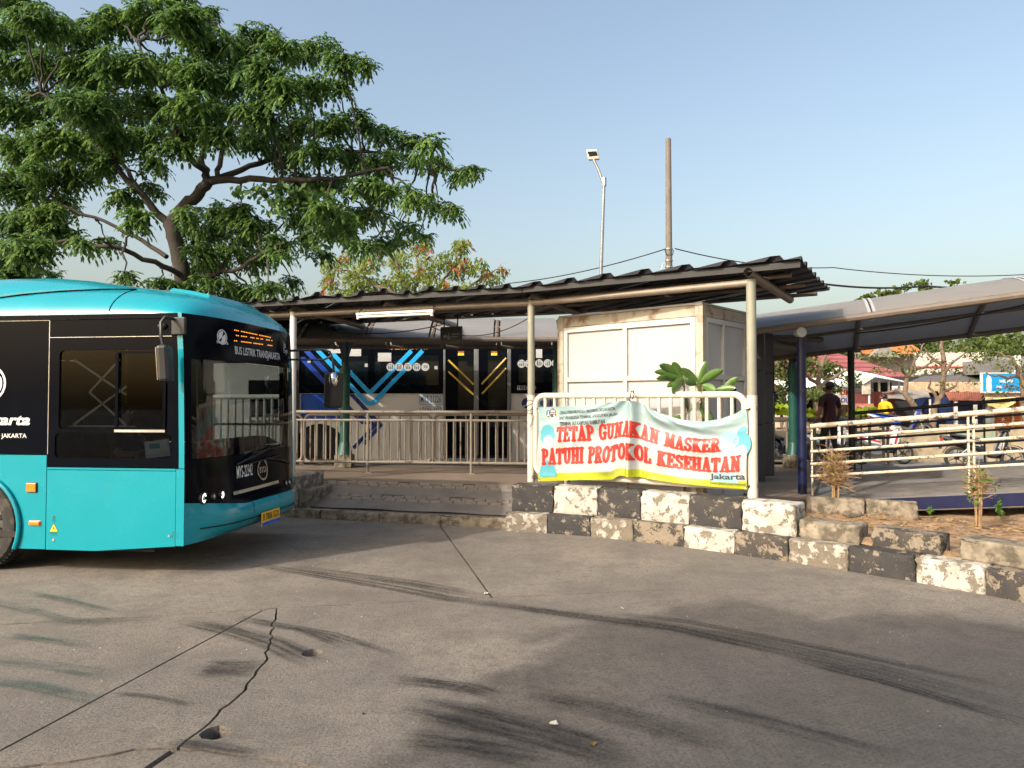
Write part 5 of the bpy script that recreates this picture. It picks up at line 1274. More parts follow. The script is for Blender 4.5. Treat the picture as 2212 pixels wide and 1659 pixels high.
MB().box(-1.35, -1.05, 2.30, 2.34, 1.2, 2.3).build('door_board', pc, bus)
for (x, y) in ((-.95,1.35), (-1.62,1.35), (-2.4,1.35), (-3.4,.85)): MB().tube([(x,y,.42), (x,y,2.7)], .018, 8).build('grab_pole', mat('pole_yellow', (.55,.42,.05), .4) if y > 1 else M['steel'], bus, smooth=True)
lat = MB()
for (a_, b_) in (((-1.32,2.20),(-.72,1.83)), ((-1.32,1.52),(-.72,1.92)), ((-1.14,1.86),(-.80,2.2)), ((-1.14,1.86),(-.72,1.52))):
    lat.obox(((a_[0]+b_[0])/2, .12, (a_[1]+b_[1])/2), ((Vector(a_)-Vector(b_)).length, .008, .022), 0, -math.atan2(b_[1]-a_[1], b_[0]-a_[0]))
lat.build('sun_blind_lattice', M['steel'], bus)
MB().box(-1.40, -.62, .10, .13, 1.50, 1.515).build('blind_bar', M['steel'], bus)
MB().box(-11.8, -.30, .06, BWD-.06, 2.60, 2.63).build('ceiling', mat('ceiling_panel', (.30,.31,.32), .6), bus)
# ------------------------------------------------------------------ blue and white bus in the lane behind (side plane y = BY)
BY = 16.8
bb = thing('blue_white_bus', 'white and blue articulated city bus with light blue chevrons standing behind the platform', 'bus', (0, BY, 0))
def bp_(u, v, o=0.0):
    p = at(u, v, BY); return Vector((p.x, -o, p.z))
M['bus_white'] = mat('bus_white', (.70,.68,.65), .32, var=.04, scale=1, coat=.2); M['bus_blue'] = mat('bus_blue', (.004,.065,.40), .3, var=.05, coat=.3)
M['bus_navy'] = mat('bus_navy', (.008,.03,.20), .3); M['bus_cyan'] = mat('bus_cyan', (.015,.36,.78), .35, var=.05); M['bus_royal'] = mat('bus_royal', (.008,.05,.36), .35, var=.05)
xl, xr = at(636,900,BY).x, 6.15
def rect(u0, u1, v0, v1, o, name, m, th=.02, parent=bb, bevel=0):
    a, b = bp_(u0, v1), bp_(u1, v0); return MB().box(a.x, b.x, -o-th, -o, a.z, b.z).build(name, m, parent, bevel=bevel)
zw = at(900, 850, BY).z; ztop = at(900, 727, BY).z
# body behind the skin, lower skin with wheel arches, roof
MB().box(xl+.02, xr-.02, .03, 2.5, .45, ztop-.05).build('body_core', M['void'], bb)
wc = [at(690,900,BY).x, 5.0]
low = [(xl,.42), (xl,zw)] + [(at(964,0,BY).x-.004, zw), (at(964,0,BY).x-.004, .42)]
def archpts(cx, r=.62, cz=.64): return [(cx+r*math.cos(a), cz+r*math.sin(a)) for a in [-.33+(math.pi+.66)*k/18 for k in range(19)]]
MB().holed([(xl,.42), (xl,zw), (at(964,0,BY).x-.004,zw), (at(964,0,BY).x-.004,.42)] + archpts(wc[0]), [], lambda x, z, k: (x, .03*k, z), 0).build('lower_panel', M['bus_white'], bb)
a = at(1102,0,BY).x+.004
MB().holed([(a,.42), (a,zw), (xr,zw), (xr,.42)] + archpts(wc[1]), [], lambda x, z, k: (x, .03*k, z), 0).build('lower_panel', M['bus_white'], bb)
rows = [[(x, y, z) for (y, z) in ((0,ztop-.12),(.02,ztop-.03),(.12,ztop+.05),(.35,ztop+.10),(1.25,ztop+.13),(2.15,ztop+.10),(2.4,ztop+.03),(2.5,ztop-.12),(2.5,.5))] for x in (xl, xr)]
MB().grid(rows).build('roof', M['bus_white'], bb, smooth=40)
for x, s in ((xl, 1), (xr, -1)): MB().prism([(x,0,.42), (x,2.5,.42), (x,2.5,ztop), (x,0,ztop)], (.02*s,0,0)).build('end_panel', M['bus_black'], bb)
rect(630, 648, 735, 1020, .0, 'bellows_edge', M['black_plastic'], .05); 
for k in range(3): MB().tube([bp_(631+4*k,745,.06), bp_(631+4*k,1015,.06)], .018, 6).build('bellows_fold', M['rubber'], bb)
rect(640, 1212, 727.5, 730, .0, 'roof_rail', M['alu'], .03); rect(640, 1212, 731, 745, -.004, 'roof_band', mat('bus_grey', (.20,.19,.19), .4), .012)
# window band: glass units separated by seams
def unit(u0, u1, nm='window'):
    o = rect(u0, u1, 745.5, 849.5, .002, nm, M['bus_black'], .02)
    return o
w_ = [unit(649.5, 802.5), unit(803.5, 957), unit(1106, 1240), unit(1241, 1640)]
for (u0, u1, v0, v1, k) in ((660,795,768,832,0), (811,948,768,832,1), (1121,1206,766,826,2)):
    a, b = bp_(u0, v1), bp_(u1, v0)
    MB().box(a.x, b.x, -.0245, -.0225, a.z, b.z).build('pane', M['glass_dark'], w_[k])
# doors
dz1 = at(900,744,BY).z; dz0 = .52
door = MB().box(bp_(965,0).x, bp_(1101,0).x, .0, .03, dz0, dz1).build('door_recess', M['bus_black'], bb)
for (u0, u1) in ((960,964.8), (1025,1035.5), (1096,1104)):
    MB().box(bp_(u0,0).x, bp_(u1,0).x, -.04, .0, dz0, dz1).build('door_post', mat('door_post_grey', (.20,.21,.22), .4, .4), bb, bevel=.01)
for i, (u0, u1) in enumerate(((967,1024), (1037,1095))):
    d = MB().box(bp_(u0,0).x, bp_(u1,0).x, -.018, -.001, dz0+.03, dz1-.04).build('door', M['bus_black'], bb)
    a, b = bp_(u0+(23 if i == 0 else 17), 848), bp_(u1-1.5, 758)
    MB().box(a.x, b.x, -.024, -.019, a.z-.8, b.z).build('pane', M['glass_dark'], d)
    for (pa, pb) in ((((969,778),(1023.5,831)), ((969,803),(1023.5,853))) if i == 0 else (((1093.5,774),(1041,830)), ((1093.5,796),(1042,851)))):
        MB().tube([bp_(*pa, .06), bp_(*pb, .06)], .022, 8).build('handrail', mat('handrail_yellow', (.62,.43,.06), .4), d, smooth=True)
    u = 989.5 if i == 0 else 1061
    rect(u, u+13, 758.5, 762.5, .026, 'sticker', mat('sticker_red', (.35,.05,.02), .5), .003); rect(u, u+13, 762.5, 768, .026, 'sticker', mat('sticker_yellow', (.75,.60,.04), .5), .003)
# painted and stuck-on graphics: each a thin raised sheet
def z5(x, y): return 603.5+x*.16534, 630.9+y*.16534
def z6(x, y): return 877.8+x*.1653, 630.9+y*.1653
def z7(x, y): return 603.5+x*.2604, 850.3+y*.2604
def band(pts, w, m, o, nm='stripe'):
    q = [bp_(*p, o) for p in pts]; L_ = []; n = len(q)
    for i in range(n):
        if i == 0: d = (q[1]-q[0]).normalized(); sc = 1
        elif i == n-1: d = (q[-1]-q[-2]).normalized(); sc = 1
        else:
            d1 = (q[i]-q[i-1]).normalized(); d2 = (q[i+1]-q[i]).normalized(); d = (d1+d2).normalized(); sc = 1/max(.5, d.dot(d1))
        nn = Vector((-d.z, 0, d.x))*(w/2*sc); L_.append([q[i]+nn, q[i]-nn])
    MB().grid(L_).build(nm, m, bb)
def sheet(pts, m, o, nm='stripe'): MB().poly([bp_(*p, o) for p in pts]).build(nm, m, bb)
band([z5(440,690), z5(1120,1422), z5(1150,1447), z5(1185,1457), z5(1220,1447), z5(1250,1422), z5(1872,768)], .098, M['bus_cyan'], .028)
band([z5(595,690), z5(1132,1268), z5(1158,1293), z5(1185,1302), z5(1212,1293), z5(1238,1268), z5(1727,768)], .098, M['bus_cyan'], .0283)
sheet([z5(1925,685), z5(1990,685), z5(1925,757)], M['bus_cyan'], .028)
sheet([z5(283,850), z5(332,850), z5(660,1205), z5(660,1290), z5(283,892)], M['bus_royal'], .028)
sheet([z5(280,697), z5(333,697), z5(830,1235), z5(830,1318), z5(283,732)], M['bus_royal'], .0285)
for (x, y) in ((328,617), (484,615)): sheet([z5(x,y), z5(x+66,y), z5(x+80,y+17), z5(x+14,y+17)], M['bus_cyan'], .018)
for (x, y) in ((1858,598), (2005,598)): sheet([z5(x,y), z5(x+80,y), z5(x+60,y+25), z5(x-20,y+25)], M['bus_cyan'], .018)
# lower: blue rear, white and navy stripes, chevrons
sheet([(650,850.5), (701,850.5), (757,909), (650,909)], M['bus_blue'], .003)
for (u0, u1, o) in ((718.5, 731, .005), (752, 764, .005)): sheet([(u0,850.5), (u1,850.5), (u1+62,916), (u0+62,916)], M['bus_navy'], o)
band([(776,898), z7(795,262), z7(615,452)], .09, M['bus_navy'], .0052); band([(800,898), z7(840,262), z7(700,420)], .085, M['bus_navy'], .0055)
band([z7(690,200), z7(740,262), z7(600,400)], .075, M['bus_white'], .0045)
# stickers
for (x0, x1, y0, y1, f) in ((645,805,710,800,z5), (885,1072,708,838,z5), (1290,1465,795,908,z5), (372,412,880,925,z5), (1118,1158,935,980,z5), (1683,1780,672,715,z6), (1692,1775,748,862,z6), (368,410,968,1010,z6)):
    a, b = f(x0, y1), f(x1, y0); rect(a[0], b[0], b[1], a[1], .029, 'sticker', mat('sticker_white', (.42,.43,.43), .5, var=.05), .003)
wr = mat('round_sticker', (.48,.50,.50), .5, var=.1, scale=20)
for (x, y, f) in [(1455,980,z5), (1568,980,z5), (1682,980,z5), (1795,980,z5), (1908,980,z5), (1505,937,z6), (1600,937,z6), (1735,932,z6), (1845,932,z6), (1950,930,z6)]:
    c = bp_(*f(x, y), .029); o = MB().lathe([(.001,0),(.082,0),(.082,-.002),(.094,-.002),(.094,0)], c, 'Y', 20).build('round_sticker', wr, bb)
    mb = MB(); rd = random.Random(int(x))
    if x in (1908, 1950): text_on(mb, '50', .09, .06, lambda a, b: (c.x+.055-a, c.y-.003, c.z-.02+b), .02)
    else:
        for k in range(3): mb.box(c.x-.05+.04*k, c.x-.03+.04*k, c.y-.004, c.y-.003, c.z-.05, c.z+rd.uniform(0,.05)); mb.ball((c.x-.04+.04*k, c.y-.004, c.z+.055), (.012,.002,.012), 6, 4)
    mb.build('pictogram', M['dark_print'], o)
for (x, k) in ((1450,0), (1513,1), (1578,2), (1640,2)):
    a, b = z6(x, 1280), z6(x+55, 1222); c = bp_((a[0]+b[0])/2, (a[1]+b[1])/2, .0235); r = .047
    if k < 2: MB().holed([(c.x-r,c.z-r),(c.x+r,c.z-r),(c.x+r,c.z+r),(c.x-r,c.z+r)], [[(c.x-r+.007,c.z-r+.007),(c.x+r-.007,c.z-r+.007),(c.x+r-.007,c.z+r-.007),(c.x-r+.007,c.z+r-.007)]], lambda x_, z_, q: (x_, c.y+.001*q, z_), 0).build('pictogram_frame', M['white_print'], bb)
    else: MB().lathe([(.039,0),(.047,0)], c, 'Y', 18).build('pictogram_frame', M['white_print'], bb)
    mb = MB().ball((c.x,c.y,c.z+.022), (.009,.001,.009), 6, 4).box(c.x-.008,c.x+.008,c.y-.001,c.y,c.z-.015,c.z+.012)
    if k == 0: mb.lathe([(.014,0),(.02,0)], (c.x-.002,c.y,c.z-.015), 'Y', 12)
    else: mb.box(c.x-.012,c.x-.004,c.y-.001,c.y,c.z-.035,c.z-.015).box(c.x+.004,c.x+.012,c.y-.001,c.y,c.z-.035,c.z-.015)
    mb.build('pictogram', M['white_print'], bb)
# lettering
blue_l = mat('blue_lettering', (.03,.20,.42), .5); black_l = M['dark_print']
def btext(txt, u0, u1, vt, vb, m, bold=0.0, o=.0045):
    a, b = bp_(u0, vb), bp_(u1, vt); mb = MB(); text_on(mb, txt, b.x-a.x, b.z-a.z, lambda x, y: (a.x+x, -o, a.z+y), bold); mb.build('lettering', m, bb)
p0, p1 = z6(168,1470), z6(472,1325); a, b = bp_(*p0), bp_(*p1)
MB().holed([(a.x,a.z),(b.x,a.z),(b.x,b.z),(a.x,b.z)], [[(a.x+.01,a.z+.01),(b.x-.01,a.z+.01),(b.x-.01,b.z-.01),(a.x+.01,b.z-.01)]], lambda x, z, k: (x, -.004+.001*k, z), 0).build('plate_frame', blue_l, bb)
rect(p0[0]+1, p1[0]-1, p1[1]+1, p0[1]-1, .0015, 'plate_field', M['white_print'], .002)
btext('MYS-21226', z6(186,0)[0], z6(455,0)[0], z6(0,1352)[1], z6(0,1445)[1], blue_l, .02)
btext('Contact Center', z6(215,0)[0], z6(455,0)[0], z6(0,1482)[1], z6(0,1500)[1], black_l); btext('1500-102', z6(175,0)[0], z6(465,0)[0], z6(0,1507)[1], z6(0,1555)[1], mat('grey_lettering', (.10,.16,.24), .5), .02)
c = bp_(*z6(1575,1453), .004)
MB().lathe([(.001,0),(.125,0)], c, 'Y', 26).build('round_logo', M['navy_print'], bb); MB().grid([[(c.x-.10+.014*k, c.y-.001, c.z-.085+.012*k+.02*math.sin(k)), (c.x-.065+.014*k, c.y-.001, c.z-.10+.012*k+.02*math.sin(k))] for k in range(14)]).build('round_logo', M['white_print'], bb)
btext('trans', z6(1672,0)[0], z6(1858,0)[0], z6(0,1400)[1], z6(0,1490)[1], mat('logo_blue', (.02,.22,.50), .5), .04); btext('jakarta', z6(1862,0)[0], z6(2150,0)[0], z6(0,1400)[1], z6(0,1505)[1], M['navy_print'], .04)
mb = MB(); rd = random.Random(4)
for r_ in range(4):
    for k in range(40):
        if rd.random() < .62: q = z5(1425+12.3*k, 712+13*r_); p = bp_(*q, .0265); mb.box(p.x, p.x+.013, p.y-.001, p.y, p.z, p.z+.010)
mb.build('display_dots', M['led'], bb)
# wheels
for cx in wc:
    r = .50; z = .62
    t = MB().lathe([(r*.6,.0),(r*.7,-.02),(r*.93,-.01),(r,.04),(r,.24),(r*.6,.25)], (cx, .07, z), 'Y', 36).build('wheel', M['rubber'], bb, smooth=35)
    MB().lathe([(r*.62,.0),(r*.56,.04),(r*.4,.03),(r*.3,.0),(r*.12,-.03),(.001,-.03)], (cx, .07, z), 'Y', 28).build('rim', M['steel'], t, smooth=35)
    MB().lathe([(.64,-.005),(.68,-.005),(.68,.02)], (cx, 0, .64), 'Y', 36)
# ------------------------------------------------------------------ foliage
def sprays(C, rng, L=.40, wd=.10, npin=7, nst=3, droop=.75):
    """drooping feathery sprays at points C: returns quads"""
    n = len(C); V = []
    ph0 = rng.uniform(0, 6.283, n); tilt = rng.uniform(-.7, .7, (n, 2)); sc = rng.uniform(.55, 1.45, n)*L
    for k in range(npin):
        ph = ph0 + k*6.283/npin + rng.uniform(-.3, .3, n); h = np.stack([np.cos(ph), np.sin(ph), np.zeros(n)], 1)
        h[:, 2] = h[:, 0]*tilt[:, 0] + h[:, 1]*tilt[:, 1]; sd = np.stack([-np.sin(ph), np.cos(ph), np.zeros(n)], 1)
        dr = droop*rng.uniform(.7, 1.3, n)
        def pos(f): return C + h*(sc*f)[:, None] + np.array([0, 0, 1.])*((.22*f - dr*f*f)*sc)[:, None]
        for j in range(nst):
            f0, f1 = (j+.15)/nst, (j+1.0)/nst; p0, p1 = pos(f0), pos(f1); w = wd*(1.0 if j < nst-1 else .65)*sc/L
            for s in (-1, 1):
                o = sd*(s*w)[:, None]; dz = np.array([0, 0, -1.])*(w*rng.uniform(.25, .9, n))[:, None]; al = (p1-p0)*.35
                V.append(np.stack([p0, p1, p1+o*.75+dz+al*.5, p0+o+dz+al], 1))
    V = np.concatenate(V, 0).reshape(-1, 3)
    return V, np.arange(len(V)).reshape(-1, 4)
def quads(C, rng, L, W, hang=0.0, up=None):
    n = len(C); d = rng.normal(size=(n, 3)); d[:, 2] = d[:, 2]*(1-hang) - hang*1.6; d /= np.linalg.norm(d, axis=1)[:, None]
    q = np.cross(d, rng.normal(size=(n, 3))); q /= np.linalg.norm(q, axis=1)[:, None]
    l = L*rng.uniform(.6, 1.3, n)[:, None]; w = W*rng.uniform(.7, 1.3, n)[:, None]
    V = np.stack([C, C+d*l*.45+q*w, C+d*l, C+d*l*.45-q*w], 1).reshape(-1, 3)
    return V, np.arange(len(V)).reshape(-1, 4)
def in_ellipsoid(rng, n, c, r, shell=.35):
    d = rng.normal(size=(n, 3)); d /= np.linalg.norm(d, axis=1)[:, None]; k = rng.uniform(shell, 1, n)**.5
    return np.array(c) + d*k[:, None]*np.array(r)
def limb(mb, pts, r0, r1, n=8, wob=.04, seed=0):
    rd = random.Random(seed); out = []; pts = [Vector(p) for p in pts]
    for i in range(len(pts)-1):
        for j in range(4):
            q = pts[i].lerp(pts[i+1], j/4); out.append(q+Vector((rd.uniform(-1,1),rd.uniform(-1,1),rd.uniform(-1,1)))*wob*(1 if j else .3))
    out.append(pts[-1]); k = len(out)
    mb.tube(out, [r0+(r1-r0)*i/(k-1) for i in range(k)], n); return out
# ---- the big rain tree on the left
TY = 19.0
rt = thing('rain_tree', 'large spreading rain tree with feathery dark green leaves behind the teal bus', 'tree', gp(400, 1010))
rt.location = (at(398,600,TY).x, TY, 0); rto = Vector(rt.location)
def loc(p): return Vector(p)-rto
limbs = [([(402,1005),(400,700),(394,600),(378,520),(366,482)],0,.34,.24), ([(366,482),(398,445),(432,415),(450,392)],0,.23,.19),
  ([(450,392),(540,386),(640,388),(740,384),(840,362)],-1.0,.15,.05), ([(452,388),(520,368),(600,340),(700,325),(820,330),(930,350)],1.2,.14,.04),
  ([(450,392),(436,345),(442,260),(470,180),(520,110)],.8,.14,.04), ([(446,380),(408,338),(372,260),(335,170),(300,90)],-1.5,.13,.04), ([(470,385),(478,330),(520,250),(570,180),(660,110),(760,130)],1.5,.11,.03),
  ([(366,482),(318,432),(262,372),(190,290),(90,200)],-.5,.17,.05), ([(300,415),(250,330),(200,220),(160,120)],1.6,.10,.03), ([(400,600),(335,566),(240,532),(140,520),(30,545)],-1.4,.12,.04),
  ([(360,555),(292,512),(205,470),(100,432),(10,400)],1.0,.10,.03), ([(408,606),(470,592),(528,575),(565,545),(600,525)],-.8,.10,.03), ([(392,560),(420,520),(500,500),(580,520)],.9,.08,.03),
  ([(700,390),(780,440),(850,500)],-1.0,.05,.02), ([(640,388),(700,450),(760,520)],-.6,.05,.02), ([(820,360),(900,420),(970,455)],-1.2,.05,.02), ([(930,350),(1000,372),(1040,370)],1.2,.035,.015)]
allp = []
lmb = MB()
for i, (px, dy, r0, r1) in enumerate(limbs):
    n = len(px); pts = [loc(at(u, v, TY+dy*min(1, k/2) if i else TY)) for k, (u, v) in enumerate(px)]
    if i == 0: pts[0] = Vector((0, 0, 0))
    m_ = MB(); out = limb(m_, pts, r0*.66, r1*.75, 10 if r0 > .1 else 7, .05, i); m_.build('trunk' if i == 0 else 'limb', M['bark'], rt, smooth=60)
    allp += out[2:] if i else out[-4:]
blobs = [(20,70,55,40),(90,45,60,38),(170,70,60,40),(250,50,60,38),(330,30,60,32),(400,42,50,38),(450,90,50,40),(515,112,50,36),(560,70,42,28),(600,105,45,32),(30,0,60,30),(380,0,50,25),(440,30,30,25),
 (30,150,60,45),(110,140,60,45),(190,150,60,45),(270,140,60,45),(350,150,60,45),(430,160,55,45),(500,170,50,42),(570,160,45,38),(640,112,40,26),(690,100,38,24),(740,128,36,22),(785,138,26,16),
 (20,235,55,45),(100,228,60,45),(180,230,60,45),(260,230,60,45),(340,230,58,42),(420,230,55,40),(500,235,50,40),(560,240,48,40),(610,195,42,32),(670,180,40,26),(730,185,34,20),
 (40,320,55,45),(110,300,60,45),(180,310,58,42),(250,292,55,38),(320,290,45,28),(400,282,48,28),(470,290,45,32),(540,300,48,36),(600,290,48,38),(655,262,42,30),(720,270,42,30),(780,262,38,28),(830,288,40,26),(880,302,36,22),
 (20,400,50,45),(90,380,55,42),(160,372,48,38),(225,352,40,30),(620,335,45,30),(690,330,45,30),(760,338,45,28),(820,350,42,26),(890,340,38,20),(940,352,38,20),(990,374,32,18),(1028,368,20,12),(930,310,28,16),
 (30,480,50,40),(90,460,50,38),(140,440,40,32),(330,402,26,18),(280,425,38,26),(300,470,32,24),(650,385,40,24),(720,398,42,26),(790,402,42,26),(850,412,40,22),(900,430,36,18),(950,448,28,15),(978,455,16,10),
 (20,555,50,40),(70,535,45,38),(120,500,40,30),(230,520,30,15),(180,525,25,14),(410,470,28,28),(430,500,35,32),(490,490,40,30),(545,485,40,28),(595,520,36,22),(700,450,38,24),(760,462,40,24),(810,462,34,20),(870,490,32,16),(912,506,20,11),
 (10,600,45,30),(440,545,38,26),(500,540,40,26),(560,560,40,26),(608,548,28,18),(690,545,28,18),(745,500,34,20),(790,530,30,18),(830,522,30,16),(855,520,16,10),
 (460,455,36,26),(520,455,36,24),(420,575,34,26),(470,575,34,24),(640,470,34,24),(660,510,26,20),(640,430,36,24),(330,350,30,18),(380,320,34,22),(540,520,36,24),(272,596,18,16),(350,612,32,20),(400,622,36,22),(460,612,40,22),(520,628,42,22),(580,618,40,18),(628,606,20,12),(490,650,40,18),(560,652,40,16),(605,655,30,10),(95,585,35,16),(60,590,30,18)]
rng = np.random.default_rng(7); cents = []; tw = []
for i, (u, v, ru, rv) in enumerate(blobs):
    Y = TY + rng.uniform(-2.4, 2.4); c = loc(at(u, v, Y)); k = Y/FP
    n = max(10, int(ru*rv/34))
    cents.append(in_ellipsoid(rng, n, c, (ru*k*1.12, min(ru*k, .9), rv*k*.82), .02)); tw.append((c, n))
C = np.concatenate(cents)
V, F = sprays(C, rng, L=.27, wd=.042, npin=6, nst=4, droop=.8)
fast_mesh('crown', V, F, M['rain_leaf'], rt)
twm = MB(); P_ = np.array([tuple(p) for p in allp])
for i, (c, n) in enumerate(tw):
    j = int(np.argmin(np.linalg.norm(P_-np.array(c), axis=1))); a = Vector(P_[j]); mid = a.lerp(c, .5)+Vector((0,0,.12))
    limb(twm, [a, mid, c], .035, .012, 5, .05, i)
    for q in cents[i][::4]: twm.tube([c.lerp(a, .15), Vector(q).lerp(c, .4)+Vector((0,0,.05)), Vector(q)], [.012,.009,.005], 4)
twm.build('twigs', M['bark'], rt)['kind'] = 'stuff'
# hanging oval leaves of a climber under the right limb
hc = np.concatenate([in_ellipsoid(rng, n_, loc(at(u, v, TY-1.2)), (ru*.0122, .5, rv*.0122), .1) for (u, v, ru, rv, n_) in ((620,405,60,18,90),(700,430,45,30,130),(730,480,40,45,200),(690,500,30,40,110),(600,440,35,25,60),(760,520,22,30,60),(540,405,40,15,50))])
V, F = quads(hc, rng, .22, .055, .75); fast_mesh('climber_leaves', V, F, M['rain_leaf'], rt)
# ---- pale pod tree behind the shelter
PY = 30.0
pt_ = thing('pod_tree', 'pale yellow green tree hung with reddish pods behind the shelter roof', 'tree', (at(890,900,PY).x, PY, 0)); pto = Vector(pt_.location)
lp = lambda u, v, dy=0: Vector(at(u, v, PY+dy))-pto
mm_ = MB(); limb(mm_, [Vector((0,0,0)), Vector((0,0,2.5)), lp(885,690), lp(880,640)], .22, .13, 8, .06, 5); mm_.build('trunk', M['bark_light'], pt_, smooth=60)
pl_limbs = [[(880,650),(820,620),(760,590),(710,575)], [(880,650),(870,600),(850,560),(820,530)], [(885,660),(905,610),(900,560),(905,535)], [(890,660),(950,620),(985,570),(1000,530)], [(890,665),(980,640),(1040,600),(1085,580)], [(885,660),(780,640),(720,620)]]
mm_ = MB()
for i, l_ in enumerate(pl_limbs): limb(mm_, [lp(*q, (i-2.5)*.6) for q in l_], .09, .02, 6, .08, 40+i)
mm_.build('limbs', M['bark_light'], pt_, smooth=60)
pb = [(715,570,26,24),(712,610,22,28),(745,560,22,20),(770,600,32,34),(800,565,30,26),(815,620,34,26),(830,530,26,16),(860,560,32,28),(870,610,40,32),(910,535,26,20),(920,580,34,30),(940,620,34,26),(995,535,22,22),(990,580,34,28),(1030,575,28,22),(1010,625,40,20),(1060,600,30,18),(1085,585,14,12),(760,635,40,14),(890,635,50,12),(960,560,22,22),(880,520,14,10),(1005,520,14,8)]
cs = []
for (u, v, ru, rv) in pb: cs.append(in_ellipsoid(rng, int(ru*rv/2.6), lp(u, v, rng.uniform(-2, 2)), (ru*PY/FP, ru*PY/FP*.9, rv*PY/FP), .1))
C = np.concatenate(cs); V, F = quads(C, rng, .25, .034, .72); fast_mesh('crown', V, F, M['pod_leaf'], pt_)
i_ = rng.choice(len(C), 60, replace=False); hot = np.concatenate([in_ellipsoid(rng, 7, lp(u, v, rng.uniform(-2,-.5)), (.28,.3,.28), .1) for (u, v) in ((905,530),(1002,530),(1090,575),(715,600),(745,555),(985,575),(1055,590),(930,545),(1000,555),(900,580),(780,585),(700,635),(820,545),(970,610))])
V, F = quads(np.concatenate([C[i_], hot]), rng, .36, .055, .8); fast_mesh('pods', V, F, M['red_pod'], pt_)['kind'] = 'stuff'
# ---- shade tree standing behind the camera, whose shadow falls on the yard
st = thing('shade_tree', 'leafy street tree standing behind the viewer that shades the yard', 'tree', (-3.7, -3.4, 0)); so_ = Vector(st.location)
mm_ = MB(); limb(mm_, [(0,0,0), (.1,.1,2.5), (.25,.4,3.6), (.4,.8,4.7)], .24, .12, 9, .05, 70); mm_.build('trunk', M['bark'], st, smooth=60)
mm_ = MB(); sc_ = []
for k in range(26):
    a = k*2.4; r = .5+2.1*math.sqrt((k % 16)/16); c = Vector(((-3.1 if k < 16 else -.4)+r*math.cos(a), (-2.3 if k < 16 else -3.1)+r*math.sin(a), 5.0+.15*math.sin(k)))-so_
    limb(mm_, [(.3,.6,3.9+.03*k), Vector((.3,.6,4.5)).lerp(c, .5), c], .05, .02, 5, .05, 80+k); sc_.append(in_ellipsoid(rng, 90, c, (.9,.9,.16), .02))
mm_.build('limbs', M['bark'], st); V, F = sprays(np.concatenate(sc_), rng, .42, .14, 7, 3); fast_mesh('crown', V, F, M['rain_leaf'], st)
# ---- trees along the far street
def street_tree(base, limbs_px, dy, blobs_px, lab, Y, n_k=1/5.0, L=.12, m='street_leaf', r0=.13):
    t = thing('street_tree', lab, 'tree', (base[0], Y, .5), 0, 'trees along the far street'); o = Vector(t.location)
    for i, l_ in enumerate(limbs_px):
        mb = MB(); limb(mb, [Vector(at(u, v, Y+dy*k*(i % 3-1)))-o for k, (u, v) in enumerate(l_)] if i else [Vector((0,0,0))]+[Vector(at(u, v, Y))-o for u, v in l_], r0 if i == 0 else r0*.55, r0*.55 if i == 0 else .018, 7, .05, i+int(base[0]*7))
        mb.build('trunk' if i == 0 else 'limb', M['bark_light'], t, smooth=60)
    cs = [in_ellipsoid(rng, max(6, int(ru*rv*n_k)), Vector(at(u, v, Y+rng.uniform(-1.2,1.2)))-o, (ru*Y/FP, min(1.5, ru*Y/FP), rv*Y/FP), .05) for (u, v, ru, rv) in blobs_px]
    C = np.concatenate(cs); V, F = quads(C, rng, L, L*.28, .1); fast_mesh('crown', V, F, M[m], t)
    tm = MB(); 
    for c in C[::14]:
        c = Vector(c); tm.tube([c, c+Vector((rng.uniform(-.3,.3), rng.uniform(-.2,.2), rng.uniform(-.35,-.05)))], .008, 3)
    tm.build('twigs', M['bark_light'], t)['kind'] = 'stuff'
street_tree((at(1768,0,25).x,), [[(1766,880),(1768,830),(1774,790)],[(1774,795),(1786,765),(1810,745)],[(1772,800),(1760,770),(1740,750)],[(1768,830),(1735,810),(1700,800)],[(1770,835),(1810,810),(1850,790)]], .25,
  [(1690,800,30,26),(1700,770,30,16),(1740,790,30,25),(1790,800,35,22),(1700,840,30,18),(1745,845,26,14),(1800,840,30,14),(1840,820,20,12),(1690,745,28,14),(1760,855,40,14),(1695,870,22,12)], 'thin street tree with sparse leaves behind the standing man', 25.0, 1/2.6, L=.16)
street_tree((at(1982,0,26).x,), [[(1980,885),(1955,848),(1962,812)],[(1962,812),(1975,780),(1998,740)],[(1956,848),(1935,842),(1905,848)],[(1962,815),(1945,790),(1915,770)],[(1968,800),(2000,790),(2030,775)]], .25,
  [(1950,760,35,18),(2000,765,30,20),(1920,775,25,15),(1960,800,30,15),(1900,800,22,14),(2010,800,25,14),(1880,770,20,16)], 'leaning street tree with a forked trunk left of the pale shop awning', 26.0, 1/8)
street_tree((at(2018,0,26).x,), [[(2017,886),(2034,856),(2037,800),(2035,735)],[(2036,850),(2060,838),(2080,805)],[(2030,862),(2005,838),(2012,818)],[(2037,810),(2060,780),(2090,760)],[(2036,790),(2010,770),(1995,750)]], .25,
  [(2060,750,40,16),(2110,760,40,16),(2020,745,30,12),(2080,800,30,14),(2040,830,25,10),(2100,825,22,8),(2030,780,25,14)], 'upright street tree with a thick forked base in front of the pale shop', 26.5, 1/8)
street_tree((at(2212,0,25).x,), [[(2212,880),(2208,820),(2198,790)],[(2200,800),(2180,770),(2150,760)],[(2206,810),(2225,780),(2235,750)],[(2204,815),(2170,815),(2130,805)]], .25,
  [(2150,760,45,20),(2200,755,30,20),(2180,790,35,18),(2120,775,30,14),(2230,790,30,30),(2190,835,30,14),(2150,850,24,8)], 'dark street tree at the right edge in front of the blue sign', 25.0, 1/6)
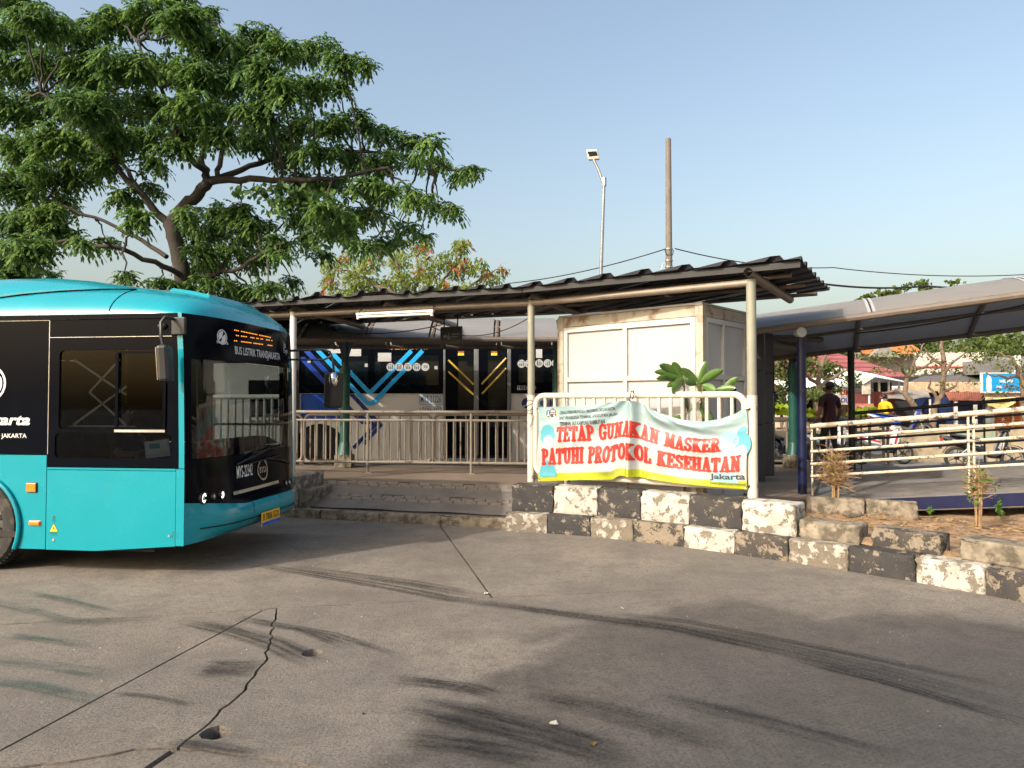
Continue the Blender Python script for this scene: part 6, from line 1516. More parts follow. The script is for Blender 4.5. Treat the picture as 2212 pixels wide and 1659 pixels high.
hedge = [(1875,640,10,5),(1905,634,10,6),(1950,622,14,7),(1985,612,14,7),(2000,622,16,7),(1925,632,12,5),(2060,608,18,8),(1860,646,10,4)]
for i, (u, ru, lab) in enumerate(((1905, 60, 'distant tree top showing above the left part of the walkway canopy'), (2000, 60, 'distant tree top showing above the middle of the walkway canopy'))):
    Y = 48.0+2*i; t = thing('distant_tree', lab, 'tree', (at(u,0,Y).x, Y, 0), 0, 'distant trees'); o = Vector(t.location)
    mb = MB(); limb(mb, [(0,0,0), (.2,0,4), (.1,.2,7.5)], .25, .08, 7, .1, i); mb.build('trunk', M['bark_light'], t)
    cs = [in_ellipsoid(rng, 40, Vector(at(*h[:2], Y))-o, (h[2]*Y/FP*1.1, .6, h[3]*Y/FP), .1) for h in hedge if (h[0] < 1940) == (i == 0)]
    cs.append(in_ellipsoid(rng, 700, (0,0,6.6), (2.2,2.0,1.5), .3)); V, F = quads(np.concatenate(cs), rng, .35, .13, .2); fast_mesh('crown', V, F, M['street_leaf'], t)
for (x, y, h, r, lab) in ((19.5, 46, 6.3, 3.2, 'green tree mass behind the maroon roofed house'), (31, 44, 5.8, 3.5, 'yellowish tree behind the white billboard'), (38, 42, 6.0, 3.5, 'green tree behind the blue sign at the right edge'), (-26, 42, 8, 5, 'tree far behind the teal bus'), (-15, 44, 7, 4.5, 'tree behind the shelter far left')):
    t = thing('background_tree', lab, 'tree', (x, y, .4), 0, 'background trees'); mb = MB(); limb(mb, [(0,0,0), (.1,0,h*.5), (0,.1,h*.8)], .22, .07, 7, .1, int(x)); mb.build('trunk', M['bark_light'], t)
    C = np.concatenate([in_ellipsoid(rng, 160, (r*.7*math.cos(k*2.4)*math.sqrt(k/9), r*.7*math.sin(k*2.4)*math.sqrt(k/9), h*(.62+.25*rng.uniform())), (r*.45, r*.45, h*.18), .2) for k in range(10)])
    V, F = quads(C, rng, .42, .14, .3); fast_mesh('crown', V, F, M['street_leaf'], t)
# ------------------------------------------------------------------ lamp post, utility pole and overhead wires
LY = 23.0; base = at(1294, 900, LY)
lp_ = thing('street_lamp', 'slim grey street lamp with a flat head on an angled arm', 'street lamp', (base.x, LY, 0)); o = Vector(lp_.location)
q = lambda u, v: Vector(at(u, v, LY))-o
MB().tube([(0,0,0), q(1296.5,640), q(1301,500), q(1305,392)], [.075,.062,.056,.048], 10).build('pole', mat('galvanised', (.26,.28,.30), .45, .4), lp_, smooth=True)
MB().tube([q(1305,402), q(1305,384)], .075, 10).build('collar', M['steel'], lp_)
MB().tube([q(1303,396), q(1295,372), q(1282,344)], .042, 8).build('arm', M['steel'], lp_, smooth=True)
hd = MB().prism([q(1265,323), q(1290,322), q(1295,343), q(1271,345)], (.05,.30,.06)).build('lamp_head', mat('lamp_cream', (.62,.52,.42), .5), lp_, bevel=.03)
MB().prism([q(1269,328)+Vector((0,-.012,0)), q(1288,327)+Vector((0,-.012,0)), q(1291,336)+Vector((0,-.012,0)), q(1273,338)+Vector((0,-.012,0))], (0,.01,0)).build('led_plate', M['glass_dark'], hd)
UY = 22.5; b2 = at(1447, 900, UY)
up_ = thing('utility_pole', 'tall round concrete utility pole rising behind the shelter roof', 'pole', (b2.x, UY, 0)); o = Vector(up_.location)
zt_ = at(1447, 299, UY).z
MB().tube([(0,0,0), (0,0,zt_-.05), (0,0,zt_)], [.135,.087,.07], 16).build('shaft', mat('pole_concrete', (.15,.13,.11), .8, var=.15, scale=2, bmp=.3, dirt=((.09,.08,.07), 3, .55, .5)), up_, smooth=True)
for v in (538, 563, 577): 
    z = at(1447, v, UY).z; MB().lathe([(.115,-.02),(.125,-.02),(.125,.02),(.115,.02)], (0,0,z), 'Z', 16).build('band', M['steel'], up_)
MB().tube([(-.13,0,at(0,540,UY).z), (-.10,-.1,at(0,552,UY).z), (.10,-.1,at(0,552,UY).z), (.14,0,at(0,540,UY).z)], .014, 6).build('jumper_loop', M['dark_wire'], up_, smooth=True)
MB().tube([(-.12,-.05,at(0,566,UY).z), (-.22,-.06,at(0,572,UY).z), (-.26,-.06,at(0,582,UY).z), (-.30,-.06,at(0,575,UY).z)], .010, 6).build('loose_wire', M['steel'], up_)
wires = [([at(1437,538,UY), at(1100,612,27), at(700,680,33)], .15, .018, 'overhead wire sloping down to the left from the utility pole'), ([at(1458,537,UY), at(1800,578,26), at(2260,590,27)], .2, .018, 'overhead wire running right from the utility pole'),
  ([at(1755,610,20), at(2000,618,21), at(2260,612,22)], .1, .030, 'thick overhead cable running to the right behind the walkway canopy'), ([at(1330,640,UY+4), at(1447,578,UY), at(1560,600,UY+5)], .1, .012, 'thin wire tied low on the utility pole')]
for (ps, sg, r, lab) in wires: cable('overhead_wire', ps, sg, r, lab, 'overhead wires')
# ------------------------------------------------------------------ people: one skinned body each
def skinned(joints, bones, rad, levels=2):
    me = bpy.data.meshes.new('s'); names = list(joints); ix = {n: i for i, n in enumerate(names)}
    me.from_pydata([joints[n] for n in names], [(ix[a], ix[b]) for a, b in bones], [])
    ob = bpy.data.objects.new('s', me); COL.objects.link(ob)
    sk = ob.modifiers.new('skin', 'SKIN'); sk.use_smooth_shade = True
    for i, n in enumerate(names):
        r = rad[n]; me.skin_vertices[0].data[i].radius = r if isinstance(r, tuple) else (r, r)
        me.skin_vertices[0].data[i].use_root = (i == 0)
    sb = ob.modifiers.new('sub', 'SUBSURF'); sb.levels = levels; sb.render_levels = levels
    dg = bpy.context.evaluated_depsgraph_get(); dg.update()
    out = bpy.data.meshes.new_from_object(ob.evaluated_get(dg)); bpy.data.objects.remove(ob); out.shade_smooth(); return out
def person(lab, loc, rz, cloth, trousers, skin_m, hair_m, pose, shoes=None, sleeve=True):
    J = {'pelvis':(0,0,.93), 'waist':(0,0,1.06), 'chest':(0,0,1.28), 'upper':(0,0,1.42), 'neck':(0,.01,1.50), 'jaw':(0,.03,1.56), 'head':(0,.015,1.64), 'crown':(0,0,1.72)}
    Rd = {'pelvis':(.16,.115), 'waist':(.145,.105), 'chest':(.165,.115), 'upper':(.13,.09), 'neck':.056, 'jaw':(.066,.075), 'head':(.078,.095), 'crown':(.05,.06)}
    B = [('pelvis','waist'),('waist','chest'),('chest','upper'),('upper','neck'),('neck','jaw'),('jaw','head'),('head','crown')]
    for s, n in ((-1,'l'), (1,'r')):
        p = pose[n]
        J[n+'hip'] = (s*.095, 0, .88); J[n+'knee'] = p['knee']; J[n+'ankle'] = p['ankle']; J[n+'toe'] = p['toe']
        J[n+'sh'] = (s*.19, 0, 1.40); J[n+'elbow'] = p['elbow']; J[n+'wrist'] = p['wrist']
        w = Vector(p['wrist']); d = (w-Vector(p['elbow'])).normalized(); side = Vector((0, 1, 0)) if abs(d.y) < .8 else Vector((1, 0, 0)); J[n+'palm'] = tuple(w+d*.07)
        Rd.update({n+'hip':.092, n+'knee':.062, n+'ankle':.045, n+'toe':(.042,.03), n+'sh':.068, n+'elbow':.045, n+'wrist':.030, n+'palm':(.034,.018)})
        B += [('pelvis',n+'hip'),(n+'hip',n+'knee'),(n+'knee',n+'ankle'),(n+'ankle',n+'toe'),('upper',n+'sh'),(n+'sh',n+'elbow'),(n+'elbow',n+'wrist'),(n+'wrist',n+'palm')]
        for k, (o_, L) in enumerate(((-.030,.060),(-.010,.075),(.010,.070),(.028,.055))):
            a = Vector(J[n+'palm'])+side*o_+d*.012; J[n+'f%d' % k] = tuple(a+d*L*.5); J[n+'g%d' % k] = tuple(a+d*L+Vector((-s*.012,0,0)))
            Rd[n+'f%d' % k] = .0095; Rd[n+'g%d' % k] = .007; B += [(n+'palm',n+'f%d' % k),(n+'f%d' % k,n+'g%d' % k)]
        J[n+'th'] = tuple(w+d*.03+side*.042); J[n+'ti'] = tuple(w+d*.075+side*.058); Rd[n+'th'] = .011; Rd[n+'ti'] = .008; B += [(n+'wrist',n+'th'),(n+'th',n+'ti')]
    if 'shift' in pose:
        pass
    me = skinned(J, B, Rd)
    for m in (cloth, trousers, skin_m, hair_m, shoes or M['black_plastic']): me.materials.append(m)
    el = [Vector(pose[n]['elbow']) for n in 'lr']; wr = [Vector(pose[n]['wrist']) for n in 'lr']
    for f in me.polygons:
        c = f.center; mi = 0
        if c.z > 1.50: mi = 2 if c.z < 1.535 or (c.y > .035 and c.z < 1.66) else (3 if c.z > 1.575 else 2)
        elif c.z < .10: mi = 4
        elif c.z < .95 and abs(c.x) < .19 and not any((c-w).length < .16 for w in wr): mi = 1
        elif min((c-e_).length for e_ in el) < .09 or any((c-w).length < .27 and abs(c.x) > .17 for w in wr): mi = 2
        if mi == 0 and abs(c.x) > .2 and c.z < 1.16: mi = 2
        f.material_index = mi
    o = bpy.data.objects.new('person', me); COL.objects.link(o); o.location = loc; o.rotation_euler = (0, 0, rz)
    tag(o, lab, 'person')
    # ears, nose and hair are children
    for s in (-1, 1): MB().ball((s*.083, .01, 1.63), (.012,.02,.032), 8, 6).build('ear', skin_m, o, smooth=True)
    MB().ball((0,.108,1.625), (.014,.02,.022), 8, 6).build('nose', skin_m, o, smooth=True)
    for s in (-1, 1): MB().ball((s*.032,.093,1.65), (.012,.008,.008), 8, 6).build('eye', M['white_print'], o, smooth=True)
    MB().ball((0,.098,1.585), (.025,.008,.007), 8, 6).build('mouth', mat('lip', (.25,.09,.07), .5), o, smooth=True)
    hr = MB()
    rows = []
    for i in range(8):
        a = math.pi*.56*i/7; rows.append([(.092*math.sin(a)*math.cos(b), -.012+.108*math.sin(a)*math.sin(b) - .01, 1.652+.105*math.cos(a)) for b in [2*math.pi*j/16 for j in range(16)]])
    hr.grid(rows, close=True).build('hair', hair_m, o, smooth=True)
    return o
skin_b = mat('skin_brown', (.22,.115,.07), .55, var=.1); hair_b = mat('hair_black', (.008,.007,.006), .6)
walkp = {'l': {'knee':(-.11,.10,.50), 'ankle':(-.12,-.02,.09), 'toe':(-.13,.12,.035), 'elbow':(-.30,-.06,1.14), 'wrist':(-.33,.02,.90)},
         'r': {'knee':(.11,.0,.49), 'ankle':(.13,-.10,.10), 'toe':(.14,.03,.035), 'elbow':(.27,-.02,1.14), 'wrist':(.33,.14,.96)}}
mp_ = gp(1790, 1012, .44); mp_ = at(1792, 900, 14.9)
person('man in a dark maroon t-shirt standing with his back turned on the platform', (mp_.x, 14.9, .44), R(18), mat('maroon_shirt', (.055,.012,.018), .8), mat('dark_trousers', (.016,.015,.018), .8), skin_b, hair_b, walkp)
yp = at(1912, 900, 23.4)
person('person in a bright yellow long-sleeved top beyond the far wall', (yp.x, 23.4, .42-.12), R(-70), mat('yellow_top', (.62,.38,.01), .7), mat('brown_trousers', (.05,.03,.02), .8), skin_b, hair_b,
  {'l': {'knee':(-.10,.03,.50), 'ankle':(-.11,0,.09), 'toe':(-.12,.13,.035), 'elbow':(-.26,.06,1.15), 'wrist':(-.18,.24,1.05)}, 'r': {'knee':(.10,.03,.50), 'ankle':(.11,-.02,.09), 'toe':(.12,.11,.035), 'elbow':(.26,.06,1.15), 'wrist':(.18,.24,1.05)}})
dl = TR @ Vector((-1.12, .62, .20))
person('bus driver in dark clothes sitting behind the teal bus windscreen', (dl.x, dl.y, .0), TH+R(-90), mat('driver_shirt', (.03,.03,.045), .8), M['void'], skin_b, hair_b,
  {'l': {'knee':(-.13,.42,.98), 'ankle':(-.13,.46,.55), 'toe':(-.13,.58,.50), 'elbow':(-.26,.16,1.18), 'wrist':(-.14,.40,1.22)}, 'r': {'knee':(.13,.42,.98), 'ankle':(.13,.46,.55), 'toe':(.13,.58,.50), 'elbow':(.26,.16,1.18), 'wrist':(.14,.40,1.22)}})
# ------------------------------------------------------------------ motorbikes (local X forward, wheels on z = 0)
def motorbike(lab, loc, rz, body, trim, grp='parked motorbikes', leanv=R(-6), scale=1.0):
    b = thing('motorbike', lab, 'motorbike', loc, rz, grp); b.rotation_euler = (leanv, 0, rz); b.scale = (scale,)*3
    chrome, blk = M['chrome'], M['black_plastic']
    for x in (.63, -.60):
        w = MB().lathe([(.215,-.035),(.25,-.05),(.285,-.03),(.295,0),(.285,.03),(.25,.05),(.215,.035)], (x,0,.295), 'Y', 28).build('wheel', M['rubber'], b, smooth=50)
        MB().lathe([(.195,-.03),(.222,-.036),(.222,.036),(.195,.03),(.195,-.03)], (x,0,.295), 'Y', 28).build('rim', M['steel'], w, smooth=50)
        sp = MB()
        for k in range(6):
            a = R(60*k+10); sp.tube([(x+.03*math.cos(a),0,.295+.03*math.sin(a)), (x+.20*math.cos(a+.2),0,.295+.20*math.sin(a+.2))], .013, 5)
        sp.lathe([(.001,-.05),(.045,-.05),(.045,.05),(.001,.05)], (x,0,.295), 'Y', 12); sp.build('spokes', blk, w)
    def shell(sec, name, m, mirror=True):
        rows = []
        for (x, z0, z1, hw) in sec: rows.append([(x,-hw*.35,z0), (x,-hw,z0+(z1-z0)*.3), (x,-hw*.9,z0+(z1-z0)*.75), (x,-hw*.25,z1), (x,hw*.25,z1), (x,hw*.9,z0+(z1-z0)*.75), (x,hw,z0+(z1-z0)*.3), (x,hw*.35,z0)])
        mb = MB().grid(rows, close=True); mb.poly(rows[0]); mb.poly(rows[-1]); return mb.build(name, m, b, smooth=50)
    shell([(-.95,.80,.86,.05), (-.75,.66,.84,.11), (-.45,.52,.78,.14), (-.15,.46,.72,.13), (.0,.42,.60,.11)], 'rear_body', body)
    shell([(.0,.34,.46,.12), (.20,.30,.42,.12), (.33,.30,.60,.12)], 'footboard', blk)
    shell([(.30,.32,.62,.13), (.38,.40,.86,.16), (.46,.55,.98,.15), (.54,.66,1.0,.10)], 'leg_shield', body)
    for s in (-1, 1):
        fs = MB().add([(.31,s*.175,.50), (.46,s*.172,.92), (.42,s*.180,.93), (.26,s*.165,.55)], [(0,1,2,3)]).build('side_graphic', trim, b); MB().add([(-.70,s*.135,.70), (-.1,s*.146,.58), (-.1,s*.146,.62), (-.72,s*.135,.76)], [(0,1,2,3)]).build('side_graphic', trim, b)
    MB().grid([[(.63+.33*math.cos(a), y, .295+.33*math.sin(a)) for y in (-.06,-.045,0,.045,.06)] for a in [R(20+16*k) for k in range(9)]]).build('front_fender', body, b, smooth=60)
    MB().grid([[(-.60+.33*math.cos(a), y, .295+.33*math.sin(a)) for y in (-.05,0,.05)] for a in [R(60+14*k) for k in range(8)]]).build('rear_fender', blk, b, smooth=60)
    shell([(-.70,.83,.90,.10), (-.50,.79,.88,.13), (-.2,.73,.82,.13), (.02,.68,.78,.09)], 'seat', mat('seat_vinyl', (.012,.012,.013), .45))
    for s in (-1, 1):
        MB().tube([(.46,s*.06,.92), (.63,s*.075,.30)], .018, 8).build('fork', M['steel'], b, smooth=True)
        MB().tube([(.42,s*.02,1.0), (.38,s*.18,1.04), (.30,s*.34,1.02)], .012, 7).build('handlebar', blk, b, smooth=True)
        MB().tube([(.32,s*.30,1.02), (.28,s*.40,1.015)], .019, 7).build('grip', M['rubber'], b)
        MB().tube([(.37,s*.22,1.05), (.36,s*.27,1.20)], .007, 5).build('mirror_stalk', blk, b); MB().ball((.355,s*.30,1.23), (.014,.062,.04), 10, 6).build('mirror', chrome, b, smooth=True)
        MB().tube([(-.35,s*.10,.55), (-.60,s*.12,.33)], .024, 8).build('shock_absorber', M['steel'], b)
    shell([(.40,.93,1.06,.13), (.50,.92,1.05,.13), (.58,.95,1.02,.09)], 'headlight_cowl', body)
    MB().ball((.575,0,.985), (.02,.07,.035), 10, 6).build('headlight', chrome, b, smooth=True)
    MB().box(-.93,-.90,-.07,.07,.72,.80).build('tail_light', mat('tail_red', (.5,.02,.01), .3), b); MB().box(-.96,-.955,-.12,.12,.52,.62).build('number_plate', M['dark_print'], b)
    MB().tube([(-.05,-.13,.28), (-.35,-.15,.28), (-.75,-.16,.42)], [.025,.035,.045], 10).build('exhaust', M['steel'], b, smooth=True)
    MB().box(-.45,.05,-.10,.10,.20,.44).build('engine', M['steel'], b, bevel=.03)
    MB().tube([(-.1,-.12,.24), (-.05,-.26,.0)], .012, 6).build('side_stand', blk, b)
    return b
wr = mat('white_red_body', (.62,.62,.62), .3, coat=.3); rd_ = mat('red_trim', (.50,.03,.04), .3); bk = mat('gloss_black', (.018,.018,.02), .25, coat=.3); gt = mat('grey_trim', (.25,.25,.26), .35)
pb_ = at(1905, 900, 20.4); motorbike('white scooter with red graphics parked in front of the far wall', (pb_.x, 20.4, 0), R(8), wr, rd_, scale=1.06)
pb_ = at(2125, 900, 18.6); motorbike('black motorbike parked at the right edge in front of the wall', (pb_.x, 18.6, 0), R(-14), bk, gt, scale=1.05)
pb_ = at(1684, 900, 20.2); motorbike('black scooter seen end on between the dark gateway and the green pillar', (pb_.x, 20.2, 0), R(-75), bk, gt)
pb_ = at(1946, 900, 23.0); motorbike('blue scooter parked on the terrace behind the far wall', (pb_.x, 23.0, .55), R(-25), mat('blue_body', (.01,.05,.35), .3, coat=.3), gt)
pb_ = at(1795, 900, 20.8); motorbike('white scooter half hidden behind the standing man', (pb_.x, 20.8, 0), R(20), wr, gt)
# ------------------------------------------------------------------ far wall and shops
M['wallm'] = mat('plaster_wall', (.37,.30,.20), .9, var=.25, scale=2, bmp=.5, bscale=18, dirt=((.16,.13,.09), 2.2, .52, .7))
fw = thing('low_wall', 'low weathered plaster wall along the far street', 'wall', (0,0,0))
xw = lambda u, Y=21.3: at(u, 900, Y).x
MB().box(xw(1600), xw(2044), 21.3, 21.7, -.03, .93).build('wall_section', M['wallm'], fw, bevel=.02); MB().box(xw(2045), xw(2147), 21.22, 21.7, -.03, 1.10).build('wall_section', M['wallm'], fw, bevel=.02); MB().box(xw(2148), xw(2420), 21.3, 21.7, -.03, .98).build('wall_section', M['wallm'], fw, bevel=.02)
MB().box(xw(1862), xw(1930), 21.16, 21.74, .935, 1.02).build('coping', M['wallm'], fw, bevel=.015)
MB().grid([[(xw(2070)+.14*i, 21.216, .70+.13*j+.02*math.sin(3*i+j)) for j in range(3)] for i in range(8)]).build('green_stain', mat('green_wash', (.16,.36,.26), .9, var=.3, dirt=((.37,.30,.20), 6, .42, 1.0)), fw)
def corr_plane(mb, p00, p10, p01, p11, n, amp):
    """ribbed sheet, ribs run from edge p00-p10 to edge p01-p11"""
    a, b, c, d = map(Vector, (p00, p10, p01, p11)); nn = (b-a).cross(c-a).normalized(); rows = [[], []]
    for i in range(2*n+1):
        f = i/(2*n); o = nn*(amp if i % 2 else 0); rows[0].append(a.lerp(b, f)+o); rows[1].append(c.lerp(d, f)+o)
    mb.grid(rows); return mb
def P(u, v, Y): return Vector(at(u, v, Y))
# maroon roofed house
ho = thing('maroon_house', 'house with a maroon ribbed metal roof and white awning across the street', 'house')
xa, xb = xw(1640,34), xw(1950,34); ze = at(0,813,34).z; zr_ = at(0,745,38.5).z
MB().box(xa, xb, 34.2, 42, .5, ze+.1).build('wall', mat('cream_wall', (.50,.45,.36), .8, var=.12), ho)
hm = mat('maroon_sheet', (.20,.06,.065), .5, var=.2, scale=3); rp = MB(); corr_plane(rp, (xa,33.6,ze-.05), (xb+.3,33.6,ze-.05), (xa,38.5,zr_), (xb-2.6,38.5,zr_), 60, .05); rf = rp.build('roof', hm, ho)
rp = MB(); corr_plane(rp, (xb+.3,33.6,ze-.05), (xb+.3,43,ze-.05), (xb-2.6,38.5,zr_), (xb-2.6,38.6,zr_), 30, .05); rp.build('hip_roof', hm, ho)
for k in range(7):
    f = (k+1)/8; MB().tube([(xa,33.6+4.9*f-.02,ze-.05+(zr_-ze+.05)*f+.05), (xb+.3-2.9*f,33.6+4.9*f-.02,ze-.05+(zr_-ze+.05)*f+.05)], .022, 5).build('tile_row', hm, rf)
wm_ = mat('white_sheet', (.66,.66,.65), .45, var=.1, dirt=((.35,.30,.24), 1.5, .6, .5)); rp = MB(); corr_plane(rp, (xa,30.8,ze-.62), (xw(1962,31),30.8,ze-.62), (xa,33.7,ze-.10), (xw(1962,31)+.6,33.7,ze-.10), 55, .035); rp.build('awning', wm_, ho)
MB().box(xa, xw(1962,31), 30.78, 30.82, ze-.78, ze-.63).build('fascia', wm_, ho)
for u in (1700, 1765, 1838, 1895): MB().tube([(xw(u,31),30.95,.5), (xw(u,31),30.95,ze-.65)], .05, 8).build('awning_post', M['white_print'], ho)
for (u0, u1, v0, v1) in ((1672,1700,845,885), (1712,1755,842,890)):
    a, b = P(u0, v1, 34.15), P(u1, v0, 34.15); w = MB().box(a.x, b.x, 34.14, 34.19, a.z, b.z).build('window', M['glass_dark'], ho); MB().box(a.x-.06, b.x+.06, 34.10, 34.14, a.z-.08, a.z).build('sill', wm_, w)
sg = thing('prayer_room_sign', 'white board with red and blue hand lettering hung under the house awning', 'sign'); a, b = P(1768,874,30.5), P(1842,838,30.5)
MB().box(a.x, b.x, 30.5, 30.54, a.z, b.z).build('board', M['white_print'], sg)
mb = MB(); text_on(mb, 'T', .22, .24, lambda x, y: (a.x+.12+x, 30.495, a.z+.40+y), .03); mb.build('lettering', M['red_print'], sg); mb = MB(); text_on(mb, 'UMU', .62, .24, lambda x, y: (P(1806,0,30.5).x+x, 30.495, a.z+.40+y), .03); mb.build('lettering', M['red_print'], sg)
mb = MB(); text_on(mb, 'SHOLLA', .95, .22, lambda x, y: (P(1790,0,30.5).x+x, 30.495, a.z+.08+y), .03); mb.build('lettering', mat('blue_letter', (.02,.06,.35), .5), sg)
# grey gable and orange tiled house behind
gh = thing('orange_tiled_house', 'house with orange tiled roof behind the maroon house', 'house'); ot = mat('orange_tile', (.50,.17,.05), .8, var=.3, scale=8)
zz = at(0,735,44).z; MB().box(xw(1862,44), xw(1985,44), 44.5, 50, .5, at(0,760,44).z).build('wall', mat('grey_wall', (.30,.29,.26), .9), gh)
for k in range(9):
    f0, f1 = k/9, (k+1.15)/9; y0, y1 = 43.5+3*f0, 43.5+3*f1; z0 = at(0,765,43.5).z; z1 = zz+.6
    MB().prism([(xw(1860,44),y0,z0+(z1-z0)*f0), (xw(1990,44),y0,z0+(z1-z0)*f0), (xw(1990,44),y1,z0+(z1-z0)*f1-.04), (xw(1860,44),y1,z0+(z1-z0)*f1-.04)], (0,0,.05)).build('tile_course', ot, gh)
MB().prism([P(1880,770,43), P(1945,772,43), P(1912,742,43)], (0,.4,0)).build('gable', mat('grey_gable', (.26,.25,.23), .9, var=.3, scale=4, dirt=((.12,.12,.10), 5, .5, .6)), gh)
# red-brown kiosk
ki = thing('red_kiosk', 'small red brown kiosk with a pale gabled sheet roof', 'kiosk'); KY = 28.0
a, b = P(1888,900,KY), P(1932,828,KY); rm = mat('kiosk_red', (.14,.03,.025), .6, var=.15)
MB().box(a.x, b.x, KY, KY+2.2, .5, at(0,846,KY).z).build('lower_wall', rm, ki); MB().box(a.x+.05, b.x-.05, KY+.1, KY+2.1, at(0,846,KY).z, at(0,826,KY).z).build('window_band', M['glass_dark'], ki)
for u in (1888.5, 1909, 1931): MB().box(P(u,0,KY).x-.03, P(u,0,KY).x+.03, KY-.01, KY+.06, at(0,846,KY).z, at(0,822,KY).z).build('mullion', wm_, ki)
r0, r1, r2 = P(1866,830,KY-.6), P(1890,815,KY-.6), P(1972,829,KY-.6); rp = MB(); corr_plane(rp, r0, r1, r0+Vector((0,3.2,.5)), r1+Vector((0,3.2,.5)), 4, .03); corr_plane(rp, r1, r2, r1+Vector((0,3.2,.5)), r2+Vector((0,3.2,.5)), 16, .03); rp.build('roof', wm_, ki)
bx = thing('meter_box', 'pale sign box on a pole beside the red kiosk', 'sign'); a, b = P(1868,852,27.5), P(1881,816,27.5); MB().box(a.x, b.x, 27.5, 27.75, a.z, b.z).build('box', mat('pale_box', (.45,.40,.34), .7, var=.3, scale=8), bx, bevel=.02); MB().tube([((a.x+b.x)/2+.1,27.6,.5), ((a.x+b.x)/2+.1,27.6,a.z)], .04, 8).build('pole', M['white_print'], bx)
cp = thing('pink_cabinet', 'faded pink red cabinet standing behind the far wall', 'cabinet'); a, b = P(1852,905,24.5), P(1888,872,24.5); MB().box(a.x, b.x, 24.5, 25.1, .5, b.z).build('carcass', mat('faded_red', (.46,.16,.13), .6, var=.25, scale=3), cp, bevel=.02); MB().box(a.x+.03, (a.x+b.x)/2-.01, 24.48, 24.5, .6, b.z-.06).build('door', mat('faded_pink', (.50,.24,.22), .6), cp); MB().box((a.x+b.x)/2+.01, b.x-.03, 24.48, 24.5, .6, b.z-.06).build('door', mat('faded_pink2', (.46,.20,.18), .6), cp)
# long shop with tarpaulin awning, torn pale billboard, tan blind
sh1 = thing('pale_shop', 'row shop with tan blind, grey roof and torn white billboard above', 'shop'); SY = 30.0
MB().box(xw(1930,SY), xw(2130,SY), SY+1.2, SY+6, .5, at(0,812,SY).z).build('wall', mat('dark_interior', (.035,.033,.035), .9), sh1)
bbm = mat('torn_poster', (.62,.55,.50), .7, var=.12, scale=3, dirt=((.30,.22,.18), 4, .56, .6)); a, b = P(1976,812,SY+.9), P(2125,762,SY+.9)
rows = []
rdd = random.Random(9)
for i in range(26):
    x = a.x+(b.x-a.x)*i/25; zb = a.z+.25*rdd.random()*(1 if i % 3 else .2)+.2*i/25; rows.append([(x, SY+.9, zb), (x, SY+.88, (zb+b.z)/2), (x, SY+.9, b.z+.03*rdd.random())])
MB().grid(rows).build('billboard', bbm, sh1); MB().box(a.x, b.x, SY+.86, SY+.88, at(0,795,SY+.9).z, at(0,791.5,SY+.9).z).build('red_strip', M['red_print'], sh1)
MB().prism([P(1965,824,SY), P(2125,824,SY), P(2125,806,SY+1), P(1995,812,SY+1)], (0,0,-.06)).build('grey_roof', mat('grey_sheet', (.10,.10,.105), .7, var=.25, scale=2), sh1)
a, b = P(1960,848,SY-.3), P(2125,825,SY-.3); nbl = 22
for i in range(nbl): MB().box(a.x+(b.x-a.x)*i/nbl, a.x+(b.x-a.x)*(i+.94)/nbl, SY-.3-.02*(i % 2), SY-.27, a.z+.03*(i % 3), b.z).build('blind_strip', mat('tan_blind', (.48,.36,.24), .85, var=.3, scale=5) if i == 0 else bpy.data.materials['tan_blind'], sh1)
for (u0, u1, v0, v1, nm) in ((1985,2004,866,900,'goods_shelf'), (2012,2030,868,900,'goods_shelf')):
    a, b = P(u0,v1,SY+1.1), P(u1,v0,SY+1.1); MB().box(a.x, b.x, SY+1.05, SY+1.2, a.z, b.z).build(nm, mat('shelf_green', (.02,.05,.03), .7), sh1)
ta_ = thing('grey_tarpaulin', 'grey tarpaulin awning stretched out over the stall front', 'awning'); rp = MB(); rp.grid([[P(1900+11*i, 864-1.2*abs(i-5)+1.5*math.sin(i*1.3), 26.6)+Vector((0,0,0)) if j == 0 else P(1918+8.5*i, 843+1.0*math.sin(i), 29.5) for j in (0,1)] for i in range(11)]); rp.build('sheet', mat('tarp_grey', (.33,.30,.26), .8, var=.2, scale=2, dirt=((.18,.15,.12), 3, .5, .6)), ta_)
for u in (1906, 2009): MB().tube([P(u,862,26.7), Vector((P(u,862,26.7).x,26.7,.5))], .04, 8).build('pole', M['white_print'], ta_)
# blue shop, terracotta awning, draped cloth, orange shutter
sh2 = thing('blue_shop', 'dark blue shop front under a terracotta sheet awning', 'shop'); BY2 = 29.0
a, b = P(2046,905,BY2), P(2128,862,BY2); MB().box(a.x, b.x, BY2, BY2+4, .5, b.z+.1).build('wall', mat('navy_wall', (.012,.03,.10), .6, var=.2), sh2)
rp = MB(); corr_plane(rp, P(2051,866,BY2-1), P(2118,866,BY2-1), P(2040,847,BY2+.3), P(2126,848,BY2+.3), 20, .03); rp.build('awning', mat('terracotta', (.30,.10,.06), .7, var=.2), sh2)
for u in (2092, 2050): MB().box(P(u,0,BY2-.9).x-.05, P(u,0,BY2-.9).x+.05, BY2-.95, BY2-.85, .5, P(0,866,BY2-1).z).build('post', M['white_print'], sh2)
a, b = P(2125,915,BY2-.2), P(2146,880,BY2-.2); MB().box(a.x, b.x, BY2-.25, BY2-.15, a.z, b.z).build('display_case', mat('case_glass', (.28,.32,.32), .15), sh2)
sh3 = thing('shutter_shop', 'shop with an orange roller shutter under the blue sign', 'shop'); a, b = P(2146,920,BY2), P(2207,862,BY2); MB().box(a.x-.3, b.x+4, BY2+.1, BY2+4, .5, at(0,848,BY2).z).build('wall', mat('tan_wall', (.38,.30,.22), .85), sh3)
osm = mat('orange_shutter', (.52,.17,.035), .5, var=.12); n = 16
